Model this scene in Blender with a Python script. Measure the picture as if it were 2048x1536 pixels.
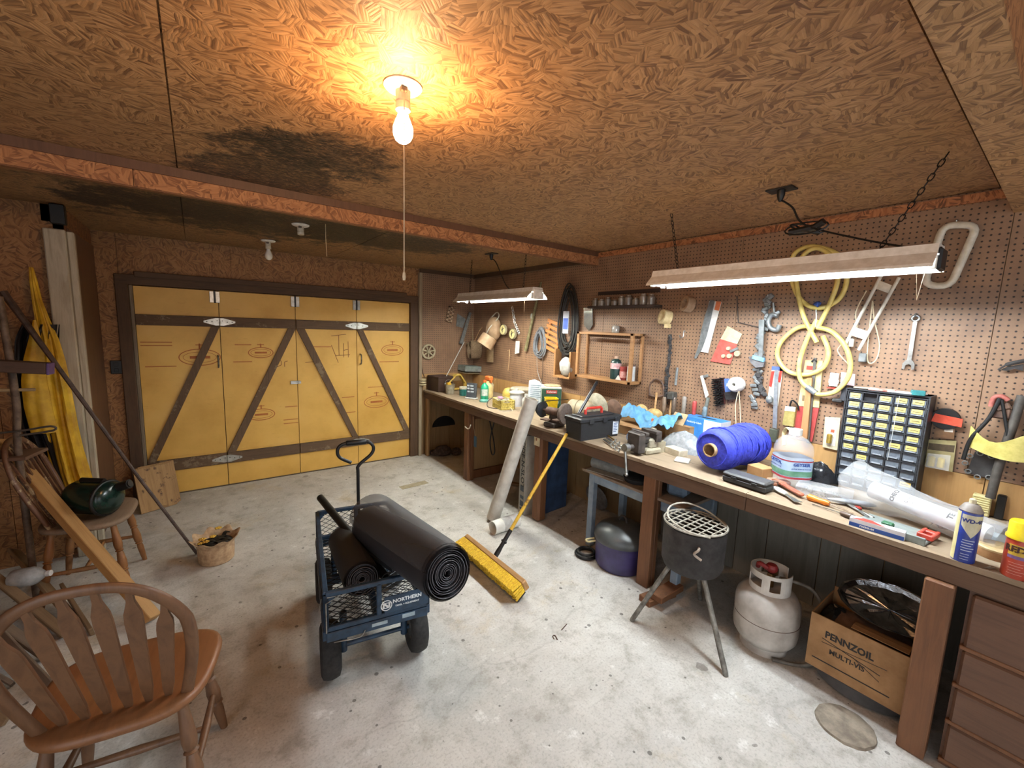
import bpy, math, random
from mathutils import Matrix, Vector
random.seed(7)
PI=math.pi; S=math.sin; K=math.cos; RAD=math.radians
for o in list(bpy.data.objects): bpy.data.objects.remove(o)
scn=bpy.context.scene
COL=scn.collection
# ---------------------------------------------------------------- camera, world, exposure
cam=bpy.data.cameras.new('camera'); camo=bpy.data.objects.new('camera',cam); COL.objects.link(camo)
cam.sensor_width=36; cam.lens=14.807; cam.clip_start=.02
camo.matrix_world=Matrix(((0.80174,0.05241,-0.59537,0),(-0.59671,0.12672,-0.79239,0),(0.03392,0.99055,0.13287,1.68),(0,0,0,1)))
scn.camera=camo
wd=bpy.data.worlds.new('world'); scn.world=wd; wd.use_nodes=True
wd.node_tree.nodes['Background'].inputs[0].default_value=(.92,.95,1,1)
wd.node_tree.nodes['Background'].inputs[1].default_value=1.15
vs=scn.view_settings; vs.view_transform='Standard'; vs.look='None'; vs.gamma=1; vs.use_curve_mapping=False
vs.exposure=1.1
TUBE_POWER=112.0; TUBE_FAR=72.0; BULB_POWER=235.0
# ---------------------------------------------------------------- room size (metres)
XR,XL,YB,YF,HC,HB,YBEAM,ZBEAM,ZB,XB=3.034,-1.6,4.951,-1.7,2.40,2.356,2.764,2.279,.855,2.278
# ---------------------------------------------------------------- helpers: materials
def hx(h):
    h=h.lstrip('#'); r=[int(h[i:i+2],16)/255 for i in (0,2,4)]
    return tuple(((c+.055)/1.055)**2.4 if c>.04045 else c/12.92 for c in r)+(1,)
MATS={}
class N:
    def __init__(s,name):
        s.m=bpy.data.materials.new(name); s.m.use_nodes=True; s.t=s.m.node_tree
        s.b=s.t.nodes['Principled BSDF']; s.out=s.t.nodes['Material Output']
    def n(s,typ,**kw):
        nd=s.t.nodes.new(typ)
        for k,v in kw.items():
            if k.startswith('i_'):
                k=k[2:]; k=int(k) if k.isdigit() else k.replace('_',' ')
                if hasattr(v,'is_output'): s.t.links.new(v,nd.inputs[k])
                else: nd.inputs[k].default_value=v
            else: setattr(nd,k,v)
        return nd
    def l(s,a,b): s.t.links.new(a,b)
    def co(s,scale=(1,1,1),rot=(0,0,0),loc=(0,0,0)):
        t=s.n('ShaderNodeTexCoord'); mp=s.n('ShaderNodeMapping'); s.l(t.outputs['Object'],mp.inputs[0])
        mp.inputs['Scale'].default_value=scale; mp.inputs['Rotation'].default_value=rot; mp.inputs['Location'].default_value=loc
        return mp.outputs[0]
    def noise(s,vec,sc,det=4,rough=.6,dist=0):
        return s.n('ShaderNodeTexNoise',i_Vector=vec,i_Scale=sc,i_Detail=det,i_Roughness=rough,i_Distortion=dist).outputs['Fac']
    def ramp(s,fac,*stops):
        r=s.n('ShaderNodeValToRGB'); s.l(fac,r.inputs[0]); e=r.color_ramp.elements
        while len(e)<len(stops): e.new(.5)
        for el,(p,c) in zip(e,stops): el.position=p; el.color=hx(c) if isinstance(c,str) else ((c,)*3+(1,) if not isinstance(c,tuple) else c)
        return r.outputs[0]
    def mix(s,f,a,b,mode='MIX'):
        m=s.n('ShaderNodeMix',data_type='RGBA',blend_type=mode)
        for v,i in ((f,0),(a,6),(b,7)):
            if hasattr(v,'is_output'): s.l(v,m.inputs[i])
            elif isinstance(v,str): m.inputs[i].default_value=hx(v)
            else: m.inputs[i].default_value=v
        return m.outputs[2]
    def math(s,op,a,b=0,c=None):
        m=s.n('ShaderNodeMath',operation=op)
        for i,v in enumerate((a,b,c)):
            if v is None: continue
            if hasattr(v,'is_output'): s.l(v,m.inputs[i])
            else: m.inputs[i].default_value=v
        return m.outputs[0]
    def vm(s,op,a,b=None,out=0):
        m=s.n('ShaderNodeVectorMath',operation=op)
        for i,v in enumerate((a,b)):
            if v is None: continue
            if hasattr(v,'is_output'): s.l(v,m.inputs[i])
            else: m.inputs[i].default_value=v
        return m.outputs[out]
    def bump(s,h,st=.3,d=.01):
        b=s.n('ShaderNodeBump',i_Height=h,i_Strength=st,i_Distance=d); s.l(b.outputs[0],s.b.inputs['Normal'])
    def fin(s,col=None,rough=.6,metal=0,spec=None):
        if col is not None:
            if hasattr(col,'is_output'): s.l(col,s.b.inputs['Base Color'])
            else: s.b.inputs['Base Color'].default_value=hx(col)
        if hasattr(rough,'is_output'): s.l(rough,s.b.inputs['Roughness'])
        else: s.b.inputs['Roughness'].default_value=rough
        s.b.inputs['Metallic'].default_value=metal
        if spec is not None: s.b.inputs['Specular IOR Level'].default_value=spec
        return s.m
def mat(col,col2=None,sc=25,rough=.6,metal=0,bump=.15,st=(1,1,1),lo=.35,hi=.65,spec=None,alpha=1,trans=0,emit=0):
    key=('m',col,col2,sc,rough,metal,bump,st,lo,hi,alpha,trans,emit)
    if key in MATS: return MATS[key]
    n=N('mat_'+col.strip('#')); v=n.co(st); f=n.noise(v,sc)
    if col2 is None:
        c=hx(col); col2=tuple(x*.72 for x in c[:3])+(1,)
        cc=n.ramp(f,(lo,col2),(hi,col))
    else: cc=n.ramp(f,(lo,col2),(hi,col))
    if bump: n.bump(f,bump,.004)
    m=n.fin(cc,rough,metal,spec)
    if alpha<1: n.b.inputs['Alpha'].default_value=alpha
    if trans: n.b.inputs['Transmission Weight'].default_value=trans
    if emit:
        n.b.inputs['Emission Color'].default_value=hx(col); n.b.inputs['Emission Strength'].default_value=emit
    MATS[key]=m; return m
def wood(a,b,sc=1,axis=0,rough=.6,wear=None,bump=.25):
    key=('w',a,b,sc,axis,rough,wear)
    if key in MATS: return MATS[key]
    n=N('wood'); st=[22*sc]*3; st[axis]=1.6*sc
    v=n.co(tuple(st)); f=n.noise(v,1.6,6,.65,.6)
    c=n.ramp(f,(.25,b),(.5,a),(.75,b))
    g=n.noise(n.co((3,3,3)),2.2,3); c=n.mix(n.math('MULTIPLY',g,.55),c,b)
    if wear:
        w=n.noise(n.co((1,1,1),loc=(3,1,2)),9,6,.75); c=n.mix(n.ramp(w,(.56,0.),(.62,1.)),c,wear)
    n.bump(f,bump,.003); m=n.fin(c,rough); MATS[key]=m; return m
# ---------------------------------------------------------------- helpers: meshes
class MB:
    def __init__(s): s.v=[]; s.f=[]
    def add(s,vs,fs):
        b=len(s.v); s.v+=[tuple(x) for x in vs]; s.f+=[tuple(i+b for i in f) for f in fs]; return s
    def box(s,c,d,rot=None):
        h=[x/2 for x in d]; vs=[Vector((sx*h[0],sy*h[1],sz*h[2])) for sx in(-1,1) for sy in(-1,1) for sz in(-1,1)]
        if rot is not None: vs=[rot@v for v in vs]
        vs=[v+Vector(c) for v in vs]
        return s.add(vs,[(0,1,3,2),(4,6,7,5),(0,4,5,1),(2,3,7,6),(0,2,6,4),(1,5,7,3)])
    def bb(s,lo,hi): return s.box([(a+b)/2 for a,b in zip(lo,hi)],[abs(b-a) for a,b in zip(lo,hi)])
    def cbox(s,c,d,r=.004,rot=None):
        h=[x/2 for x in d]; r=min(r,min(h)*.95); idx={}; vs=[]
        for sx in(-1,1):
            for sy in(-1,1):
                for sz in(-1,1):
                    for a in range(3):
                        p=[sx*(h[0]-r),sy*(h[1]-r),sz*(h[2]-r)]; p[a]=(sx,sy,sz)[a]*h[a]
                        idx[(sx,sy,sz,a)]=len(vs); vs.append(Vector(p))
        fs=[]
        def q(*k):
            f=[idx[x] for x in k]; cen=sum((vs[i] for i in f),Vector())/len(f)
            nn=(vs[f[1]]-vs[f[0]]).cross(vs[f[2]]-vs[f[0]])
            fs.append(f if nn.dot(cen)>0 else f[::-1])
        def sg(a,va,b,vb,cc,vc):
            t=[0,0,0]; t[a]=va; t[b]=vb; t[cc]=vc; return tuple(t)
        for a in range(3):
            b,cc=(a+1)%3,(a+2)%3
            for s1 in(-1,1):
                q(*[sg(a,s1,b,x,cc,y)+(a,) for x,y in((-1,-1),(1,-1),(1,1),(-1,1))])
                for s2 in(-1,1): # edge along cc between faces a(s1) and b(s2)
                    q(sg(a,s1,b,s2,cc,-1)+(a,),sg(a,s1,b,s2,cc,1)+(a,),sg(a,s1,b,s2,cc,1)+(b,),sg(a,s1,b,s2,cc,-1)+(b,))
        for sx in(-1,1):
            for sy in(-1,1):
                for sz in(-1,1): q((sx,sy,sz,0),(sx,sy,sz,1),(sx,sy,sz,2))
        if rot is not None: vs=[rot@v for v in vs]
        return s.add([v+Vector(c) for v in vs],fs)
    def ring(s,pts_list,closed_u=True,closed_v=False,cap=True):
        b=len(s.v); n=len(pts_list[0]); m=len(pts_list)
        for r in pts_list: s.v+=[tuple(p) for p in r]
        for j in range(m if closed_v else m-1):
            for i in range(n if closed_u else n-1):
                a=b+j*n+i; c=b+j*n+(i+1)%n; d=b+((j+1)%m)*n+(i+1)%n; e=b+((j+1)%m)*n+i
                s.f.append((a,c,d,e))
        if cap and not closed_v and closed_u:
            s.f.append(tuple(range(b+n-1,b-1,-1))); s.f.append(tuple(range(b+(m-1)*n,b+m*n)))
        return s
    def tube(s,pts,r,n=8,closed=False,cap=True,flat=1.0):
        P=[Vector(p) for p in pts]; m=len(P); rings=[]; up=None
        for i in range(m):
            if closed: t=P[(i+1)%m]-P[i-1]
            else: t=P[min(i+1,m-1)]-P[max(i-1,0)]
            if t.length<1e-9: t=Vector((0,0,1))
            t.normalize()
            if up is None:
                up=Vector((0,0,1)) if abs(t.z)<.9 else Vector((1,0,0))
            x=up.cross(t)
            if x.length<1e-6: x=Vector((1,0,0)).cross(t)
            x.normalize(); y=t.cross(x); up=y
            rr=r[i] if isinstance(r,(list,tuple)) else r
            rings.append([P[i]+x*(rr*K(2*PI*k/n))+y*(rr*flat*S(2*PI*k/n)) for k in range(n)])
        return s.ring(rings,True,closed,cap)
    def cyl(s,p0,p1,r0,r1=None,n=16,cap=True):
        return s.tube([p0,p1],[r0,r0 if r1 is None else r1],n,False,cap)
    def lathe(s,prof,n=24,o=(0,0,0),cap=False,sx=1,sy=1,rot=None):
        rings=[[Vector((max(r,1e-5)*sx*K(2*PI*k/n),max(r,1e-5)*sy*S(2*PI*k/n),z)) for k in range(n)] for r,z in prof]
        if rot is not None: rings=[[rot@p for p in r] for r in rings]
        return s.ring([[p+Vector(o) for p in r] for r in rings],True,False,cap)
    def prism(s,poly,z0,z1):
        n=len(poly); b=len(s.v)
        A=sum(poly[i][0]*poly[(i+1)%n][1]-poly[(i+1)%n][0]*poly[i][1] for i in range(n))
        if A<0: poly=poly[::-1]
        s.v+=[(p[0],p[1],z0) for p in poly]+[(p[0],p[1],z1) for p in poly]
        s.f.append(tuple(range(b+n-1,b-1,-1))); s.f.append(tuple(range(b+n,b+2*n)))
        for i in range(n): s.f.append((b+i,b+(i+1)%n,b+n+(i+1)%n,b+n+i))
        return s
    def sph(s,c,r,n=16,m=10,sc=(1,1,1)):
        return s.lathe([(S(PI*j/m)*1,-K(PI*j/m)) for j in range(m+1)],n,(0,0,0)).tr(lambda p:(c[0]+p[0]*r*sc[0],c[1]+p[1]*r*sc[1],c[2]+p[2]*r*sc[2]),n*(m+1))
    def tr(s,fn,last=None):
        k=0 if last is None else len(s.v)-last
        s.v[k:]=[tuple(fn(p)) for p in s.v[k:]]; return s
    def torus(s,c,R,r,n=28,m=8,axis=2,sx=1,sy=1):
        pts=[]
        for i in range(n):
            a=2*PI*i/n; p=[R*sx*K(a),R*sy*S(a)]
            q={2:(p[0],p[1],0),1:(p[0],0,p[1]),0:(0,p[0],p[1])}[axis]
            pts.append((c[0]+q[0],c[1]+q[1],c[2]+q[2]))
        return s.tube(pts,r,m,True)
    def sheet(s,nu,nv,fn,th=0):
        P=[[Vector(fn(i/nu,j/nv)) for i in range(nu+1)] for j in range(nv+1)]
        b=len(s.v); W=nu+1
        for r in P: s.v+=[tuple(p) for p in r]
        F=[(b+j*W+i,b+j*W+i+1,b+(j+1)*W+i+1,b+(j+1)*W+i) for j in range(nv) for i in range(nu)]
        s.f+=F
        if th:
            k=len(s.v)-b
            for j in range(nv+1):
                for i in range(nu+1):
                    du=P[j][min(i+1,nu)]-P[j][max(i-1,0)]; dv=P[min(j+1,nv)][i]-P[max(j-1,0)][i]
                    nn=du.cross(dv); nn=nn.normalized() if nn.length>1e-9 else Vector((0,0,1))
                    s.v.append(tuple(P[j][i]-nn*th))
            s.f+=[tuple(x+k for x in f[::-1]) for f in F]
            ed=[(i,i+1) for i in range(nu)]+[(nu+W*j,nu+W*(j+1)) for j in range(nv)]+[(nv*W+i+1,nv*W+i) for i in range(nu)][::-1]+[(W*(j+1),W*j) for j in range(nv)]
            s.f+=[(b+a,b+a+k,b+c+k,b+c)[::-1] for a,c in ed]
        return s
def mesh(mb,name,m,smooth=False,org=None):
    me=bpy.data.meshes.new(name)
    vs=mb.v if org is None else [(p[0]-org[0],p[1]-org[1],p[2]-org[2]) for p in mb.v]
    me.from_pydata(vs,[],mb.f); me.update()
    for x in (m if isinstance(m,(list,tuple)) else [m]): me.materials.append(x)
    if smooth:
        try: me.set_sharp_from_angle(angle=RAD(smooth if smooth is not True else 40))
        except Exception: pass
        me.polygons.foreach_set('use_smooth',[True]*len(me.polygons))
        if hasattr(me,'set_sharp_from_angle'): me.set_sharp_from_angle(angle=RAD(smooth if smooth is not True else 40))
    return me
ORG={}
def frame(wall,loc,ang=0):
    if wall=='R': m=Matrix(((0,0,-1),(-1,0,0),(0,1,0)))
    elif wall=='D': m=Matrix(((1,0,0),(0,0,-1),(0,1,0)))
    elif wall=='L': m=Matrix(((0,0,1),(1,0,0),(0,1,0)))
    else: m=Matrix.Identity(3)
    m=m@Matrix.Rotation(ang,3,'Z'); m=m.to_4x4(); m.translation=loc; return m
def tag(o,label,cat,group=None,kind=None):
    if label: o['label']=label
    if cat: o['category']=cat
    if group: o['group']=group
    if kind: o['kind']=kind
    return o
def thing(name,label,cat,loc=(0,0,0),rz=0,group=None,rot=None):
    o=bpy.data.objects.new(name,None); o.empty_display_size=.05; COL.objects.link(o)
    m=(rot.to_4x4() if rot is not None else Matrix.Rotation(rz,4,'Z')); m.translation=loc; o.matrix_world=m
    return tag(o,label,cat,group)
def wthing(name,label,cat,u,v,wall='R',off=0,ang=0,group=None,absu=True):
    o=bpy.data.objects.new(name,None); o.empty_display_size=.05; COL.objects.link(o)
    o.matrix_world=frame(wall,wloc(wall,u,v,off),ang)
    if absu: ORG[o.name]=(u,v,0)
    return tag(o,label,cat,group)
def wloc(wall,u,v,off=0):
    if wall=='R': return (XR-off,-u,v)
    if wall=='D': return (u,YB-off,v)
    if wall=='L': return (XL+off,u,v)
def part(mb,name,m,par,smooth=False,label=None,kind=None,loc=None,rot=None):
    org=ORG.get(par.name) if par is not None else None
    o=bpy.data.objects.new(name,mesh(mb,name,m,smooth,org)); COL.objects.link(o)
    if par is not None:
        o.parent=par
    if loc is not None or rot is not None:
        mm=rot.to_4x4() if rot is not None else Matrix.Identity(4)
        if loc is not None: mm.translation=loc
        o.matrix_local=mm
    if label: o['label']=label
    if kind: o['kind']=kind
    if par is not None and org: ORG[o.name]=org
    return o
def solo(mb,name,m,label,cat,loc=(0,0,0),rz=0,group=None,smooth=False,rot=None):
    o=bpy.data.objects.new(name,mesh(mb,name,m,smooth)); COL.objects.link(o)
    mm=(rot.to_4x4() if rot is not None else Matrix.Rotation(rz,4,'Z')); mm.translation=loc; o.matrix_world=mm
    return tag(o,label,cat,group)
def wsolo(mb,name,m,label,cat,u,v,wall='R',off=0,ang=0,group=None,smooth=False):
    o=bpy.data.objects.new(name,mesh(mb,name,m,smooth,(u,v,0))); COL.objects.link(o)
    o.matrix_world=frame(wall,wloc(wall,u,v,off),ang); return tag(o,label,cat,group)
def struct(mb,name,m,label=None,par=None,smooth=False,cat=None):
    o=bpy.data.objects.new(name,mesh(mb,name,m,smooth)); COL.objects.link(o)
    if par is not None: o.parent=par
    else:
        o['kind']='structure'
        if label: o['label']=label
        if cat: o['category']=cat
    return o
def copytree(o,parent=None):
    c=o.copy(); COL.objects.link(c)
    if parent is not None:
        c.parent=parent; c.matrix_parent_inverse=o.matrix_parent_inverse.copy()
    for ch in list(o.children): copytree(ch,c)
    return c
def rz(a): return Matrix.Rotation(a,3,'Z')
def rx(a): return Matrix.Rotation(a,3,'X')
def ry(a): return Matrix.Rotation(a,3,'Y')
def look(d,up=(0,0,1)):
    """rotation whose z axis points along d"""
    z=Vector(d).normalized(); u=Vector(up)
    if abs(z.dot(u))>.98: u=Vector((1,0,0))
    x=u.cross(z).normalized(); y=z.cross(x); return Matrix((x,y,z)).transposed()
def spline(pts,n=8,closed=False):
    P=[Vector(p) for p in pts]; out=[]; m=len(P)
    for i in range(m if closed else m-1):
        p0=P[(i-1)%m] if closed or i>0 else P[0]; p1=P[i]; p2=P[(i+1)%m]; p3=P[(i+2)%m] if closed or i+2<m else P[-1]
        for k in range(n):
            t=k/n; out.append(.5*((2*p1)+(p2-p0)*t+(2*p0-5*p1+4*p2-p3)*t*t+(3*p1-p0-3*p2+p3)*t**3))
    if not closed: out.append(P[-1])
    return out
def rrect(w,h,r,n=5):
    P=[]
    for cx,cy,a0 in((w/2-r,h/2-r,0),(-w/2+r,h/2-r,90),(-w/2+r,-h/2+r,180),(w/2-r,-h/2+r,270)):
        for k in range(n+1):
            a=RAD(a0+90*k/n); P.append((cx+r*K(a),cy+r*S(a)))
    return P
def jit(a): return random.uniform(-a,a)
TXT={}
def text_mb(s,size,fn=None,bold=0,align='CENTER'):
    """lettering as a mesh builder; fn maps (x,y)->3d point"""
    cu=bpy.data.curves.new('t','FONT'); cu.body=s; cu.size=size; cu.align_x=align; cu.align_y='CENTER'; cu.resolution_u=2; cu.offset=bold
    o=bpy.data.objects.new('t',cu); COL.objects.link(o)
    dg=bpy.context.evaluated_depsgraph_get(); me=bpy.data.meshes.new_from_object(o.evaluated_get(dg))
    mb=MB(); mb.v=[tuple(v.co) for v in me.vertices]; mb.f=[tuple(p.vertices) for p in me.polygons]
    bpy.data.objects.remove(o); bpy.data.curves.remove(cu); bpy.data.meshes.remove(me)
    if fn: mb.v=[tuple(fn(p[0],p[1])) for p in mb.v]
    return mb
# ================================================================ surface materials
def osb(name,a,b,dark,stain=None,sc=1.6,ax='Z'):
    n=N(name); v=n.co()
    if ax=='X': v=n.n('ShaderNodeVectorRotate',rotation_type='Y_AXIS',i_Vector=v,i_Angle=PI/2).outputs[0]
    if ax=='Y': v=n.n('ShaderNodeVectorRotate',rotation_type='X_AXIS',i_Vector=v,i_Angle=PI/2).outputs[0]
    wob=n.n('ShaderNodeTexNoise',i_Vector=v,i_Scale=9.0,i_Detail=1.0).outputs['Color']
    vd=n.vm('ADD',v,n.vm('MULTIPLY',n.vm('SUBTRACT',wob,(.5,.5,.5)),(.05,.05,0)))
    vo=n.n('ShaderNodeTexVoronoi',voronoi_dimensions='2D',i_Vector=vd,i_Scale=13*sc)
    sep=n.n('ShaderNodeSeparateColor'); n.l(vo.outputs['Color'],sep.inputs[0])
    ang=n.math('MULTIPLY',sep.outputs[0],6.28)
    rot=n.n('ShaderNodeVectorRotate',rotation_type='AXIS_ANGLE',i_Vector=v,i_Angle=ang,i_Axis=(0,0,1)).outputs[0]
    cmb=n.n('ShaderNodeCombineXYZ'); n.l(n.math('MULTIPLY_ADD',sep.outputs[1],9*sc,8*sc),cmb.inputs[0]); n.l(n.math('MULTIPLY_ADD',sep.outputs[2],60*sc,48*sc),cmb.inputs[1])
    st=n.vm('ADD',n.vm('MULTIPLY',rot,cmb.outputs[0]),n.vm('MULTIPLY',vo.outputs['Color'],(37,19,0)))
    v2=n.n('ShaderNodeTexVoronoi',voronoi_dimensions='2D',i_Vector=st,i_Scale=1.0,i_Randomness=.9)
    gr=n.noise(n.vm('MULTIPLY',st,(.8,5,1)),1.0,2)
    s2=n.n('ShaderNodeSeparateColor'); n.l(v2.outputs['Color'],s2.inputs[0])
    f=n.math('ADD',n.math('MULTIPLY',s2.outputs[1],.72),n.math('MULTIPLY',gr,.28))
    e=n.math('SUBTRACT',.75,v2.outputs['Distance'])
    c=n.ramp(f,(.12,dark),(.38,b),(.62,a),(.9,b))
    c=n.mix(n.ramp(e,(.0,.7),(.18,0.)),c,dark)
    big=n.noise(v,1.3,3); c=n.mix(n.ramp(big,(.4,0.),(.75,.35)),c,dark)
    if stain:
        tc=n.n('ShaderNodeTexCoord').outputs['Object']
        for (cx,cy,rx_,ry_,p) in stain:
            d=n.vm('LENGTH',n.vm('MULTIPLY',n.vm('SUBTRACT',tc,(cx,cy,0)),(1/rx_,1/ry_,0)),out=1)
            nz=n.noise(n.co((1,1,1)),4,6,.75)
            k=n.math('ADD',d,n.math('MULTIPLY',n.math('SUBTRACT',nz,.5),2.8))
            fine=n.ramp(n.noise(n.co((6,20,1)),6,5,.7),(.36,.35),(.56,1.))
            mk=n.math('MULTIPLY',n.ramp(k,(.7,p),(1.1,0.)),fine)
            c=n.mix(mk,c,'#17130f')
    n.bump(n.math('ADD',f,n.math('MULTIPLY',e,.6)),.5,.004)
    return n.fin(c,.62)
M_OSBC=osb('osb_ceiling','#b58c60','#9c744a','#6b4a2e',stain=[(0.361,2.525,.38,.55,.95),(0.497,2.088,.36,.26,.9)])
M_OSBK=osb('osb_low_ceiling','#a27d54','#8d6a43','#644a30',stain=[(0.396,3.485,1.1,.75,1.),(1.239,3.501,.9,.55,1.),(-0.064,3.506,.6,.34,1.)])
M_OSBW=osb('osb_wall','#a87a4a','#92663a','#6a4628',ax='Y')
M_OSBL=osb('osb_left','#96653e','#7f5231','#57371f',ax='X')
M_OSBB=osb('osb_beam','#b98354','#a06b42','#72482a',ax='Y')
M_OSBT=osb('osb_trim','#b87a4c','#9c6038','#5f3a20',ax='X')
def pegboard(name,ax):
    n=N(name); t=n.n('ShaderNodeTexCoord').outputs['Object']; sp=n.n('ShaderNodeSeparateXYZ'); n.l(t,sp.inputs[0])
    u=sp.outputs[ax]; w=sp.outputs[2]
    fu=n.math('SUBTRACT',n.math('FRACT',n.math('MULTIPLY',n.math('ADD',u,20),1/.0264)),.5)
    fw=n.math('SUBTRACT',n.math('FRACT',n.math('MULTIPLY',n.math('ADD',w,20),1/.0264)),.5)
    d=n.math('SQRT',n.math('ADD',n.math('MULTIPLY',fu,fu),n.math('MULTIPLY',fw,fw)))
    painted_hole=n.ramp(d,(.12,1.),(.2,0.))
    a=n.noise(n.co(),5,6,.7); c=n.ramp(a,(.3,'#755945'),(.55,'#8a6b52'),(.8,'#94775e'))
    c=n.mix(n.ramp(n.noise(n.co(),40,3,.8),(.6,0.),(.75,.25)),c,'#5a3f2c')
    c=n.mix(painted_hole,c,'#1c120b')
    n.bump(a,.1,.003); return n.fin(c,.55)
M_PEGR=pegboard('pegboard_side',1); M_PEGD=pegboard('pegboard_end',0)
def concrete():
    n=N('concrete'); v=n.co(); a=n.noise(v,1.1,6,.65,.4); b=n.noise(n.co(loc=(4,2,0)),7,8,.75); f=n.noise(v,90,3,.6)
    c=n.ramp(a,(.25,'#a5a19a'),(.45,'#bdb9b1'),(.6,'#ccc8c0'),(.8,'#bbb4a6'))
    c=n.mix(n.ramp(b,(.36,.55),(.50,0.)),c,'#857d6f')
    c=n.mix(n.ramp(b,(.57,0.),(.66,.75)),c,'#dcdad4')
    y=n.noise(n.co(loc=(9,5,0)),1.7,5,.7); c=n.mix(n.ramp(y,(.58,0.),(.72,.5)),c,'#b79f6a')
    c=n.mix(n.ramp(f,(.3,.35),(.5,0.)),c,'#6d665c')
    vo=n.n('ShaderNodeTexVoronoi',i_Vector=n.vm('ADD',v,n.vm('MULTIPLY',n.n('ShaderNodeTexNoise',i_Vector=v,i_Scale=14.).outputs['Color'],(.05,.05,0))),i_Scale=5.5)
    sc=n.n('ShaderNodeSeparateColor'); n.l(vo.outputs['Color'],sc.inputs[0])
    rad=n.math('MULTIPLY',n.math('POWER',sc.outputs[0],6),.16)
    c=n.mix(n.math('MULTIPLY',n.math('LESS_THAN',vo.outputs['Distance'],rad),.55),c,'#4a4038')
    vp=n.n('ShaderNodeTexVoronoi',i_Vector=v,i_Scale=23.)
    sd=n.n('ShaderNodeSeparateColor'); n.l(vp.outputs['Color'],sd.inputs[0])
    c=n.mix(n.math('MULTIPLY',n.math('LESS_THAN',vp.outputs['Distance'],n.math('MULTIPLY',n.math('POWER',sd.outputs[1],7),.26)),.7),c,'#3c342d')
    cr=n.n('ShaderNodeTexVoronoi',feature='DISTANCE_TO_EDGE',i_Vector=n.vm('ADD',v,n.vm('MULTIPLY',n.n('ShaderNodeTexNoise',i_Vector=v,i_Scale=3.,i_Detail=6.).outputs['Color'],(.5,.5,0))),i_Scale=.4)
    c=n.mix(n.ramp(cr.outputs['Distance'],(.0,.22),(.002,0.)),c,'#6a6257')
    n.bump(n.math('ADD',n.math('MULTIPLY',b,.6),f),.25,.004)
    return n.fin(c,n.ramp(a,(.3,.55),(.7,.8)))
M_CONC=concrete()
M_PLY=wood('#b8905c','#9a7444',.5,2,.6); M_PANEL=wood('#9d8058','#7d6342',.5,2,.7)
M_PANELG=wood('#8f8b80','#6f6a60',.4,2,.7)
M_FRAME=wood('#5a4028','#3a281a',.8,2,.7); M_FRAMEH=wood('#5a4028','#3a281a',.8,0,.7)
M_STUD=wood('#8a5a35','#5e3a20',.8,2,.6); M_STUDX=wood('#8a5a35','#5e3a20',.8,1,.6)
M_WHITEPOST=wood('#c2b7a2','#94866f',.8,2,.75)
M_BROWNBOARD=wood('#6a4a34','#503522',.5,2,.5)
# ================================================================ room shell
struct(MB().bb((XL-.15,YF-1.5,-.12),(XR+.15,YB+.15,0)),'floor',M_CONC,'stained grey concrete garage floor')
# ceilings: sheets of OSB with open joints
cb=struct(MB().bb((XL-.1,YF-1.5,HC+.012),(XR+.1,YBEAM+.06,HC+.06)),'ceiling',M_OSBC,'rough strand board ceiling with black mould stain')
def sheets(par,m,xs,ys,z,th=.012,g=.0025,name='osb_sheet'):
    for i in range(len(xs)-1):
        for j in range(len(ys)-1):
            struct(MB().bb((xs[i]+g,ys[j]+g,z),(xs[i+1]-g,ys[j+1]-g,z+th)),name,m,par=par)
sheets(cb,M_OSBC,[XL-.09,-1.2,-0.031,XR+.09],[YF-1.4,.31,YBEAM+.05],HC)
ck=struct(MB().bb((XL-.1,YBEAM+.03,HB+.012),(XR+.1,YB+.1,HB+.07)),'ceiling_rear',M_OSBK,'lower strand board ceiling beyond the beam, blackened by damp')
sheets(ck,M_OSBK,[XL-.09,-1.2,-.03,1.19,2.41,XR+.09],[YBEAM+.05,YB+.09],HB)
# beam across the room
bm=struct(MB().bb((XL,YBEAM+.012,ZBEAM),(XR,YBEAM+.05,HC)),'trim_1',M_STUD,'strand board faced beam crossing the ceiling')
struct(MB().bb((XL,YBEAM,ZBEAM+.004),(-.2,YBEAM+.012,2.36)),'facing',M_OSBB,par=bm)
struct(MB().bb((-.197,YBEAM,ZBEAM+.004),(2.23,YBEAM+.012,2.36)),'facing',M_OSBB,par=bm)
struct(MB().bb((2.233,YBEAM,ZBEAM+.004),(XR,YBEAM+.012,2.36)),'facing',M_OSBB,par=bm)
struct(MB().bb((XL,YBEAM-.012,2.357),(XR,YBEAM+.012,2.399)),'cap_strip',M_BROWNBOARD,par=bm)
nb=struct(MB().bb((XL,.16,2.285),(XR,.255,2.4)),'trim_2',M_OSBB,'strand board beam above the front of the room')
struct(MB().bb((XL,.158,2.279),(XR,.257,2.287)),'soffit',M_OSBC,par=nb)
# trim strip at the top of the side wall
struct(MB().bb((XR-.02,.26,2.347),(XR,YBEAM,2.388)),'trim_3',M_OSBT,'strand board strip along the top of the pegboard wall')
struct(MB().bb((XR-.03,YBEAM+.05,HB-.05),(XR,YB,HB)),'trim_4',M_FRAME,'dark strip along the top of the rear pegboard')
struct(MB().bb((2.24,YB-.03,HB-.045),(XR-.03,YB,HB)),'trim_5',M_FRAMEH,'dark strip at the top of the end pegboard')
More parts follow.
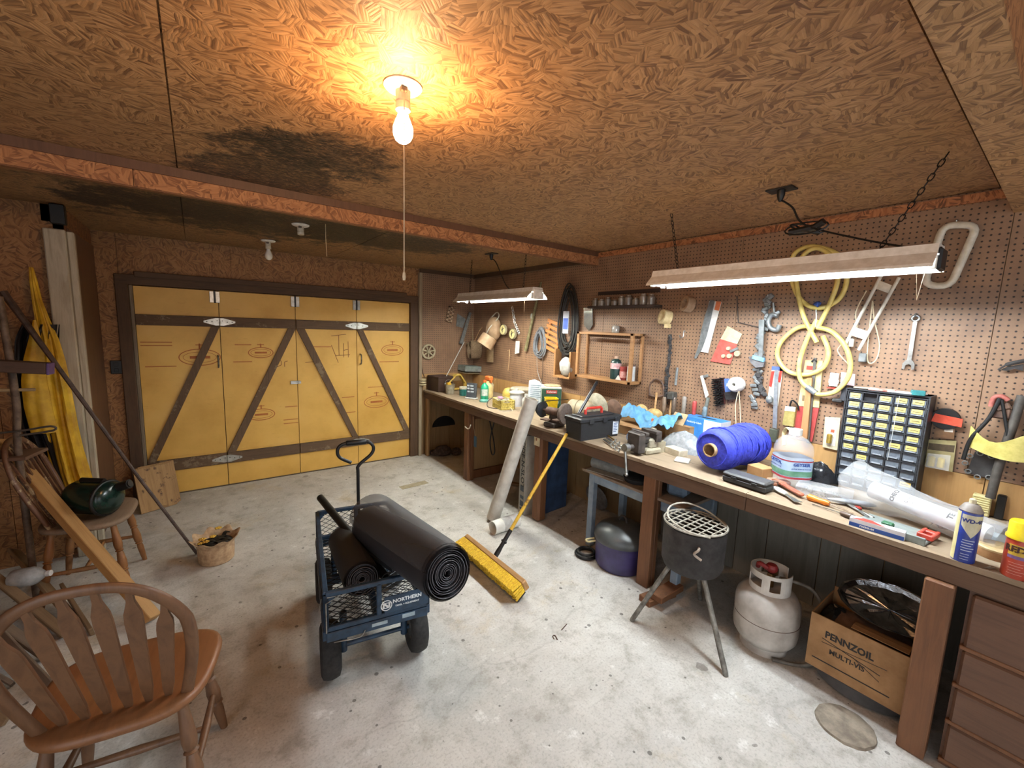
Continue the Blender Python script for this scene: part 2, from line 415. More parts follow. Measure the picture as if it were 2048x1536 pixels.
# right wall: backing, pegboard sheets, panelling boards
wr=struct(MB().bb((XR+.012,YF-1.5,0),(XR+.12,YB+.1,HC)),'wall_right',M_PANEL,'workshop side wall of brown pegboard above grooved panelling')
PB=1.035
ys=[YF-1.4,.254,1.46,2.66,3.86,YB]
for i in range(len(ys)-1):
    struct(MB().bb((XR,ys[i]+.0015,PB),(XR+.012,ys[i+1]-.0015,HC if i<3 else HB)),'pegboard_sheet',M_PEGR,par=wr)
y=YF-1.4; k=0
bw=[.2,.1,.3,.2,.15,.25]
while y<YB-.01:
    w=bw[k%6]; y2=min(y+w,YB)
    struct(MB().bb((XR,y+.003,0),(XR+.012,y2-.003,.853)),'panel_board',M_PANELG if y<1.9 else M_PANEL,par=wr); y=y2; k+=1
yy_=[YF-1.4,.19,.72,1.35,2.1,2.9,3.7,4.4,YB]
for i in range(8): struct(MB().bb((XR,yy_[i]+.002,.857),(XR+.012,yy_[i+1]-.002,PB-.003)),'plywood_board',M_PLY,par=wr)
# end (door) wall
wdl=struct(MB().bb((-.75,YB+.012,0),(-.5,YB+.11,HB)).bb((-.5,YB+.012,1.98),(2.2,YB+.11,HB)).bb((2.2,YB+.012,0),(XR+.1,YB+.11,HB)).bb((-.5,YB+.06,0),(2.2,YB+.11,1.98)),'wall_back',M_OSBW,'strand board end wall round the folding garage doors')  # last box is an unseen slab added to block light through the door gaps
for a in (((-.64,0),(-.505,HB)),((-.5,1.985),(.3,HB)),((.304,1.985),(1.55,HB)),((1.554,1.985),(2.232,HB))):
    struct(MB().bb((a[0][0],YB,a[0][1]),(a[1][0],YB+.012,a[1][1])),'osb_sheet',M_OSBW,par=wdl)
struct(MB().bb((2.236,YB-.004,PB),(XR,YB+.012,HB)),'pegboard_sheet',M_PEGD,par=wdl)
x=2.236
for w in (.25,.2,.18,.168):
    struct(MB().bb((x+.002,YB,0),(x+w-.002,YB+.012,PB-.002)),'panel_board',M_PANEL,par=wdl); x+=w
struct(MB().bb((2.236,YB-.02,PB-.02),(XR,YB-.004,PB+.02)),'ledge',M_PLY,par=wdl)
# left side: storage bay wall facing the room, alcove return, outer wall
struct(MB().bb((XL-.11,.6,0),(XL,4.12,HC)).bb((XL-.11,YF-1.5,2.2),(XL,.6,HC)).bb((XL-.11,YF-1.5,0),(XL,YF-1.0,2.2)),'wall_left',M_OSBL,'dark strand board side wall of the storage bay')  # gap towards the front is an added, unseen opening that lets in fill light
wl=struct(MB().bb((XL,4.032,0),(-.652,4.12,HB)),'wall_bay',M_OSBW,'dark strand board wall behind the yellow raincoat')
for a,b in ((XL,-1.02),(-1.017,-.70)):
    struct(MB().bb((a,4.02,0),(b,4.032,2.25)),'osb_sheet',M_OSBW,par=wl)
struct(MB().bb((-.75,4.032,0),(-.652,YB+.1,HB)),'wall_alcove',M_OSBL,'short side wall of the garage door alcove')
struct(MB().cbox((-.646,4.52,1.12),(.012,.85,2.22),.003),'trim_6',M_BROWNBOARD,'wide brown board in the corner beside the garage doors')
wp=struct(MB().cbox((-.685,3.985,1.10),(.10,.075,2.20),.006).cbox((-.618,4.0,1.10),(.035,.05,2.19),.006),'trim_7',M_WHITEPOST,'weathered white painted post at the corner of the storage bay')
struct(MB().cbox((-.66,3.96,2.29),(.07,.05,.12),.004),'bracket',mat('#15120f',rough=.5),par=wp)
# rear of the room behind the camera; wide opening added to let in fill light
struct(MB().bb((XL-.1,YF-1.6,0),(-.6,YF-1.5,HC)).bb((2.2,YF-1.6,0),(XR+.1,YF-1.5,HC)).bb((-.6,YF-1.6,2.1),(2.2,YF-1.5,HC)),'wall_front',M_OSBW,'strand board wall behind the viewer with an opening added for fill light')
# door casing
def trim(n_,lo,hi,m,label): struct(MB().cbox([(a+b)/2 for a,b in zip(lo,hi)],[b-a for a,b in zip(lo,hi)],.004),n_,m,label)
trim('trim_8',(-.53,YB-.03,0),(-.445,YB+.06,2.02),M_FRAME,'dark brown left jamb of the garage doors')
trim('trim_9',(2.115,YB-.03,0),(2.215,YB+.06,2.0),M_FRAME,'dark brown right jamb of the garage doors')
trim('trim_10',(-.53,YB-.032,1.935),(2.215,YB+.06,2.02),M_FRAMEH,'dark brown header of the garage doors')
trim('trim_11',(-.40,YB-.045,2.0),(2.06,YB-.002,2.05),M_FRAMEH,'thin wooden rail nailed above the garage doors')
trim('trim_12',(-.445,YB-.01,0),(-.42,YB+.05,1.935),wood('#8a7c66','#5e5040',.8,2,.7),'grey edge strip inside the left door jamb')
trim('trim_13',(2.215,YB-.06,0),(2.255,YB-.004,HB-.05),wood('#9d8d74','#75654e',.8,2,.7),'pale corner strip between garage doors and pegboard')
# ================================================================ lamps
M_WENAM=mat('#e8e4dc','#d2ccc0',rough=.35,bump=.03); M_BLACK=mat('#141414','#0c0c0c',rough=.45,bump=.05); M_STEEL=mat('#b9b9b4','#8f8f8a',rough=.35,metal=.9,bump=.05)
def emis(name,col,p):
    n=N(name); n.b.inputs['Base Color'].default_value=(.9,.9,.9,1); n.b.inputs['Emission Color'].default_value=col; n.b.inputs['Emission Strength'].default_value=p; return n.m
M_TUBE=emis('fluorescent_tube',(.80,.91,1,1),TUBE_POWER); M_TUBE2=emis('fluorescent_tube_far',(.93,.97,.92,1),TUBE_FAR); M_BULB=emis('bulb_lit',(1,.56,.25,1),BULB_POWER)
M_CORDW=mat('#d9c7a5',rough=.8,bump=.1)
def chain(mb,p0,p1,n,r=.0016,L=.012):
    P0,P1=Vector(p0),Vector(p1); d=(P1-P0)
    for i in range(n):
        c=P0+d*((i+.5)/n); R=look(d)
        w=d.length/n*.62; ang=(i%2)*PI/2
        pts=[]
        for k in range(8):
            a=2*PI*k/8; x=L*.36*K(a); z=w*S(a); q=Vector((x*K(ang),x*S(ang),z)); pts.append(c+R@q)
        mb.tube(pts,r,4,True)
def lampholder(name,label,loc,bulb,lit,cord):
    t=thing(name,label,'ceiling light',loc)
    b=part(MB().lathe([(0,0),(.057,0),(.058,-.004),(.052,-.010),(.034,-.016),(.0,-.016)],28),'base_plate',M_WENAM,t,30)
    part(MB().lathe([(.022,-.012),(.022,-.045),(.0205,-.047),(.0205,-.05),(.0225,-.052),(.0225,-.07),(.019,-.072),(0,-.072)],20),'socket',mat('#d8c9b0',rough=.4,bump=.02),t,30)
    part(MB().cbox((-.008,-.026,-.022),(.02,.014,.014),.002),'pull_switch',mat('#6b5a48',rough=.5),t)
    if bulb:
        pr=[(.0,-.068),(.013,-.068),(.0145,-.078),(.017,-.088),(.0235,-.102),(.029,-.117),(.0305,-.128),(.029,-.142),(.023,-.155),(.013,-.163),(0,-.166)]
        part(MB().lathe(pr,24),'bulb',M_BULB if lit else mat('#e6e2d8','#d8d4ca',rough=.2,bump=0),t,60)
    if cord: part(MB().tube([(-.009,-.030,-.026),(-.0115,-.036,-.1),(-.0115,-.036,-cord*.5),(-.0115,-.036,-cord)],.0018,6).lathe([(0,0),(.004,0),(.006,-.014),(.004,-.024),(0,-.024)],10,(-.0115,-.036,-cord)),'pull_cord',M_CORDW,t,40)
    return t
lampholder('ceiling_lamp','lit bare bulb in white lampholder with long pull cord',(0.547,1.334,HC),True,True,.56)
lampholder('ceiling_lamp','unlit bare bulb in white lampholder near the garage doors',(0.544,4.317,HB),True,False,0)
lampholder('ceiling_lamp','empty white lampholder with short pull cord behind the beam',(0.638,3.422,HB),False,False,.0)
solo(MB().tube([(0,0,0),(0,0,-.10),(.004,0,-.22)],.0018,6),'pull_string',M_CORDW,'thin pull string hanging from the blackened lower ceiling','string',(0.77,3.27,HB))
def shop_light(name,label,loc,L,tube,strings,chains,capb):
    t=thing(name,label,'shop light',loc)
    h=L/2
    prof=[(-.11,0),(-.105,.012),(-.06,.056),(-.05,.09),(.05,.09),(.06,.056),(.105,.012),(.11,0),(.107,.0),(.103,.010),(.058,.053),(-.058,.053),(-.103,.010),(-.107,0)]
    mb=MB(); rings=[[(x,y,z) for x,z in prof] for y in(-h,h)]
    mb.ring(rings,True,False,True); part(mb,'reflector',M_WENAM,t)
    for s_ in (-1,1):
        part(MB().cyl((s_*.052,-h+.015,.034),(s_*.052,h-.015,.034),.0125,n=10),'tube',tube,t,40)
        for e in(-1,1): part(MB().cbox((s_*.052,e*(h-.008),.022),(.026,.02,.05),.003),'tube_socket',M_WENAM,t)
    part(MB().cbox((0,-h-.004,.035),(.10,.016,.085),.012),'end_cap',M_BLACK if capb else M_WENAM,t)
    part(MB().cbox((0,h+.003,.03),(.09,.012,.05),.004),'end_cap',M_WENAM,t)
    for p0,p1,k in chains:
        mb=MB(); chain(mb,p0,p1,k,.0022,.022); part(mb,'chain',mat('#2a2521','#15110e',rough=.5,metal=.6),t)
    if strings:
        part(MB().tube(strings,.0013,5),'pull_string',M_CORDW,t)
    return t
LX=2.28
sl=shop_light('shop_light','long hooded fluorescent shop light hanging over the main workbench',(LX,.975,1.955),1.235,M_TUBE,[(-.08,-.60,.02),(-.085,-.585,-.12),(-.08,-.57,.0)],
  [((.06,-.585,.445),(.02,-.42,.085),15),((.08,.61,.445),(.03,.50,.085),15)],True)
sl2=shop_light('shop_light','shorter looking fluorescent shop light over the far workbench',(LX,3.345,1.925),1.24,M_TUBE2,[(-.08,-.55,.02),(-.08,-.55,-.11)],
  [((.04,-.4,.43),(.02,-.4,.085),13),((.04,.5,.43),(.02,.5,.085),13)],False)
def outlet(name,label,loc,pts,coil):
    t=thing(name,label,'power cord',loc)
    part(MB().cbox((0,0,-.004),(.075,.12,.008),.002),'cover_plate',M_BLACK,t)
    part(MB().lathe([(0,-.008),(.018,-.008),(.018,-.03),(.012,-.05),(.006,-.06),(0,-.06)],14),'plug',M_BLACK,t,40)
    mb=MB().tube(spline(pts,6),.0045,6)
    if coil:
        c=Vector(coil)
        for k in range(3):
            mb.tube([c+Vector((.015*S(2*PI*i/14)+.01*k,.09*K(2*PI*i/14)*(1-.2*k),.03*S(2*PI*i/14+k))) for i in range(14)],.004,5,True)
        mb.tube([c+Vector((0,-.07,.02)),c+Vector((.01,-.03,0)),c+Vector((0,.07,-.01))],.016,7)
    part(mb,'cord',M_BLACK,t,40)
o0=(2.347,0.972,HC)
def rel(p,o): return tuple(a-b for a,b in zip(p,o))
outlet('light_plug','black ceiling plug with coiled cord feeding the main shop light',o0,[(0,0,-.05),rel((2.34,0.911,2.3),o0),rel((2.33,0.844,2.206),o0),rel((2.31,0.621,2.108),o0),rel((2.28,0.404,2.031),o0)],rel((2.33,0.839,2.191),o0))
o1=(2.245,3.375,HB)
outlet('light_plug','black ceiling plug with straight cord feeding the far shop light',o1,[(0,0,-.05),rel((2.26,3.318,2.271),o1),rel((2.28,3.176,2.06),o1),rel((2.28,3.036,1.987),o1)],None)
# ================================================================ folding garage doors
def foam():
    n=N('yellow_board'); a=n.noise(n.co(),2.2,5,.6); c=n.ramp(a,(.3,'#c99a42'),(.55,'#dcae55'),(.8,'#e2b866'))
    vp=n.n('ShaderNodeTexVoronoi',i_Vector=n.co(),i_Scale=14.); sd=n.n('ShaderNodeSeparateColor'); n.l(vp.outputs['Color'],sd.inputs[0])
    c=n.mix(n.math('MULTIPLY',n.math('LESS_THAN',vp.outputs['Distance'],n.math('MULTIPLY',n.math('POWER',sd.outputs[1],5),.13)),.7),c,'#6d4a1c')
    c=n.mix(n.ramp(n.noise(n.co((1,1,4)),6,6,.8),(.6,0.),(.72,.35)),c,'#a8742a'); n.bump(a,.1,.003); return n.fin(c,.5)
M_FOAM=foam(); M_RAILH=wood('#6a5138','#463423',.9,0,.75,'#7d6a52'); M_RAILV=wood('#6a5138','#463423',.9,2,.75,'#7d6a52')
M_ZINC=mat('#c6c6bf','#a3a39b',rough=.35,metal=.7,bump=.05); M_PRINT=mat('#b0662a','#a05a26',rough=.7,bump=0); M_PRINTD=mat('#7a4a20','#6a3f1c',rough=.7,bump=0)
DY=YB+.012   # leaf front face
DX=[-.42,.188,.848,1.476,2.115]
def ellip(mb,cx,cz,rx_,rz_,w,n=28):
    for k in range(n):
        a,b=2*PI*k/n,2*PI*(k+1)/n
        mb.add([(cx+rx_*K(a),0,cz+rz_*S(a)),(cx+rx_*K(b),0,cz+rz_*S(b)),(cx+(rx_-w)*K(b),0,cz+(rz_-w)*S(b)),(cx+(rx_-w)*K(a),0,cz+(rz_-w)*S(a))],[(0,1,2,3)])
def bar2(mb,p,q,w):
    d=Vector((q[0]-p[0],q[1]-p[1])); nn=Vector((-d.y,d.x)).normalized()*w/2
    mb.add([(p[0]+nn.x,0,p[1]+nn.y),(q[0]+nn.x,0,q[1]+nn.y),(q[0]-nn.x,0,q[1]-nn.y),(p[0]-nn.x,0,p[1]-nn.y)],[(3,2,1,0)])
def stamp(mb,cx,cz,s=1.):
    ellip(mb,cx,cz,.125*s,.062*s,.008); ellip(mb,cx,cz,.10*s,.04*s,.004)
    bar2(mb,(cx-.06*s,cz),(cx+.06*s,cz),.02*s); bar2(mb,(cx,cz+.06*s),(cx,cz+.10*s),.012)
    bar2(mb,(cx-.03,cz+.09*s),(cx+.03,cz+.09*s),.008)
prints={0:([(.02,1.30,1.3)],[((-.40,1.44),(-.18,1.44)),((-.40,1.41),(-.18,1.41)),((-.38,1.22),(-.16,1.22))]),
        1:([(.52,1.34,.9),(.50,.70,1.0)],[((.72,.76),(.84,.76)),((.70,.62),(.84,.62)),((.70,.58),(.84,.58)),((.30,1.42),(.44,1.42)),((.28,1.25),(.44,1.25))]),
        2:([],[((1.0,1.40),(1.2,1.40)),((1.30,.82),(1.44,.82)),((1.32,.64),(1.45,.64))]),
        3:([(1.90,1.36,1.1),(1.70,.74,1.2)],[((1.74,1.22),(1.98,1.22)),((1.60,.92),(1.86,.92))])}
braces=[((-.40,.345),(.165,1.59)),((.215,.345),(.82,1.59)),((.885,1.59),(1.455,.345)),((1.50,1.59),(2.09,.345))]
for i in range(4):
    x0,x1=DX[i]+.003,DX[i+1]-.003
    d=struct(MB().bb((x0,DY,.012),(x1,DY+.03,1.928)),'door_%d'%(i+1),M_FOAM,['yellow folding garage door leaf at the left jamb, brace rising to the right','yellow folding garage door leaf with drawn letters beside the latch','yellow folding garage door leaf with scratched letters below the middle hinge','yellow folding garage door leaf at the right jamb next to the pegboard'][i])
    struct(MB().cbox(((x0+x1)/2,DY-.010,1.638),(x1-x0,.02,.095),.003),'rail',M_RAILH,par=d)
    struct(MB().cbox(((x0+x1)/2,DY-.010,.29),(x1-x0,.02,.11),.003),'rail',M_RAILH,par=d)
    (ax,az),(bx_,bz)=braces[i]; L=math.hypot(bx_-ax,bz-az); a=math.atan2(bz-az,bx_-ax)
    mb=MB(); w=.085/2/abs(S(a)); h=.02
    pts=[(ax-w,az),(ax+w,az),(bx_+w,bz),(bx_-w,bz)]
    if bz<az: pts=[(bx_-w,bz),(bx_+w,bz),(ax+w,az),(ax-w,az)]
    pts=[(min(max(p[0],x0),x1),p[1]) for p in pts]
    mb.prism(pts,-0.,h); mb.tr(lambda p:(p[0],DY-p[2],p[1])); mb.f=[f[::-1] for f in mb.f]
    struct(mb,'brace',M_RAILV,par=d)
    # sheet joints as thin battens / seams
    struct(MB().bb((x0+.02,DY-.002,.36),(x1-.01,DY,.368)),'seam',M_FOAM,par=d)
    mb=MB(); st,ln=prints[i]
    for s_ in st: stamp(mb,*s_)
    for p,q in ln: bar2(mb,p,q,.008)
    if mb.v: mb.tr(lambda p:(p[0],DY-.0008,p[2])); struct(mb,'printed_mark',M_PRINT,par=d)
    mb=MB()
    if i==1:
        for p,q in (((.66,1.27),(.66,1.19)),((.66,1.27),(.70,1.25)),((.70,1.25),(.70,1.21)),((.70,1.21),(.66,1.19)),((.73,1.24),(.73,1.19)),((.73,1.24),(.76,1.25))): bar2(mb,p,q,.006)
    if i==2:
        for p,q in (((1.20,1.52),(1.36,1.54)),((1.28,1.53),(1.28,1.30)),((1.33,1.44),(1.33,1.28)),((1.38,1.46),(1.38,1.28)),((1.33,1.36),(1.38,1.37)),((1.20,1.42),(1.27,1.22)),((1.24,1.30),(1.40,1.31)),((.93,1.23),(1.05,1.24))): bar2(mb,p,q,.006)
    if mb.v: mb.tr(lambda p:(p[0],DY-.0008,p[2])); struct(mb,'scratched_letters',M_PRINTD,par=d)
    struct(MB().bb((x0,DY-.004,.0),(x1,DY+.02,.012)),'bottom_edge',mat('#5a4a36'),par=d)
    # hardware
    def hinge_strap(x,z,p):
        for s_ in(-1,1):
            mb=MB().prism([(x+s_*.004,z-.034),(x+s_*.03,z-.036),(x+s_*.125,z-.008),(x+s_*.125,z+.008),(x+s_*.03,z+.036),(x+s_*.004,z+.034)],.02,.024)
            mb.tr(lambda p_:(p_[0],DY-p_[2],p_[1])); mb.f=[f[::-1] for f in mb.f]
            h=struct(mb,'strap_hinge',M_ZINC,par=p)
            mb=MB()
            for k in (.02,.06,.1): mb.cyl((x+s_*k,DY-.0235,z+.01*(1 if k<.05 else 0)),(x+s_*k,DY-.0255,z+.01*(1 if k<.05 else 0)),.005,n=8)
            struct(mb,'screw',mat('#3a3630',metal=.6,rough=.4),par=h)
        struct(MB().cyl((x,DY-.025,z-.036),(x,DY-.025,z+.036),.006,n=8),'hinge_pin',M_ZINC,par=p)
    if i in(0,2):
        hinge_strap(x1+.003,1.638,d); hinge_strap(x1+.003,.285,d)
    if i<3:
        x=DX[i+1]-(.028 if i==0 else 0)
        h=struct(MB().cbox((x-.022,DY-.010,1.87),(.036,.02,.105),.002),'track_hinge',M_ZINC,par=d)
        struct(MB().cbox((x+.022,DY-.010,1.87),(.036,.02,.105),.002),'track_hinge',M_ZINC,par=d)
        struct(MB().cbox((x,DY-.016,1.872),(.016,.03,.115),.003),'hinge_barrel',M_BLACK,par=d)
    if i in(0,2):
        x=x1-.025 if i==0 else x1+.04
        struct(MB().tube(spline([(x,DY-.002,1.20),(x,DY-.045,1.215),(x,DY-.045,1.30),(x,DY-.002,1.315)],5),.008,8),'pull_handle',mat('#8a8478','#5a5248',metal=.7,rough=.4),par=d,smooth=40)
    if i==1:
        struct(MB().cbox((x1-.02,DY-.008,1.02),(.09,.012,.035),.002).cbox((x1+.02,DY-.012,1.02),(.03,.02,.028),.002),'latch',M_ZINC,par=d)
solo(MB().cbox((0,-.012,0),(.075,.024,.115),.004).cbox((0,-.026,.025),(.03,.006,.03),.002).cbox((0,-.026,-.025),(.03,.006,.03),.002),'wall_outlet',M_BLACK,'black outlet box on the strand board beside the garage doors','outlet',(-.565,YB,1.225))
# ================================================================ workbench
M_BTOP=wood('#94816a','#786650',.6,1,.8); M_BFAS=wood('#6b513d','#4a3526',.8,1,.75); M_POST=wood('#7d5333','#553620',.8,2,.65)
bn=thing('workbench','long rough wooden workbench running along the pegboard wall','workbench',(XB,2.2,0))
def bp(mb,name,m,smooth=False): return part(mb.tr(lambda p:(p[0]-XB,p[1]-2.2,p[2])),name,m,bn,smooth)
BT=.855
rows=[(XB,XB+.235),(XB+.238,XB+.49),(XB+.493,XR-.003)]
ends=[[-1.2,.95,2.35,YB-.03],[-1.2,.3,1.9,3.4,YB-.03],[-1.2,1.1,2.6,YB-.03]]
for (a,b),es in zip(rows,ends):
    for i in range(len(es)-1):
        y0,y1=es[i]+.0015,es[i+1]-.0015
        if a==XB: # worn, ragged front edge
            P=[(b,y1),(b,y0)]; n=int((y1-y0)/.05); P+=[(a+abs(jit(.008)),y0+(y1-y0)*k/n) for k in range(n+1)]
            bp(MB().prism(P,BT-.022,BT),'top_plank',M_BTOP)
        else: bp(MB().cbox(((a+b)/2,(y0+y1)/2,BT-.011),(b-a,y1-y0,.022),.002),'top_plank',M_BTOP)
for y0,y1 in ((-1.2,.95),(.952,2.60),(2.602,YB-.04)):
    bp(MB().cbox((XB+.026,(y0+y1)/2,BT-.062),(.036,y1-y0,.075),.004),'apron',M_BFAS)
def post(x0,x1,y0,y1,z1,m=M_POST,r=.005): bp(MB().cbox(((x0+x1)/2,(y0+y1)/2,z1/2),(x1-x0,y1-y0,z1),r),'leg',m)
post(2.29,2.33,3.80,3.89,.79); post(2.332,2.37,3.80,3.89,.79)
post(2.30,2.40,2.62,2.72,.79,M_POST,.02)
post(2.296,2.336,1.50,1.59,.79); post(2.338,2.378,1.50,1.56,.79)
post(2.262,2.302,.165,.25,.755); post(2.304,2.344,.165,.25,.755)
post(2.30,2.34,YB-.12,YB-.06,.79,wood('#a88455','#7d5d38',.8,2,.65))
bp(MB().cbox((2.65,3.845,.05),(.56,.04,.09),.004),'floor_rail',M_POST)
bp(MB().cbox((2.66,3.845,.70),(.70,.03,.05),.003),'cross_rail',M_POST)
bp(MB().bb((2.40,3.845,.10),(3.02,3.86,.68)),'divider_panel',M_PANEL)
# switch plate and things fixed to the legs
o=thing('switch_plate','cream switch plate screwed to the bench leg behind the leaning pipe','switch plate',(2.298,2.67,.74))
part(MB().cbox((-.004,0,0),(.008,.07,.115),.002),'plate',mat('#d8cdaa',rough=.4,bump=.02),o); part(MB().cbox((-.010,0,0),(.008,.012,.024),.002),'toggle',mat('#8a5a34'),o)
M_BRK=mat('#d8d0bd',rough=.5)
solo(MB().tube(spline([(0,0,0),(-.02,-.09,-.004),(-.02,-.13,.02),(-.015,-.14,.05)],4),.006,6),'wire_hook',M_BRK,'pale bent wire hook on the far bench leg','hook',(2.285,3.86,.60),smooth=40)
o=thing('tag','blue tag hanging below the far bench top','tag',(2.33,3.72,.52)); part(MB().cbox((0,0,-.06),(.004,.055,.12),.002),'card',mat('#35607a',rough=.5),o); part(MB().tube([(0,0,0),(-.01,.03,.11),(0,.05,.2)],.0015,5),'string',M_CORDW,o)
solo(MB().tube(spline([(0,.12,.17),(.02,0,.14),(.02,-.10,-.05),(.02,-.14,-.2),(.02,-.09,-.24),(.02,-.05,-.1),(.02,-.12,.12)],6),.007,6).cbox((0,.17,.18),(.06,.1,.05),.01),'cord_bundle',M_BLACK,'black power cord looped under the far bench top','cord',(2.40,3.62,.60),smooth=40)
# ---- chest of drawers under the near end
M_DRW=wood('#6b4c37','#4a3224',.6,1,.6); 
dc=thing('drawer_chest','brown wooden drawer unit built under the near bench end','drawers',(2.30,-.49,0))
part(MB().bb((.012,-.75,0),(.70,.62,.76)),'carcass',M_DRW,dc)
zs=[.03,.20,.36,.52,.75]
for i in range(4):
    h=zs[i+1]-zs[i]
    d=part(MB().cbox((0,-.06,(zs[i]+zs[i+1])/2),(.026,1.34,h-.014),.008),'drawer',M_DRW,dc)
    part(MB().tube(spline([(-.012,-.16,zs[i]+h*.55),(-.032,-.13,zs[i]+h*.5),(-.032,-.03,zs[i]+h*.5),(-.012,0,zs[i]+h*.55)],4),.005,6),'handle',mat('#6e6a64',metal=.7,rough=.4),d,40)
    part(MB().cbox((-.004,-.06,zs[i]+.004),(.02,1.36,.016),.003),'rail',M_POST,dc)
# ================================================================ things on the floor
M_CHAIR=wood('#755338','#4f3624',.7,2,.45); M_CHAIRS=wood('#875a36','#664126',.5,1,.45); M_CHAIRW=wood('#6d4830','#4a2f1e',.8,2,.5,'#a48d6c'); M_DUSTY=wood('#8d7863','#6f5a46',.5,0,.7)
def turned(mb,p0,p1,r=.017,seed=0):
    """turned leg from p0 (top) to p1 (foot)"""
    prof=[(0,.85),(.10,.95),(.20,1.15),(.30,1.3),(.36,1.1),(.375,.8),(.39,1.25),(.405,.8),(.43,1.0),(.55,1.35),(.64,1.2),(.66,.85),(.675,1.25),(.69,.85),(.75,1.05),(.9,.9),(1,.72)]
    P0,P1=Vector(p0),Vector(p1)
    mb.tube([P0+(P1-P0)*t for t,_ in prof],[r*k for _,k in prof],12)
def windsor(name,label,loc,ang,slats,mback,mseat,mleg,group=None):
    t=thing(name,label,'chair',loc,ang,group)
    P=[]
    for k in range(40):
        a=2*PI*k/40; x=.225*(abs(K(a))**.62)*(1 if K(a)>0 else -1); y=.205*(abs(S(a))**.62)*(1 if S(a)>0 else -1)
        x*=(1+.08*(y/.205)); P.append((x,y))
    mb=MB()
    rings=[]
    for s_,z in ((.90,.425),(.985,.434),(1.0,.446),(.985,.458),(.93,.464)):
        rings.append([(x*s_,y*s_,z) for x,y in P])
    mb.ring(rings,True,False,False)
    mb.f.append(tuple(range(39,-1,-1)))
    b=len(mb.v); top=rings[-1]
    inner=[(x*.55,y*.55,.457) for x,y in P]; mb.v+=inner; b0=b-40
    for i in range(40): mb.f.append((b0+i,b0+(i+1)%40,b+(i+1)%40,b+i))
    mb.f.append(tuple(range(b,b+40)))
    part(mb,'seat',mseat,t,50)
    for sx in(-1,1):
        for sy in(-1,1):
            mb=MB(); turned(mb,(sx*.15,sy*.13,.43),(sx*.20,sy*.19,0)); part(mb,'leg',mleg,t,50)
        part(MB().tube([(sx*.178,-.165,.19),(sx*.18,0,.19),(sx*.178,.165,.19)],[.009,.014,.009],10),'stretcher',mleg,t,50)
    part(MB().tube([(-.178,0,.19),(0,0,.19),(.178,0,.19)],[.009,.014,.009],10),'stretcher',mleg,t,50)
    # bow
    def bowpt(a):   # a 0..pi
        x=.235*(abs(K(a))**.8)*(1 if K(a)>0 else -1)
        h=S(a)**.75; z=.455+.50*h
        x*= .70+.30*min(1,h*1.5)
        return Vector((x,-.128-.165*h,z))
    mb=MB(); bp_=[bowpt(PI*k/36) for k in range(37)]
    rings=[]
    for i,p in enumerate(bp_):
        tt=(bp_[min(i+1,36)]-bp_[max(i-1,0)]).normalized(); nb_=Vector((0,-.95,-.3)).normalized(); nb_=(nb_-tt*nb_.dot(tt)).normalized(); o=tt.cross(nb_)
        rings.append([p+nb_*(.011*K(a))+o*(.017*S(a)) for a in [2*PI*k/10 for k in range(10)]])
    mb.ring(rings,True,False,True); part(mb,'bow',mback,t,60)
    n=slats
    for i in range(n):
        u=(i-(n-1)/2)/((n-1)/2); xb=(.118 if slats<8 else .148)*u; xt=(.160 if slats<8 else .185)*u
        # height where slat meets bow
        best=min(range(37),key=lambda k:abs(bp_[k].x-xt)+ (0 if bp_[k].z>.7 else 9)); zt=bp_[best].z-.006; yt=bp_[best].y
        mb=MB(); rows=[(0,.008),(.05,.010),(.13,.014),(.5,.017),(.76,.0195),(.83,.018),(.92,.0085),(1,.007)] if n<8 else [(0,.007),(.5,.009),(1,.007)]
        rings=[]
        for s_,w in rows:
            x=xb+(xt-xb)*s_; y=-.120+(yt+.120)*s_; z=.455+(zt-.455)*s_; th=.0055
            rings.append([(x-w,y-th,z),(x+w,y-th,z),(x+w,y+th,z),(x-w,y+th,z)])
        mb.ring(rings,True,False,True); part(mb,'slat',mback,t)
    return t
windsor('dining_chair','brown wooden arrow-back chair with its back to the room, nearest the wagon',(-.232,1.762,0),RAD(-10),6,M_CHAIR,M_CHAIRS,M_CHAIR).scale=(1.05,1.02,1.01)
windsor('dining_chair','dusty worn wooden bow-back chair carrying a dark power tool',(-.575,3.50,0),RAD(-96),8,M_CHAIRW,M_DUSTY,wood('#9a6a3c','#6f4726',.8,2,.5))
# dark green tool body on the far chair
t=thing('power_tool','dark green and black rounded power tool lying on the dusty chair','power tool',(-.56,3.46,.475),RAD(-38))
M_DGREEN=mat('#123028','#0a1a16',rough=.22,bump=.03)
def capsule(L,r,n=20,z0=0): return [(r*S(PI/2*k/6),-L/2-r*.55*K(PI/2*k/6)) for k in range(7)]+[(r,L/2-.02),(r*.9,L/2),(.0,L/2+.01)]
part(MB().lathe([(p[0],-p[1]) for p in capsule(.20,.10)][::-1],22,rot=ry(PI/2)).tr(lambda p:(p[0],p[1],p[2]*1.0+.1)),'body',M_DGREEN,t,60)
part(MB().tube([(.10,.10*K(a),.1+.10*S(a)) for a in [2*PI*k/24 for k in range(24)]],.010,8,True),'rim',M_BLACK,t,60)
part(MB().cyl((.14,.035,.155),(.20,.045,.175),.028,n=14).cyl((.20,.045,.175),(.205,.046,.177),.02,n=12),'cap',M_BLACK,t,40)
part(MB().cbox((.02,0,.205),(.16,.03,.03),.01),'handle',M_BLACK,t)
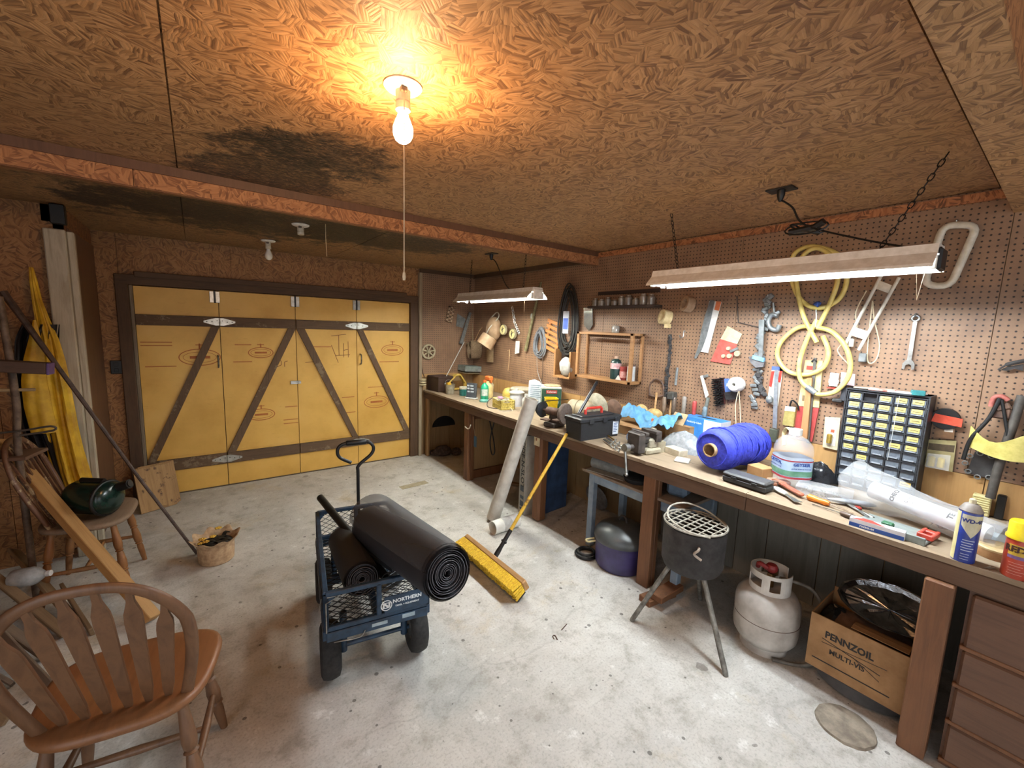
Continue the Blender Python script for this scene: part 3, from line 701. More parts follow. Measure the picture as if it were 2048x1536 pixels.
# leaning plank
def stick(name,m,label,cat,p0,p1,w,h,roll=0,mm=None):
    P0,P1=Vector(p0),Vector(p1); d=P1-P0; R=look(d)@rz(roll)
    return solo(MB().cbox((0,0,d.length/2),(w,h,d.length),.003),name,m,label,cat,P0,rot=R)
stick('plank',wood('#b58a54','#8d6536',.8,2,.6),'pale wooden plank leaning across the dusty chair to the floor','plank',(-.27,2.86,.022),(-.95,3.68,.925),.075,.04,RAD(20))
t=thing('iron_rod','long thin rusty rod leaning on the wall beside the raincoat','rod',(-.075,3.56,.008))
mb=MB().tube([(0,0,0),(-.3,.11,.62),(-.62,.22,1.32),(-.83,.29,1.78)],[.010,.010,.013,.02],8); part(mb,'shaft',mat('#5a463a','#3a2a22',rough=.6,bump=.2),t,40)
# stack of boards by the door jamb
for k in range(3):
    R=rz(RAD(24))@rx(RAD(-14))
    solo(MB().cbox((0,0,.19),(.26,.016,.38),.002),'board_offcut',wood('#b08a56','#7d5a34',.7,2,.65,'#54381f'),['plywood offcut leaning on the door jamb, outermost of three','plywood offcut leaning on the door jamb, middle of three','plywood offcut leaning on the door jamb, innermost of three'][k],'board',(-.335+k*.012,4.62+k*.035,.003),rot=R,group='plywood offcuts by the garage doors')
# flower pot with ruffled rim
t=thing('flower_pot','tan ruffled clay flower pot with faded yellow flowers','flower pot',(.035,3.42,0))
M_CLAY=mat('#c9ab86','#a08060',sc=30,rough=.7,bump=.3)
mb=MB(); rings=[]; n=60
for r,z,w in ((.001,.0,0),(.098,0,0),(.104,.01,0),(.108,.08,0),(.110,.125,.004),(.122,.15,.016),(.136,.165,.026),(.140,.172,.030),(.134,.170,.026),(.112,.145,.012),(.10,.12,0),(.001,.115,0)):
    rings.append([((r+w*.4*S(8*2*PI*k/n))*K(2*PI*k/n),(r+w*.4*S(8*2*PI*k/n))*S(2*PI*k/n),z+w*.5*S(8*2*PI*k/n)) for k in range(n)])
mb.ring(rings,True,False,False); part(mb,'pot',M_CLAY,t,60)
part(MB().lathe([(0,.135),(.07,.138),(.10,.128)],20),'soil',mat('#2c221b','#17110d',sc=60,bump=.6),t)
M_FLOW=mat('#e0b848','#b8862a',rough=.6); M_LEAF=mat('#2c2a24','#1a1814',rough=.6)
for (x,y,z,s_) in ((-.075,-.02,.175,1),(-.055,-.05,.165,.9),(-.015,-.01,.175,.9),(-.085,-.045,.16,.8),(.02,.055,.20,1)):
    f=MB()
    for k in range(5):
        a=2*PI*k/5; f.sph((x+.013*s_*K(a),y+.013*s_*S(a),z+.004),.011*s_,8,5,(1,1,.45))
    f.sph((x,y,z+.006),.007*s_,8,5); part(f,'flower',M_FLOW,t,60)
for k in range(12):
    a=random.uniform(0,6.28); r=random.uniform(.03,.10); x,y=r*K(a),r*S(a); h=random.uniform(.005,.025); c_=Vector((x,y,.138+h/2))
    part(MB().sheet(3,2,lambda u,v:(x+(u-.5)*.06*K(a)-(v-.5)*.03*S(a),y+(u-.5)*.06*S(a)+(v-.5)*.03*K(a),.14+h*(1-(2*u-1)**2)),.001),'leaf',M_LEAF,t)
# ---------------------------------------------------------------- garden wagon
M_NAVY=mat('#2a435a','#1e3042',rough=.45,bump=.05); M_TYRE=mat('#2e2c2a','#1d1c1b',sc=60,rough=.85,bump=.3)
wg=thing('garden_wagon','dark blue steel mesh garden wagon with four rubber tyres','wagon',(.69,2.215,0),RAD(-10))
W,L,z0,z1=.225,.44,.30,.50
def diamond(mb,o,ex,ez,w,h,pitch=.034,r=.0016,clip=None):
    O,EX,EZ=Vector(o),Vector(ex),Vector(ez)
    def pt(a,b): return O+EX*a+EZ*b
    for sgn in(1,-1):
        sl=.62*sgn
        k=-int(h/.62/pitch)-2
        while k*pitch<w+h/.62+pitch:
            a0=k*pitch; pts=[]
            for b in (0,h):
                pts.append((a0+(b/ sl if True else 0),b))
            (xa,ya),(xb_,yb_)=pts
            # clip to [0,w]
            def cl(p,q):
                t0,t1=0.,1.; dx=q[0]-p[0]
                if abs(dx)<1e-9: return None
                ta,tb=(0-p[0])/dx,(w-p[0])/dx
                if ta>tb: ta,tb=tb,ta
                t0,t1=max(t0,ta),min(t1,tb)
                if t1-t0<.02: return None
                return ((p[0]+dx*t0,p[1]+(q[1]-p[1])*t0),(p[0]+dx*t1,p[1]+(q[1]-p[1])*t1))
            cc=cl((xa,ya),(xb_,yb_))
            if cc: mb.tube([pt(*cc[0]),pt(*cc[1])],r,4,False,False)
            k+=1
def rail(mb,p,q,w=.022,h=.022): 
    P,Q=Vector(p),Vector(q); mb.cbox((P+Q)/2,(w,h,(Q-P).length),.003,look(Q-P))
fb=MB()
for a,b in (((-W,-L,z0),(W,-L,z0)),((-W,L,z0),(W,L,z0)),((-W,-L,z0),(-W,L,z0)),((W,-L,z0),(W,L,z0)),((0,-L,z0),(0,L,z0)),((-W,0,z0),(W,0,z0))): rail(fb,a,b,.03,.045)
part(fb,'bed_frame',M_NAVY,wg); mb=MB(); diamond(mb,(-W,-L,z0+.02),(1,0,0),(0,1,0),2*W,2*L,.065,.0024); part(mb,'floor_mesh',M_BLACK,wg,kind='stuff')
def side(name,p,ex,w,cut=True,lower=False):
    E=Vector(ex); P=Vector(p); f=MB(); up=Vector((0,0,1))
    rail(f,P+up*.03,P+up*(z1-z0)); rail(f,P+E*w+up*.03,P+E*w+up*(z1-z0)); rail(f,P+up*.035,P+E*w+up*.035); rail(f,P+up*(z1-z0),P+E*w+up*(z1-z0)); rail(f,P+E*w/2+up*.035,P+E*w/2+up*(z1-z0))
    for a,sg in ((0,1),(w,-1)):   # gusset corners
        q=P+E*a+up*(z1-z0); f.add([q,q+E*(sg*.05),q-up*.07,q+E*(sg*.05)+E.cross(up)*.004,q-up*.07+E.cross(up)*.004,q+E.cross(up)*.004],[(0,1,2),(5,4,3),(0,2,4,5),(1,0,5,3),(2,1,3,4)])
    o=part(f,name,M_NAVY,wg); m2=MB(); diamond(m2,P+up*.04,E,up,w,z1-z0-.045,.046,.0018); part(m2,'wire_mesh',M_BLACK,o,kind='stuff'); return o
side('end_panel',(-W,-L,z0),(1,0,0),2*W); side('end_panel',(-W,L,z0),(1,0,0),2*W); side('side_panel',(-W,-L,z0),(0,1,0),2*L); side('side_panel',(W,-L,z0),(0,1,0),2*L)
pl=part(MB().cbox((W/2+.012,-L-.013,z0+.085),(W-.02,.006,.085),.002),'name_plate',M_NAVY,wg)
M_WPRINT=mat('#e8ecec','#dfe4e4',rough=.5,bump=0)
yy=-L-.0168
part(text_mb('NORTHERN',.025,lambda x,y:(W/2+.014+x,yy,z0+.098+y),.0009),'lettering',M_WPRINT,pl); part(text_mb('TOOL + EQUIPMENT',.012,lambda x,y:(W/2+.014+x,yy,z0+.073+y),.0004),'lettering',M_WPRINT,pl)
lg=MB(); ellip(lg,W/2-.082,z0+.086,.026,.026,.004,24); lg.tr(lambda p:(p[0],yy,p[2])); part(lg,'logo_ring',M_WPRINT,pl)
lg=MB()
for p,q,w in (((-.013,-.012),(-.013,.012),.008),((.013,-.012),(.013,.012),.008),((-.013,.012),(.013,-.012),.009),((-.018,.012),(.018,.012),.004),((-.018,-.012),(.018,-.012),.004)): bar2(lg,p,q,w)
lg.tr(lambda p:(W/2-.082+p[0],yy,z0+.086+p[2])); part(lg,'logo_letter',M_WPRINT,pl)
for a_,b_ in (((W/2+.02,-L-.017,z0+.01),(.06,.003,.02)),((0,-L-.017,z0+.005),(.07,.003,.016))): part(MB().cbox(a_,b_,.001),'sticker',mat('#9fb0b8','#8a9aa2',rough=.5,bump=0),wg)
for sx in(-1,1):
    for sy in(-1,1):
        cx,cy=sx*(.205),sy*.30
        prof=[(.055,-.03),(.075,-.04),(.10,-.044),(.118,-.036),(.1245,-.018),(.127,0),(.1245,.018),(.118,.036),(.10,.044),(.075,.04),(.055,.03)]
        mb=MB(); rings=[]
        n=40
        for r,x in prof:
            rings.append([(cx+x,cy+(r+(.0025 if (k%2 and abs(x)<.037) else 0))*K(2*PI*k/n),.1285+(r+(.0025 if (k%2 and abs(x)<.037) else 0))*S(2*PI*k/n)) for k in range(n)])
        mb.ring(rings,True,False,False); ty=part(mb,'tyre',M_TYRE,wg,50)
        part(MB().lathe([(0,-.022),(.02,-.024),(.022,-.012),(.05,-.014),(.058,-.032),(.058,.032),(.05,.014),(.022,.012),(.02,.024),(0,.022)],20,(cx,cy,.1285),rot=ry(PI/2)),'hub',mat('#8d8d88',metal=.6,rough=.4),ty,40)
for sy in(-1,1):
    part(MB().cyl((-.17,sy*.30,.1285),(.17,sy*.30,.1285),.011,n=10),'axle',M_NAVY,wg,40)
    for sx in(-1,1): part(MB().cyl((sx*.145,sy*.30,.10),(sx*.145,sy*.30,z0),.017,n=12),'axle_post',M_NAVY,wg,40)
# pull handle at the far end
hp=[(.02,L+.03,.33),(.02,L+.03,.70),(.025,L+.03,.765),(.10,L+.03,.83),(.118,L+.03,.875),(.095,L+.03,.912),(.06,L+.03,.92),(-.04,L+.03,.92),(-.085,L+.03,.905),(-.10,L+.03,.87),(-.085,L+.03,.83),(-.02,L+.03,.79)]
hd=part(MB().tube(spline(hp,5),.0105,10).cbox((.02,L+.03,.30),(.05,.05,.10),.006).cyl((.02,L+.03,.34),(.02,L+.03,.46),.016,n=10),'pull_handle',M_BLACK,wg,50)
part(MB().tube([(-.05,L+.03,.92),(-.045,L+.03,.92),(.07,L+.03,.92),(.075,L+.03,.92)],[.011,.017,.017,.011],10),'grip',M_BLACK,hd,50)
for x,y in ((-W-.014,-L+.10),(-W-.014,L-.16)): part(MB().tube([(x,y,.42),(x-.006,y+.005,.38),(x-.004,y+.02,.36),(x-.004,y+.006,.36),(x-.004,y,.40)],.002,5),'latch_clip',M_STEEL,wg)
part(MB().tube([(-W+.005,-L-.012,z1-.01),(-W+.06,-L-.014,z1-.01),(-W+.0,-L-.02,z1-.03),(-W,-L-.02,z0+.03)],.003,5),'latch_rod',M_STEEL,wg,40)
part(MB().tube(spline([(-W+.03,-L-.01,z0-.03),(-W+.08,-L-.03,z0-.02),(-W+.14,-L-.02,z0-.03),(-W+.16,-L-.02,z0-.005)],4),.003,5),'latch_rod',M_STEEL,wg,40)
# rolls of black window screen lying in the wagon
def screen(name,op,col):
    n=N(name); tr=n.n('ShaderNodeBsdfTransparent'); mx=n.n('ShaderNodeMixShader'); n.b.inputs['Base Color'].default_value=hx(col); n.b.inputs['Roughness'].default_value=.6
    lw=n.n('ShaderNodeLayerWeight',i_Blend=.45); f=n.math('ADD',op,n.math('MULTIPLY',lw.outputs['Facing'],1-op))
    n.l(f,mx.inputs[0]); n.l(tr.outputs[0],mx.inputs[1]); n.l(n.b.outputs[0],mx.inputs[2]); n.l(mx.outputs[0],n.out.inputs[0]); return n.m
M_SCR=screen('window_screen',.62,'#2c2c30'); M_SCRL=screen('window_screen_loose',.30,'#48484a'); M_SCRD=mat('#35353a','#26262a',sc=200,rough=.7,bump=.3); M_SCRE=mat('#6c6c72','#4e4e54',rough=.6,bump=0)
def spiral(mb,r0,r1,turns,L0,L1,n=26,tele=0,sq=1.0):
    N_=int(turns*n); A=[]; B=[]
    for k in range(N_+1):
        a=2*PI*k/n; r=r0+(r1-r0)*k/N_
        e=tele*S(a*.37+1)*k/N_
        A.append((r*K(a),r*sq*S(a),L0-e)); B.append((r*K(a),r*sq*S(a),L1+e*.5))
    b=len(mb.v); mb.v+=A+B; m=N_+1
    mb.f+=[(b+i,b+i+1,b+m+i+1,b+m+i) for i in range(N_)]
def roll(name,label,p0,p1,r,loose):
    P0,P1=Vector(p0),Vector(p1); d=P1-P0
    t=thing(name,label,'screen roll',P0,rot=look(d)); Ln=d.length
    mb=MB(); spiral(mb,.012,r*.84,11,0.006,Ln,26,.012); part(mb,'wound_screen',M_SCRD,t,60); mb=MB(); mb.tube([( (.012+(r*.84-.012)*k/286)*K(2*PI*k/26),(.012+(r*.84-.012)*k/286)*S(2*PI*k/26),.004-.012*S(2*PI*k/26*.37+1)*k/286) for k in range(287)],.0012,4); part(mb,'screen_edge',M_SCRE,t)
    mb=MB(); spiral(mb,r*.86,r,2.3,0,Ln*.97,40,.01); part(mb,'outer_wrap',M_SCR,t,60)
    if loose:
        mb=MB(); n=30; A=[];B=[]
        for k in range(n+1):
            a=RAD(20)+RAD(250)*k/n; rr=r*(1.02+.55*S(PI*k/n)); A.append((r*1.02*K(a),r*1.02*S(a),.02)); B.append((rr*K(a)-.0*r,rr*S(a),Ln*1.02))
        mb.v+=A+B; mb.f+=[(i,i+1,n+2+i,n+1+i) for i in range(n)]; part(mb,'loose_flap',M_SCRL,t,60)
    return t
roll('screen_roll','large roll of black window screen overhanging the wagon end',(.775,1.42,.675),(.745,2.30,.53),.114,True)
roll('screen_roll','small roll of black window screen beside the wagon side panel',(.575,1.90,.465),(.63,2.42,.425),.088,False)
P0=Vector((.575,2.74,.575)); P1=Vector((.695,1.92,.425)); d=P1-P0
solo(MB().lathe([(.022,0),(.022,d.length),(.017,d.length),(.017,.0),(.022,0)],16),'black_pipe',mat('#25241f','#161512',rough=.4),'black pipe lying between the two screen rolls','pipe',P0,rot=look(d),smooth=40)
stick('metal_strip',mat('#2c2f33',rough=.4,metal=.3),'thin dark metal strip laid along the large screen roll','strip',(.64,2.10,.50),(.69,1.80,.525),.012,.025)
# ---------------------------------------------------------------- push broom
b0=Vector((1.555,2.215,.095)); b1=Vector((2.62,2.325,1.262)); dd=(b1-b0).normalized()
br=thing('push_broom','push broom with yellow bristles leaning on the bench','broom',b0)
M_YEL=mat('#e8c22c','#c79a18',sc=90,rough=.6,bump=.5,st=(1,1,.15))
def seg(a,b): return [(dd*a)[:],(dd*b)[:]]
Lh=(b1-b0).length
part(MB().tube([dd*.20,dd*1.06],.0125,12),'handle',wood('#d9b03c','#b88a26',.6,2,.45,'#7d5a26'),br,40)
part(MB().tube([dd*1.06,dd*1.40,dd*(Lh-.01),dd*Lh],[.0135,.0135,.014,.010],12),'grip',mat('#1d1d20','#121214',rough=.3),br,40)
part(MB().tube([dd*.0,dd*.06,dd*.10,dd*.23],[.016,.018,.0145,.015],12).cbox(dd*.14,(.016,.05,.016),.003),'socket',M_BLACK,br,40)
Rb=ry(RAD(62))   # head tilted so the bristles face up and away from the bench
hb=part(MB().cbox((.005,0,0),(.075,.71,.035),.006,Rb),'head_block',wood('#b58a58','#8a6238',.7,1,.6),br)
n_=Rb@Vector((0,0,-1)); x_=Rb@Vector((1,0,0))
mb=MB()
random.seed(3)
for i in range(58):
    for j in range(5):
        base=Vector((0,-.345+.69*i/57,0))+x_*(-.032+.016*j)+n_*.015; L_=.075+jit(.004); tip=base+n_*L_+x_*((j-2)*.006+jit(.004))+Vector((0,jit(.006),0))
        mb.tube([base,tip],[.0075,.009],5)
part(mb,'bristles',M_YEL,br,kind='stuff')
mb=MB()
for i in range(58):
    base=Vector((0,-.345+.69*i/57,0))+x_*(.044)+n_*.015; tip=base+n_*(.07+jit(.004))+x_*(.006+jit(.004)); mb.tube([base,tip],[.007,.009],5)
part(mb,'dark_bristles',mat('#2a2622','#191613',rough=.8),br,kind='stuff')
# ---------------------------------------------------------------- pipes and cartons by the middle bench leg
M_PVCG=mat('#d2cdc2','#b8b2a6',sc=12,rough=.5,bump=.06); M_PVCW=mat('#efede6','#dedbd0',sc=14,rough=.4,bump=.05)
def pipe(name,label,p0,p1,r,m,wall=.006):
    P0,P1=Vector(p0),Vector(p1); d=P1-P0
    return solo(MB().lathe([(r,0),(r,d.length),(r-wall,d.length),(r-wall,0),(r,0)],26),name,m,label,'pipe',P0,rot=look(d),smooth=40)
pipe('plastic_pipe','long grey plastic pipe leaning against the bench edge',(2.0,2.87,.02),(2.212,2.665,1.10),.058,M_PVCG)
sp=pipe('plastic_pipe','short white plastic pipe lying on the concrete',(1.855,2.665,.056),(2.115,2.675,.056),.055,M_PVCW)
part(MB().lathe([(.0555,.09),(.058,.092),(.058,.17),(.0555,.172)],26),'coupling_band',mat('#cfcdc6',rough=.5,bump=.03),sp,40)
t=thing('tall_carton','tall printed grey carton standing behind the leaning pipe','carton',(2.285,2.80,0),RAD(-8))
part(MB().cbox((.06,.05,.37),(.12,.10,.74),.004),'box',mat('#a9a59c','#8f8a80',sc=9,rough=.75,bump=.08),t)
M_PRB=mat('#1d232b','#151a20',rough=.6,bump=0)
part(text_mb('SIDE-N-SLOT',.075,lambda x,y:(-.0008,.045-y,.46-x),.002),'lettering',M_PRB,t)
for z,h in ((.24,.05),(.16,.03),(.10,.05),(.05,.02)): part(MB().bb((-.0008,.015,z-h/2),(-.0004,.075,z+h/2)),'printed_block',mat('#3c4c5a','#33414d',rough=.6,bump=0),t)
t=thing('blue_carton','tall blue printed carton under the bench beside the middle leg','carton',(2.44,2.72,0),RAD(4))
part(MB().cbox((.16,.11,.36),(.32,.22,.72),.004),'box',mat('#39557d','#2b4160',sc=10,rough=.55,bump=.06),t)
lg=MB(); ellip(lg,.0,.50,.05,.05,.012,20); ellip(lg,0,.30,.035,.035,.01,20); lg.tr(lambda p:(-.0008,.11+p[0],p[2])); part(lg,'printed_mark',mat('#8fa6c0','#7c93ad',rough=.5,bump=0),t)
for z_ in((.62,.68),(.40,.42)): part(MB().bb((-.0008,.05,z_[0]),(-.0003,.17,z_[1])),'printed_block',mat('#8fa6c0','#7c93ad',rough=.5,bump=0),t)
# ---------------------------------------------------------------- storage bay clutter on the left
M_COAT=mat('#e0b52a','#b88a18',sc=9,rough=.55,bump=.15)
coat=[(-0.801, -0.788, 1.947), (-0.805, -0.777, 1.872), (-0.804, -0.765, 1.75), (-0.801, -0.74, 1.626), (-0.811, -0.71, 1.501), (-0.827, -0.693, 1.373), (-0.835, -0.684, 1.243), (-0.832, -0.676, 1.079), (-0.819, -0.667, 0.911), (-0.812, -0.656, 0.773), (-0.802, -0.637, 0.633), (-0.78, -0.617, 0.496)]
def interp(tab,t):
    f=t*(len(tab)-1); i=min(int(f),len(tab)-2); f-=i; return [a+(b-a)*f for a,b in zip(tab[i],tab[i+1])]
def hang(tab,y0,folds,amp):
    def fn(u,v):
        a,b,z=interp(tab,v); w=b-a; d=amp*(min(1,w/.15))*(S(folds*PI*u+2.2*v)+.5*S(folds*2.3*u*PI+5*v+1)) 
        return (a+w*u,y0-.045-d*.5-.03*S(PI*u)*min(1,w/.12),z)
    return fn
t=thing('raincoat','yellow rubber raincoat hanging on the storage bay wall','raincoat',(coat[-1][0],3.96,coat[-1][2]))
part(MB().sheet(36,50,hang(coat,3.97,5,.03),.004).tr(lambda p:(p[0]-coat[-1][0],p[1]-3.96,p[2]-coat[-1][2])),'coat',M_COAT,t,60)
sl_=[(a+.0-(.05*S(PI*k/8)),a+.008+.06*min(1,k/2.5),z) for k,(a,b,z) in enumerate(coat[3:9])]
part(MB().sheet(8,24,hang(sl_,3.93,2,.02),.004).tr(lambda p:(p[0]-coat[-1][0],p[1]-3.96,p[2]-coat[-1][2])),'sleeve',M_COAT,t,60)
M_DARKC=mat('#1c1a1c','#100f10',sc=12,rough=.6,bump=.2)
bk=[(-.86,-.70,1.60),(-.90,-.71,1.5),(-.93,-.715,1.2),(-.92,-.73,.95),(-.86,-.68,.6),(-.80,-.66,.40)]
o=thing('black_cloth','black ribbed cloth hanging beside the yellow raincoat','cloth',(-.8,3.97,.4)); part(MB().sheet(30,24,hang(bk,3.99,8,.035),.003).tr(lambda p:(p[0]+.8,p[1]-3.97,p[2]-.4)),'cloth',M_DARKC,o,60)
# rack pole with a square beam and scraps of wood
t=thing('storage_rack','rusty pole rack with a square beam ending in purple paint','rack',(-.80,3.42,0))
part(MB().tube(spline([(-.02,0,0),(-.02,0,.9),(-.005,0,1.2),(-.02,0,1.75)],6),.016,10),'pole',mat('#6e5a48','#463629',rough=.6,bump=.2),t,40)
bm_=part(MB().cbox((-.16,-.03,1.40),(.62,.065,.062),.004,ry(RAD(5))@rz(RAD(-9))),'beam',wood('#5a4436','#3d2d24',.8,0,.7),t)
part(MB().cbox((.152,-.078,1.372),(.012,.066,.064),.003,ry(RAD(5))@rz(RAD(-9))),'painted_end',mat('#6a4f86','#543d6e',rough=.5),bm_)
part(MB().cyl((-.3,.02,1.26),(.07,.0,1.25),.009,n=8),'peg',mat('#a8906a'),t,40); part(MB().tube(spline([(-.2,0,1.02),(.0,-.03,1.03),(.12,-.04,1.045),(.13,-.04,1.02),(0,-.03,1.005)],4),.006,6),'wire_loop',mat('#5a5248',metal=.5),t,40)
part(MB().cbox((-.16,.08,.88),(.42,.20,.018),.002,rz(RAD(-14))),'shelf_board',wood('#6d4f3a','#4b3526',.8,0,.7),t)
mb=MB()
for k in range(5): mb.torus((-.16+.012*k,-.06,1.60+.01*k),.085,.009,18,6,1)
solo(mb,'rope_coil',mat('#9a9488','#6d675c',rough=.8,bump=.3),'grey coil of rope on the storage rack','rope',(-.80,3.42,0),smooth=50)
M_SCRAP=wood('#8d7455','#5f4a34',.9,2,.75)
sc=[((-.62,2.95,.02),(-1.05,3.45,.35)),((-.66,2.80,.02),(-1.15,3.25,.42)),((-.58,3.0,.02),(-.93,3.6,.28)),((-.74,2.66,.02),(-1.2,3.0,.40)),((-.52,2.90,.02),(-.70,3.35,.10)),((-.80,2.55,.02),(-1.15,2.9,.30)),((-.70,2.42,.02),(-1.1,2.75,.22)),((-.60,2.52,.02),(-.95,3.1,.20))]
for k,(a,b) in enumerate(sc):
    stick('wood_scrap',[M_SCRAP,wood('#6d5a48','#4a3b30',.9,2,.8)][k%2],['narrow','dark narrow','broad','dark thin','short','dark broad','slim','dark flat'][k]+' scrap of weathered wood '+['beside the white jug','under the white jug','below the dusty chair','leaning at the bay wall end of the heap','lying flat before the dusty chair','at the bottom of the heap','at the front chair end of the heap','crossing the middle of the heap'][k],'wood scrap',a,b,.045+.01*(k%3),.018,RAD(20*k))['group']='wood scraps heaped on the left'
t=thing('plastic_jug','cloudy white plastic jug with cap lying on the wood scraps','jug',(-.80,3.27,.24),rot=look((.85,-.35,.10))); t.scale=(.62,.62,.62)
part(MB().lathe([(0,-.12),(.07,-.12),(.08,-.11),(.08,.02),(.072,.05),(.035,.10),(.022,.115),(.022,.13),(0,.13)],24),'body',mat('#b9bdbd','#9fa4a5',rough=.35,bump=.05),t,50)
part(MB().lathe([(.025,.125),(.025,.155),(0,.157)],16),'cap',mat('#e6e6e4',rough=.4),t,40)
solo(MB().cbox((0,0,.004),(.42,.6,.008),.002),'cardboard_sheet',mat('#a98f6c','#8e7656',sc=7,rough=.8),'flat tan cardboard sheet on the floor beside the front chair','cardboard',(-.72,1.75,.0),RAD(12))
solo(MB().bb((-.15,-.045,0),(.15,.045,.003)),'floor_patch',mat('#a89c80','#8f8468',rough=.8),'thin tan strip stuck on the concrete near the garage doors','strip',(1.76,4.0,0),RAD(4))
for i,(p,a) in enumerate((((1.591,1.546),.3),((1.5,1.514),1.2))):
    solo(MB().tube([(-.03,0,.003),(.03,0,.003)] if i==0 else [(-.02,.0,.003),(.01,.0,.003),(.015,.008,.003),(.01,.016,.003),(-.012,.016,.003)],.0028,6),'nail',mat('#5a3f30',rough=.6),['straight rusty nail lying on the open concrete floor','bent rusty nail lying on the open concrete floor'][i],'nail',(p[0],p[1],0),a)
# ================================================================ things under the bench
M_BLUEG=mat('#8f9fae','#6f8090',sc=8,rough=.6,bump=.1); M_IRON=mat('#3a3736','#262322',sc=20,rough=.75,bump=.25); M_RUST=mat('#6b5142','#473329',sc=25,rough=.8,bump=.3); M_CARD=mat('#a88258','#8b6842',sc=8,rough=.8,bump=.08)
t=thing('painted_table','chipped blue grey painted table pushed under the bench','table',(2.385,1.35,0))
for x in(.02,.40):
    for y in(.02,.76): part(MB().cbox((x,y,.30),(.05,.05,.60),.004),'leg',M_BLUEG,t)
for a,b in (((.0,.05),(.0,.74)),):
    part(MB().cbox((.012,.39,.565),(.02,.70,.085),.003),'apron',M_BLUEG,t); part(MB().cbox((.41,.39,.565),(.02,.70,.085),.003),'apron',M_BLUEG,t)
part(MB().cbox((.21,.02,.55),(.36,.02,.11),.003),'apron',M_BLUEG,t); part(MB().cbox((.21,.76,.565),(.36,.02,.085),.003),'apron',M_BLUEG,t)
d=part(MB().cbox((-.004,.36,.566),(.016,.28,.07),.003),'drawer',mat('#9fadb6','#7f8d98',sc=8,rough=.6),t)
part(MB().cbox((.20,.39,.615),(.50,.86,.02),.003),'top',mat('#8d7f70','#6d5f52',sc=9,rough=.8),t)
solo(MB().lathe([(.045,-.16),(.045,.16),(.041,.16),(.041,-.16),(.045,-.16)],18,rot=rx(PI/2)).bb((-.10,-.16,-.045),(.02,.16,-.040)),'paper_roll',mat('#9a9c98','#7f817d',rough=.7),'grey paper roll lying on the painted table','roll',(2.45,1.98,.671),RAD(8),smooth=40)
solo(MB().cbox((0,0,.05),(.16,.13,.10),.02),'storage_bin',mat('#6f8396','#5a6c7d',rough=.4),'blue grey plastic bin on the painted table','bin',(2.52,1.46,.626),.2)
solo(MB().lathe([(.001,0),(.09,0),(.10,.03),(.07,.045),(.001,.05)],20),'black_hat',mat('#25272b',rough=.7),'flat black rubber disc on the painted table','disc',(2.47,1.76,.626),smooth=50)
t=thing('roasting_pot','purple pot with domed dark lid standing under the painted table','pot',(2.395,1.80,0))
part(MB().lathe([(.001,0),(.165,0),(.18,.02),(.188,.20),(.18,.20),(.17,.03),(.001,.02)],32),'pot',mat('#3a3060','#2a2348',sc=10,rough=.4,bump=.05),t,40)
part(MB().lathe([(.196,.20),(.200,.212),(.198,.24),(.17,.275),(.11,.31),(.04,.325),(.001,.327)],32),'lid',mat('#4a4c4a','#36383a',sc=6,rough=.35,bump=.05),t,50)
part(MB().tube(spline([(.0,-.03,.325),(0,-.02,.36),(0,.02,.36),(0,.03,.325)],4),.008,8),'lid_handle',M_IRON,t,40)
part(MB().tube(spline([(-.15,.115,.17),(-.20,.14,.165),(-.19,.17,.165),(-.13,.145,.17)],4),.007,6),'handle',mat('#c9b98a',rough=.5),t,40)
solo(MB().torus((0,0,.012),.075,.012,24,8).torus((0,0,.03),.06,.010,24,8),'cable_coil',M_BLACK,'black cable coil on the floor beside the purple pot','cable',(2.27,2.02,0),smooth=50)
t=thing('white_reel','small white reel standing behind the purple pot','reel',(2.72,1.98,0)); part(MB().lathe([(.001,0),(.06,0),(.06,.015),(.03,.02),(.03,.12),(.06,.125),(.06,.14),(.02,.14),(.001,.10)],20),'reel',mat('#cfc9be','#b3aca0'),t,40)
# tripod cooker
ck_=thing('fish_cooker','black iron pot on three pipe legs with a wire basket on top','cooker',(2.19,1.16,0))
part(MB().lathe([(.001,.365),(.12,.365),(.150,.378),(.163,.41),(.166,.62),(.160,.62),(.155,.41),(.001,.385)],36),'pot',M_IRON,ck_,40)
for q in ((1.963,1.359),(2.025,.846),(2.487,1.238)):
    e=Vector((q[0]-2.19,q[1]-1.16,0)); h=e.normalized()*.10
    part(MB().tube([(h.x,h.y,.40),(e.x,e.y,.012),(e.x*1.01,e.y*1.01,0)],.0135,10),'leg',mat('#8c8a82','#5f5b54',sc=30,rough=.55,metal=.4,bump=.2),ck_,40)
mb=MB(); 
wb=MB()
for k in range(-3,4):
    h_=math.sqrt(max(.001,.155**2-(k*.045)**2)); wb.tube([(k*.045,-h_,.632),(k*.045,h_,.632)],.004,6); wb.tube([(-h_,k*.045,.636),(h_,k*.045,.636)],.004,6)
part(wb,'wire_basket',mat('#b9b2a4','#8d8678',rough=.5,metal=.3),ck_,40,kind='stuff')
part(MB().torus((0,0,.634),.164,.006,36,6),'rim_wire',mat('#b9b2a4','#8d8678',rough=.5,metal=.3),ck_,50)
part(MB().tube(spline([(-.10,-.14,.63),(-.19,-.06,.66),(-.17,.06,.68),(-.06,.12,.70),(.08,.10,.69),(.14,.0,.66),(.10,-.13,.63)],5),.005,6),'bail',mat('#cfc8b8','#9d9686',rough=.5,metal=.3),ck_,50)
part(MB().tube(spline([(-.125,-.10,.565),(-.15,-.11,.56),(-.15,-.09,.53),(-.12,-.115,.50)],4),.007,6),'lug',mat('#b3a494'),ck_,50)
part(MB().cbox((.16,-.05,.50),(.03,.03,.05),.005),'lug',M_IRON,ck_)
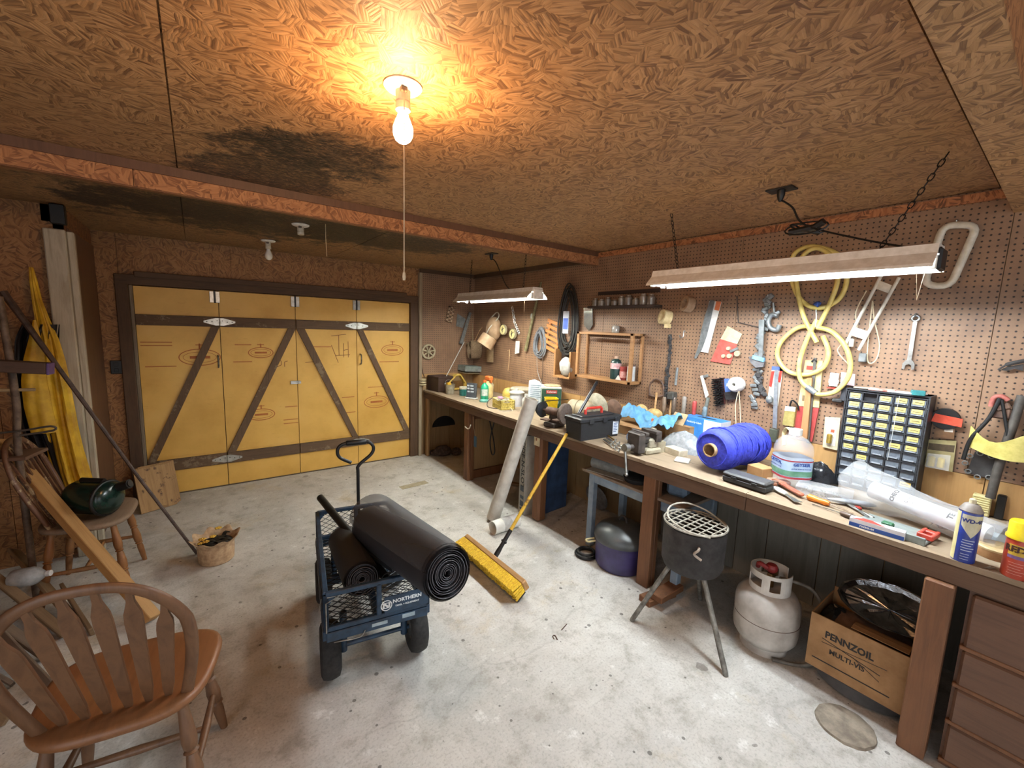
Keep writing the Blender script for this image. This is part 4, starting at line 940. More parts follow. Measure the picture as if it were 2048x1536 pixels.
for k,(p,a) in enumerate((((2.27,1.40),-.15),((2.30,1.36),.0))):
    solo(MB().cbox((0,0,.02),(.24,.09,.04),.004),'wood_block',M_POST,['brown wood block on the floor against the bench leg','brown wood block lying on another block by the bench leg'][k],'wood block',(p[0],p[1],.0+.041*k),a)
# propane cylinder
pt_=thing('propane_tank','dirty white propane cylinder with red valve under the bench','propane tank',(2.415,.835,0),RAD(-25))
M_TANK=mat('#c4c0b8','#9a938a',sc=7,rough=.5,bump=.1)
part(MB().lathe([(.105,.0),(.112,.0),(.112,.04),(.105,.045)],36),'foot_ring',M_TANK,pt_,40)
part(MB().lathe([(.001,.03),(.08,.032),(.128,.05),(.150,.085),(.155,.12),(.155,.255),(.150,.285),(.128,.318),(.09,.338),(.03,.345),(.001,.345)],40),'cylinder',M_TANK,pt_,50)
part(MB().torus((0,0,.185),.1553,.0016,40,5),'weld_seam',M_RUST,pt_,50)
# collar with cut-outs
mb=MB(); n=48; segs=[]
for k in range(n):
    a=360*k/n
    if 300<a<=345: continue       # open side
    lo,hi=.335,.445
    def q(a0,a1,l,h):
        R0,R1=.098,.094
        V=[]
        for aa in(a0,a1):
            for rr in(R0,R1):
                for zz in(l,h): V.append((rr*K(RAD(aa)),rr*S(RAD(aa)),zz))
        b=len(mb.v); mb.v+=V; mb.f+=[(b+i for i in f) for f in ((0,4,5,1),(2,3,7,6),(1,5,7,3),(0,2,6,4),(0,1,3,2),(4,6,7,5))]
    a1=a+360/n
    if 150<=a<200 or 20<=a<70: q(a,a1,lo,.368); q(a,a1,.412,hi)
    elif 225<=a<255: q(a,a1,lo,.36); q(a,a1,.425,hi)
    else: q(a,a1,lo,hi)
mb.f=[tuple(f) for f in mb.f]
part(mb,'collar',mat('#d4d1ca','#b8b4ab',sc=9,rough=.45),pt_)
vv=part(MB().cyl((0,0,.345),(0,0,.42),.018,n=12).cyl((0,0,.40),(.05,.02,.40),.013,n=10),'valve',mat('#8a6a44',metal=.7,rough=.4),pt_,40)
part(MB().lathe([(.001,.47),(.022,.468),(.03,.455),(.03,.44),(.018,.425),(.001,.42)],12),'valve_knob',mat('#9c3030','#7a2222',rough=.45),vv,50)
part(MB().tube(spline([(-.03,.0,.45),(-.06,.02,.47),(-.05,.04,.44)],4),.012,7),'regulator',mat('#8c2c2c','#6d2020'),vv,50)
solo(MB().tube(spline([(0,0,.40),(.10,-.12,.36),(.12,-.20,.22),(.06,-.22,.07),(-.03,-.16,.012),(-.12,-.05,.012)],8),.009,8),'gas_hose',mat('#77736a','#5a564e',rough=.6),'grey gas hose curving from the propane cylinder to the floor','hose',(2.44,.80,0),smooth=50)
# galvanised tub, oil carton and what is in it
solo(MB().lathe([(.001,.006),(.195,.006),(.215,.012),(.230,.078),(.236,.083),(.230,.087),(.222,.078),(.206,.02),(.001,.015)],44),'metal_tub',mat('#8d9094','#6f7276',sc=6,rough=.35,metal=.7,bump=.08),'low round galvanised tub under the oil carton','tub',(2.575,.43,0),smooth=40)
bx_=thing('oil_carton','open brown motor oil carton with black lettering on the tub','carton',(2.338,.255,.088),RAD(0))
part(MB().bb((0,0,0),(.006,.36,.27)),'front_panel',M_CARD,bx_); part(MB().bb((.006,0,0),(.30,.006,.27)),'side_panel',M_CARD,bx_); part(MB().bb((.006,.354,0),(.30,.36,.27)),'side_panel',M_CARD,bx_); part(MB().bb((.294,.006,0),(.30,.354,.30)),'back_panel',M_CARD,bx_); part(MB().bb((.006,.006,0),(.294,.354,.005)),'base',M_CARD,bx_)
part(MB().sheet(6,4,lambda u,v:(.02+.14*v,.01+.2*u,.27+.02*v-.06*v*v),.003),'flap',M_CARD,bx_)
M_INK=mat('#2a2622','#221e1b',rough=.7,bump=0)
part(text_mb('PENNZOIL',.038,lambda x,y:(-.0008,.205-x,.19+y*1.2),.0016),'lettering',M_INK,bx_)
part(text_mb('MULTI-VIS',.030,lambda x,y:(-.0008,.205-x,.115+y*1.1),.0010),'lettering',M_INK,bx_)
lg=MB()
for p,q,w in (((-.12,.02),(.10,-.02),.004),((-.12,.0),(.12,.02),.003),((.0,.0),(.10,-.05),.003),((-.15,-.095),(.14,-.095),.006)): bar2(lg,p,q,w)
lg.tr(lambda p:(-.0006,.185-p[0],.145+p[2])); lg.f=[f[::-1] for f in lg.f]; part(lg,'printed_mark',M_INK,bx_)
t=thing('cooler_jug','brown barrel lying inside the oil carton','barrel',(2.50,.42,.24)); part(MB().lathe([(.001,-.15),(.09,-.15),(.105,-.13),(.11,0),(.105,.13),(.09,.15),(.001,.15)],24,rot=rx(PI/2)),'barrel',mat('#6e5444','#513c30',rough=.6),t,50)
fp=MB(); 
random.seed(5)
pts=[]; rings=[]
for r,z in ((.001,.005),(.10,.004),(.165,.012),(.185,.03),(.195,.032),(.190,.024),(.16,-.004),(.001,-.01)):
    rings.append([((r+jit(.004))*.62*K(2*PI*k/36),(r+jit(.004))*S(2*PI*k/36),z+jit(.006 if r<.18 else .002)) for k in range(36)])
fp.ring(rings,True,False,False)
solo(fp,'foil_pan',mat('#b9bec6','#9aa0a8',sc=50,rough=.18,metal=1,bump=.5),'crumpled shiny foil pan leaning on top of the oil carton','foil pan',(2.53,.37,.43),rot=rz(.1)@ry(RAD(-32)))
solo(MB().sph((0,0,.06),.1,14,10,(1,.8,.9)).tr(lambda p:(p[0]+jit(.008),p[1]+jit(.008),p[2]+jit(.008))),'black_bag',mat('#1b1d1f',rough=.35,bump=.2),'black plastic bag in the corner of the oil carton','bag',(2.50,.55,.20))
solo(MB().lathe([(.001,.012),(.09,.014),(.105,.010),(.110,.0)],28).tr(lambda p:(p[0]+jit(.003),p[1]+jit(.003),p[2])),'dirt_lid',mat('#8f8474','#6a5f52',sc=22,rough=.9,bump=.6),'dusty round lid on the floor in front of the tub','lid',(2.19,0.402,0))
# debris below the far bench and against the wall
t=thing('grey_disc','grey round disc leaning on the panelling under the bench','disc',(2.93,2.52,.0),rot=Matrix.Identity(3)); part(MB().lathe([(.001,-.01),(.12,-.01),(.13,0),(.12,.01),(.001,.012)],24,(0,0,.13),rot=ry(RAD(75))),'disc',mat('#77787a','#5a5b5d',rough=.6),t,40)
for k,(p,s_) in enumerate((((2.50,4.78),.10),((2.66,4.72),.07),((2.40,4.84),.05))):
    solo(MB().sph((0,0,s_*.55),s_,12,8,(1.2,1,.7)).tr(lambda q:(q[0]+jit(.012),q[1]+jit(.012),max(0,q[2]+jit(.01)))),'rubble_stone',mat('#5a4a44','#3d312d',sc=30,rough=.9,bump=.5),['large dark stone on the floor under the far bench corner','middling dark stone on the floor under the far bench corner','small dark stone by the corner leg of the far bench'][k],'stone',(p[0],p[1],0),k)
hm=MB()
P=[(.17*K(PI*k/20),.14*S(PI*k/20)) for k in range(21)]; hm.prism(P,-.003,.0); hm.tr(lambda p:(p[0]+2.60,YB-.0005+p[2],p[1]+.34)); struct(hm,'painted_hole',mat('#0c0a09','#080706',rough=.9,bump=0),par=wdl)  # flat black plate; the shade inside an uncut opening is put into its colour
stick('long_board',M_SCRAP,'splintered board lying on the floor under the far bench','board',(2.62,3.5,.02),(2.95,2.9,.03),.05,.02)
# ================================================================ things on the bench top
def bl(x,y,z=0): return (x,y,ZB+z)
def lathe_thing(name,label,cat,loc,parts,rot=None,rzv=0,n=24):
    t=thing(name,label,cat,loc,rzv,rot=rot)
    for nm,prof,m in parts: part(MB().lathe(prof,n),nm,m,t,45)
    return t
def bxs(name,label,cat,loc,d,m,r=0,bev=.003,rot=None): return solo(MB().cbox((0,0,d[2]/2),d,bev),name,m,label,cat,loc,r,rot=rot)
# --- far end
t=thing('tool_chest','dark brown wooden box in the far bench corner','box',bl(2.46,4.80),RAD(6))
part(MB().bb((-.11,-.13,0),(.11,.12,.17)),'body',wood('#3f2a20','#2a1b14',.7,0,.6),t); part(MB().cbox((0,-.005,.18),(.225,.255,.02),.004),'lid',wood('#46302a','#2e1f18',.7,0,.6),t); part(MB().torus((0,-.135,.09),.02,.004,14,6,1),'ring_pull',M_STEEL,t,50)
t=thing('small_bucket','small dusty tin bucket with a yellow sponge on the far bench','bucket',bl(2.44,4.50))
part(MB().lathe([(.001,0),(.048,0),(.062,.115),(.066,.118),(.060,.118),(.046,.004),(.001,.004)],24),'bucket',mat('#a9a18e','#857c68',rough=.5,metal=.3),t,40); part(MB().tube(spline([(-.062,0,.112),(-.03,.04,.16),(.03,.04,.16),(.062,0,.112)],6),.002,5),'bail',M_STEEL,t); part(MB().cbox((-.02,-.005,.115),(.05,.05,.05),.008),'sponge',mat('#dcae2c','#c0921c',bump=.3),t)
lathe_thing('teal_jar','teal jar with crusted white rim beside the tin bucket','jar',bl(2.53,4.33),[('jar',[(.001,0),(.048,0),(.05,.07),(.048,.08),(.001,.08)],mat('#2f6f6a','#23544f',rough=.25)),('crust',[(.05,.078),(.053,.09),(.05,.104),(.03,.108),(.001,.10)],mat('#d6d0bc','#aaa48e',sc=60,bump=.6))])
t=thing('battery_pack','dark packaged charger standing on the far bench','package',bl(2.50,4.09),RAD(-62)); part(MB().cbox((0,0,.095),(.125,.03,.17),.004,rx(RAD(-6))),'card',mat('#4a4e54','#3a3d42',rough=.4),t)
part(MB().cbox((0,-.004,.008),(.135,.07,.014),.003),'stand',mat('#cfcfcb','#b5b5b1'),t)
mb=MB()
for i in range(2):
    for j in range(4): mb.box((-.033+.048*i,-.0195-.0035*(j-1.5),.05+.034*j),(.03+.012*i,.002,.018))
part(mb,'print',mat('#c9d0d4','#aab2b8',bump=0),t,kind='stuff')
t=thing('green_bottle','green plastic bottle with white label on the far bench','bottle',bl(2.61,3.99)); part(MB().lathe([(.001,0),(.044,0),(.046,.008),(.046,.13),(.042,.155),(.020,.178),(.016,.185),(.016,.20),(.001,.20)],24),'body',mat('#2fae82','#249068',rough=.3,bump=.03),t,45); part(MB().lathe([(.019,.195),(.019,.222),(.001,.224)],16),'cap',mat('#d9622c','#bd501e',rough=.4),t,40)
mb=MB(); 
for k in range(8):
    a0,a1=RAD(-170+12*k),RAD(-158+12*k); mb.add([(.0468*K(a0),.0468*S(a0),.045),(.0468*K(a1),.0468*S(a1),.045),(.0468*K(a1),.0468*S(a1),.12),(.0468*K(a0),.0468*S(a0),.12)],[(0,1,2,3)])
part(mb,'label',mat('#d8dcd2','#a9b8a8',sc=60,bump=0),t)
lathe_thing('teal_saucer','flat teal jar lid in front of the green bottle','lid',bl(2.52,3.86),[('lid',[(.001,.0),(.05,0),(.052,.018),(.05,.02),(.001,.018)],mat('#6fb0a6','#4d8f86',rough=.35))])
lathe_thing('cream_jug','cream plastic jug behind the green bottle','jug',bl(2.72,4.10),[('body',[(.001,0),(.065,0),(.068,.01),(.066,.12),(.04,.16),(.02,.17),(.02,.19),(.001,.19)],mat('#d8c890','#bfae74',rough=.4))])
t=thing('orange_sprayer','orange trigger sprayer standing behind the green bottle','sprayer',bl(2.80,4.16)); part(MB().lathe([(.001,0),(.04,0),(.042,.14),(.02,.18),(.001,.18)],18),'bottle',mat('#d8cfae','#b7ad88',rough=.4),t,45); part(MB().cbox((-.02,0,.215),(.06,.11,.055),.012).cbox((-.02,-.05,.19),(.02,.02,.05),.005),'head',mat('#e07a3c','#c8622a',rough=.4),t)
t=thing('wood_house_frame','yellow house-shaped wooden frame against the end wall','frame',bl(2.66,4.72),RAD(10)); mb=MB()
P=[(-.14,.02),(-.14,.11),(-.03,.20),(.04,.20),(.13,.09),(.13,.02)]
for i in range(6): a,b=Vector((P[i][0],0,P[i][1])),Vector((P[(i+1)%6][0],0,P[(i+1)%6][1])); mb.cbox((a+b)/2,(.02,.05,(b-a).length),.002,look(b-a,(0,1,0)))
part(mb,'frame',mat('#d6b85e','#b8973f',rough=.6),t); part(MB().bb((-.13,.012,.03),(.12,.02,.12)),'back',mat('#6a4a1e','#523814'),t)
stick('white_rod',mat('#d8d8d2','#bdbdb6',rough=.4),'thin white rod leaning from the tool box up the end wall','rod',(2.50,4.71,1.045),(2.88,4.93,1.47),.010,.010)
# --- toward the middle
lathe_thing('mustard_jug','mustard plastic jug lying behind the yellow basket','jug',bl(2.80,3.78),[('body',[(.001,0),(.07,0),(.074,.02),(.072,.10),(.05,.14),(.02,.15),(.001,.15)],mat('#cdb55e','#ac9440',rough=.4))])
lathe_thing('dusty_drum','round dusty fan housing on the bench by the pegboard','housing',bl(2.86,3.64,.0),[('stand',[(.001,0),(.05,0),(.05,.11),(.001,.11)],mat('#6a6156')),('drum',[(.001,.11),(.115,.11),(.125,.12),(.125,.155),(.105,.17),(.001,.172)],mat('#b9ad98','#948a76',sc=14,bump=.2))],n=30)
lathe_thing('white_crock','white crock with white lid behind the wire basket','crock',bl(2.70,3.50),[('crock',[(.001,0),(.068,0),(.075,.10),(.068,.135),(.001,.135)],mat('#d8dade','#bfc2c8',rough=.3)),('lid',[(.08,.135),(.082,.148),(.06,.160),(.015,.165),(.015,.185),(.001,.187)],mat('#dfdcd2','#c5c1b5',rough=.35))])
t=thing('wire_basket','small yellow woven basket full of wire and cords','basket',bl(2.50,3.46),RAD(-12)); W_,D_=.105,.075
mb=MB()
mb.bb((-D_,-W_,0),(D_,W_,.006))
for (a,b) in (((-D_,-W_),(D_,-W_)),((D_,-W_),(D_,W_)),((D_,W_),(-D_,W_)),((-D_,W_),(-D_,-W_))):
    A,B=Vector((a[0],a[1],0)),Vector((b[0],b[1],0))
    for z in(.012,.04,.068,.092): mb.cbox((A+B)/2*1.0+Vector((0,0,z)),(.006,.012,(B-A).length),.002,look(B-A))
    n_=8
    for k in range(n_+1):
        q=A+(B-A)*k/n_; mb.cbox(q+Vector((0,0,.048)),(.009,.009,.096),.002)
part(mb,'basket',mat('#d8c874','#b8a550',rough=.5),t,kind='stuff')
mb=MB(); random.seed(11)
for k in range(9):
    c_=Vector((jit(.05),jit(.07),.09)); pts=[c_+Vector((random.uniform(.03,.07)*K(a),random.uniform(.03,.07)*S(a),.012*S(a*2+k))) for a in [2*PI*i/9 for i in range(9)]]
    mb.tube(spline(pts,3,True),.0028,5,True)
part(mb,'wires',mat('#3d3a36','#d0c8b8',sc=9,rough=.5),t,50,kind='stuff'); part(MB().sph((-.02,.04,.10),.03,10,7,(1,1.3,.6)),'pink_ball',mat('#c487a0','#8e4f6c',sc=60),t,50)
solo(MB().tube(spline([(0,0,.004),(-.06,.05,.004),(-.09,.14,.01),(-.04,.21,.05),(.02,.2,.09)],6),.0035,6),'loose_wire',M_BLACK,'loose dark wire looping out of the yellow basket','wire',bl(2.46,3.42),smooth=40)
solo(MB().tube(spline([(0,0,.004),(-.05,-.05,.004),(-.02,-.12,.004),(.06,-.13,.004),(.08,-.06,.02)],6),.003,6),'loose_wire',mat('#d8d0c0'),'loose pale wire on the bench in front of the yellow basket','wire',bl(2.43,3.42),smooth=40)
t=thing('spray_bottle','white bottle with red label behind the leaning pipe','bottle',bl(2.56,3.17)); part(MB().lathe([(.001,0),(.035,0),(.037,.01),(.037,.13),(.018,.16),(.018,.185),(.001,.185)],20),'body',mat('#d5d3cc','#bab8b0',rough=.4),t,45); part(MB().lathe([(.0375,.01),(.0375,.06)],20),'label',mat('#c2402e','#a83222',rough=.5),t,40)
t=thing('notice_card','white printed notice card propped against the lantern box','card',bl(2.70,3.20,.0),RAD(-52)); part(MB().prism([(-.075,0),(.075,0),(.075,.20),(.03,.25),(-.02,.265),(-.075,.25)],-.002,.002).tr(lambda p:(p[0],p[2]+.12*p[1],p[1]+.05)),'card',mat('#d2dade','#bcc6cc',rough=.6,bump=0),t)
mb=MB()
for k in range(10): mb.add([(-.055,-.003+.12*(.03+.019*k),.08+.019*k),(.055-.01*(k%3),-.003+.12*(.03+.019*k),.08+.019*k),(.055-.01*(k%3),-.003+.12*(.036+.019*k),.086+.019*k),(-.055,-.003+.12*(.036+.019*k),.086+.019*k)],[(0,1,2,3)])
part(mb,'print',mat('#6f8290','#60727f',bump=0),t,kind='stuff')
t=thing('lantern_box','green and white lantern carton with red logos on the bench','carton',bl(2.86,3.16),RAD(-33)); part(MB().cbox((0,0,.125),(.20,.22,.25),.003),'box',mat('#d5d8d0','#bfc3ba',rough=.55,bump=.03),t)
M_GRN=mat('#2f5a45','#244836',rough=.5,bump=0); M_RED=mat('#b8382c','#9c2a20',rough=.5,bump=0)
part(MB().bb((-.1012,-.098,.01),(-.1004,.098,.235)).bb((-.098,-.1112,.01),(.098,-.1104,.235)),'print_panel',M_GRN,t,kind='stuff')
part(MB().cbox((-.1016,.02,.205),(.0012,.11,.034),.0003).cbox((0,-.1116,.205),(.11,.0012,.034),.0003),'logo',M_RED,t,kind='stuff')
part(text_mb('Coleman',.026,lambda x,y:(-.1026,.02-x,.205+y),.0006),'lettering',M_WPRINT,t); part(text_mb('Coleman',.026,lambda x,y:(x,-.1126,.205+y),.0006),'lettering',M_WPRINT,t)
part(MB().lathe([(.001,0),(.03,0),(.03,.001),(.001,.001)],18,(-.1014,.05,.11),rot=ry(-PI/2)).lathe([(.001,0),(.026,0),(.026,.001),(.001,.001)],18,(.05,-.1114,.10),rot=rx(PI/2)),'picture',mat('#c8d0c0','#8fa69a',sc=40,bump=0),t,kind='stuff')
lathe_thing('carton_lid','tan round lid lying on the lantern carton','lid',bl(2.88,3.15,.251),[('lid',[(.001,0),(.085,0),(.088,.006),(.08,.012),(.001,.014)],mat('#c2ad88','#a18c68'))])
t=thing('yellow_cup','bright yellow square plastic tub in front of the lantern carton','tub',bl(2.72,2.98),RAD(-30)); mb=MB(); mb.ring([[(s_*x,s_*y,z) for x,y in rrect(.12,.12,.02,3)] for s_,z in ((.82,0),(1,.155),(1.05,.158),(1.05,.165),(.95,.165),(.78,.01))],True,False,False); mb.f.append(tuple(range(15,-1,-1))); part(mb,'tub',mat('#e6c818','#caa90c',rough=.4,bump=.02),t,40)
# bench grinder with belt
t=thing('bench_grinder','rusty belt-driven bench grinder with two wheels at the bench edge','grinder',bl(2.42,2.60),RAD(10))
M_CAST=mat('#4f4540','#38302c',sc=18,rough=.7,bump=.3)
part(MB().cbox((0,0,.02),(.16,.12,.04),.01).cbox((0,0,.06),(.05,.09,.08),.008),'base',M_CAST,t); part(MB().cyl((-.02,-.15,.13),(-.02,.17,.13),.012,n=10).cyl((-.02,-.06,.13),(-.02,.06,.13),.035,n=16),'spindle',M_RUST,t,40)
part(MB().lathe([(.001,-.016),(.085,-.016),(.088,-.012),(.088,.012),(.085,.016),(.001,.016)],30,(-.02,-.12,.13),rot=rx(PI/2)),'grinding_wheel',mat('#6e6058','#544840',sc=60,rough=.9,bump=.4),t,40)
part(MB().lathe([(.001,-.03),(.045,-.03),(.05,-.026),(.04,-.02),(.058,-.012),(.062,-.008),(.05,0),(.068,.01),(.072,.016),(.06,.022),(.001,.024)],28,(-.02,.13,.13),rot=rx(PI/2)),'pulley',mat('#3f4144','#2c2d30',rough=.5,metal=.4),t,40)
part(MB().cbox((-.10,-.10,.085),(.07,.05,.012),.003).cbox((-.10,.02,.07),(.06,.07,.012),.003),'tool_rest',M_RUST,t,kind='stuff')
t=thing('electric_motor','dusty round electric motor behind the black tool box','motor',bl(2.84,2.70),RAD(15)); part(MB().lathe([(.001,-.13),(.05,-.13),(.07,-.115),(.085,-.10),(.085,.09),(.07,.11),(.05,.12),(.001,.12)],26,(0,0,.09),rot=rx(PI/2)),'housing',mat('#b3a68c','#8f8268',sc=12,rough=.6),t,45); part(MB().cyl((0,-.18,.09),(0,-.12,.09),.012,n=10),'shaft',M_STEEL,t,40); part(MB().cbox((0,0,.012),(.12,.16,.024),.004),'foot',M_CAST,t); part(MB().torus((0,.02,.09),.0855,.004,28,5,1),'band',mat('#8d8168'),t,50)
solo(MB().tube([(2.42,2.73,.985+.066),(2.83,2.86,.945+.07)],.004,5).tube([(2.42,2.73,.985-.066),(2.83,2.86,.945-.03)],.004,5).tr(lambda p:(p[0]-2.42,p[1]-2.73,p[2]-.985)),'drive_belt',M_BLACK,'black drive belt between the grinder pulley and the motor','belt',(2.42,2.73,.985))
solo(MB().lathe([(.001,-.004),(.115,-.004),(.12,0),(.115,.004),(.001,.004)],30),'sanding_disc','' or mat('#c9c4b0','#a9a48e',sc=20,rough=.8),'large pale sanding disc leaning on the wall behind the motor','disc',bl(2.985,2.62,.13),rot=ry(RAD(78)),smooth=40)
solo(MB().lathe([(.001,-.004),(.085,-.004),(.09,0),(.085,.004),(.001,.004)],30),'sanding_disc',mat('#7a5f50','#5f4a3e',sc=20,rough=.8),'brown sanding disc leaning on the wall beside the pale one','disc',bl(2.99,2.43,.13),rot=ry(RAD(80)),smooth=40)
# black tool box
t=thing('tool_box','black plastic tool box with red handle at the bench edge','tool box',bl(2.46,2.20),RAD(-4))
M_TB=mat('#26272a','#1b1c1e',sc=80,rough=.5,bump=.1)
mb=MB(); mb.ring([[(-.205*s_,-.09*s2,z),(.205*s_,-.09*s2,z),(.205*s_,.09*s2,z),(-.205*s_,.09*s2,z)] for s_,s2,z in ((.94,.9,0),(1,1,.135))],True,False,True); part(mb,'body',M_TB,t)
lid=part(MB().cbox((0,0,.155),(.43,.20,.035),.008).cbox((0,0,.176),(.34,.12,.012),.004),'lid',M_TB,t)
part(MB().tube([(-.085,0,.178),(-.085,0,.215),(-.075,0,.226),(.075,0,.226),(.085,0,.215),(.085,0,.178)],.011,8),'handle',mat('#c8382c','#a82a20',rough=.4),lid,40)
for x in(-.11,.03,.16): part(MB().cbox((x,-.103,.145),(.045,.010,.035),.003),'latch',M_TB,t)
lb=part(MB().bb((.125,-.0925,.02),(.185,-.0915,.125)),'label',mat('#d8dde2','#c5ccd4',bump=0,rough=.5),t); mb=MB()
for k in range(6): mb.bb((.133,-.0932,.04+.013*k),(.165+.01*(k%2),-.0926,.046+.013*k))
part(mb,'print',mat('#4d5f86','#3c4c70',bump=0),lb,kind='stuff')
# --- wooden knobs, mallet, cloth, cartons behind the tool box
for k,(p,s_) in enumerate((((2.93,2.10),.062),((2.94,1.98),.06))):
    t=thing('wooden_ball',['round pale wooden knob wheel above the blue cloth','smooth wooden egg shape above the blue cloth'][k],'knob',bl(p[0],p[1],.17+.0*k)); part(MB().sph((0,0,0),s_,16,10,(.6,1.,1.) if k==0 else (.7,1.15,.8)),'ball',mat('#cdae76','#a88850',sc=30),t,50)
    if k==0: part(MB().lathe([(.001,0),(.028,0),(.045,-.03),(.046,-.034),(.03,-.03)],18,(-.05,0,-.06),rot=ry(RAD(-60))),'funnel',mat('#d8c23c','#b8a020'),t,45)
for k,(y,z) in enumerate(((2.02,.28),(1.88,.25))):
    t=thing('mallet',['thin wooden stick handle standing behind the knobs','wooden mallet with dark square head standing behind the cloth'][k],'mallet',bl(2.99,y,.06)); part(MB().cyl((0,0,0),(0,-.01,z),.009,n=8),'handle',mat('#c9a070','#a57c4c'),t,40)
    if k: part(MB().cbox((0,-.01,z+.025),(.06,.055,.06),.006),'head',mat('#4a463f','#35322c'),t)
t=thing('cardboard_box','worn brown cardboard box behind the black tool box','box',bl(2.86,2.02),RAD(5)); part(MB().bb((-.10,-.14,0),(.10,.16,.11)),'box',M_CARD,t); part(MB().sheet(2,2,lambda u,v:(-.10-.07*u,-.14+.30*v,.11-.03*u),.003),'flap',M_CARD,t)
t=thing('cardboard_box','brown cardboard box standing beside the glue bottle','box',bl(2.90,1.68),RAD(-8)); part(MB().bb((-.06,-.08,0),(.09,.10,.15)),'box',M_CARD,t); part(MB().sheet(3,2,lambda u,v:(-.06+.05*u,-.02+.12*v,.15+.08*u),.003),'flap',mat('#c2a47c','#a5875e'),t)
random.seed(21)
from mathutils import noise as mnoise
def crump(u,v):
    k=mnoise.noise(Vector((u*5,v*3,1.7)))*.06+mnoise.noise(Vector((u*14,v*8,4.2)))*.028; e=mnoise.noise(Vector((u*6,v*6,9.)))*.03
    return (-.09+.22*v+e,-.24+.46*u+e*.6,.085+.075*S(PI*v)+.045*abs(u-.45)*2+k)
cl_=MB().sheet(44,24,crump,.004)
o=thing('blue_cloth','crumpled light blue cloth draped over the cardboard box','cloth',bl(2.80,1.93,.02)); part(cl_,'cloth',mat('#6fa3c6','#4f86ad',sc=16,rough=.8,bump=.2),o,60)
part(MB().sheet(6,10,lambda u,v:(.10-.02*u,-.30+.08*u+.02*S(6*v),.16-.17*v+.01*S(9*u)),.004),'hanging_fold',mat('#6fa3c6','#4f86ad',sc=16,rough=.8,bump=.2),o,60)
# chisel rack on the wall
cr_=[('#8a7460',.12),('#6a5a4c',.13),('#8d8478',.15),('#a8403a',.13),('#6e7f86',.10)]
for k,(c_,h_) in enumerate(cr_):
    t=thing('chisel',['tan-handled chisel standing in the wall rack beside the red one','brown-handled chisel standing in the wall rack','grey-handled chisel, tallest in the wall rack','red-handled chisel standing in the wall rack','blue grey handled chisel, shortest in the wall rack'][k],'chisel',(2.985,1.93-.085*k,1.00),group='chisels in the wall rack')
    part(MB().tube([(0,0,.05),(0,0,.06),(0,0,.05+h_*.5),(0,0,.05+h_-.01),(0,0,.05+h_)],[.010,.014,.016,.017,.011],12),'handle',mat(c_,rough=.4),t,45); part(MB().cyl((0,0,-.05),(0,0,.05),.006,n=8),'blade',M_STEEL,t)
# glue bottle
lathe_thing('glue_bottle','white glue bottle with orange tip on the bench','bottle',bl(2.74,1.86),[('body',[(.001,0),(.040,0),(.043,.006),(.043,.085),(.036,.105),(.018,.112),(.018,.118),(.001,.118)],mat('#e2dcc8','#cfc8b2',rough=.4,bump=.02)),('cap',[(.02,.112),(.02,.130),(.009,.138),(.007,.165),(.001,.166)],mat('#dcd4bc','#c8bfa4')),('tip',[(.009,.160),(.008,.178),(.001,.180)],mat('#d9764a','#c0602f')),('label',[(.0436,.025),(.0436,.075)],mat('#d4cdd0','#c08a7a',sc=50,bump=0))])
# auger bits
for k,(x,y,a) in enumerate(((2.47,2.06,-.5),(2.41,2.03,-.5),(2.53,2.09,-.5))):
    t=thing('auger_bit',['long steel auger bit, middle of three on the bench','bright steel auger bit nearest the bench edge','brassy auger bit, inner of three on the bench'][k],'drill bit',bl(x,y,.014),a,group='auger bits beside the vise')
    mb=MB(); mb.tube([(.0,-.11,0),(0,.02,0)],.006,8); part(mb,'shank',M_STEEL if k<2 else mat('#a5823c',metal=.7,rough=.4),t)
    pts=[Vector((.009*K(2*PI*i/9),-.11-.012*i/1.5,.009*S(2*PI*i/9))) for i in range(24)]; part(MB().tube(pts,.0055,6),'twist',M_STEEL,t,50)
# bench vise
vs_=thing('bench_vise','steel bench vise clamped at the bench edge','vise',bl(2.43,1.70),RAD(-8))
M_VISE=mat('#5c5550','#3f3a37',sc=14,rough=.5,metal=.5,bump=.15)
part(MB().cbox((.04,0,.02),(.14,.12,.04),.01).cbox((.05,0,.07),(.07,.09,.07),.012),'base',mat('#a39a84','#7d7562',sc=14,rough=.6),vs_)
part(MB().cbox((.075,0,.12),(.05,.13,.075),.006).cbox((.05,0,.15),(.03,.14,.02),.003),'fixed_jaw',M_VISE,vs_); part(MB().cbox((-.075,0,.085),(.06,.12,.135),.008).cbox((-.045,0,.15),(.03,.14,.02),.003),'sliding_jaw',M_VISE,vs_)
part(MB().cyl((-.17,0,.055),(.06,0,.055),.017,n=14).cbox((-.02,0,.09),(.16,.05,.04),.008),'screw',M_VISE,vs_,40)
part(MB().cyl((-.165,.012,.06),(-.165,-.02,-.12),.008,n=8).sph((-.165,.013,.066),.013,10,7).sph((-.165,-.021,-.126),.013,10,7),'tommy_bar',M_STEEL,vs_,45)
part(MB().cyl((-.18,0,.055),(-.145,0,.055),.026,n=16),'screw_head',M_STEEL,vs_,40)
mb=MB()
for k in range(9): mb.torus((0,.004*k,.055+.004*S(k*2.)),.042+.003*S(k),.004,22,5,1 if k%3 else 0)
solo(mb,'wire_coil',mat('#6f8096','#4f6078',rough=.5),'blue grey coil of wire beside the vise','wire',bl(2.55,1.86),.4,smooth=50)
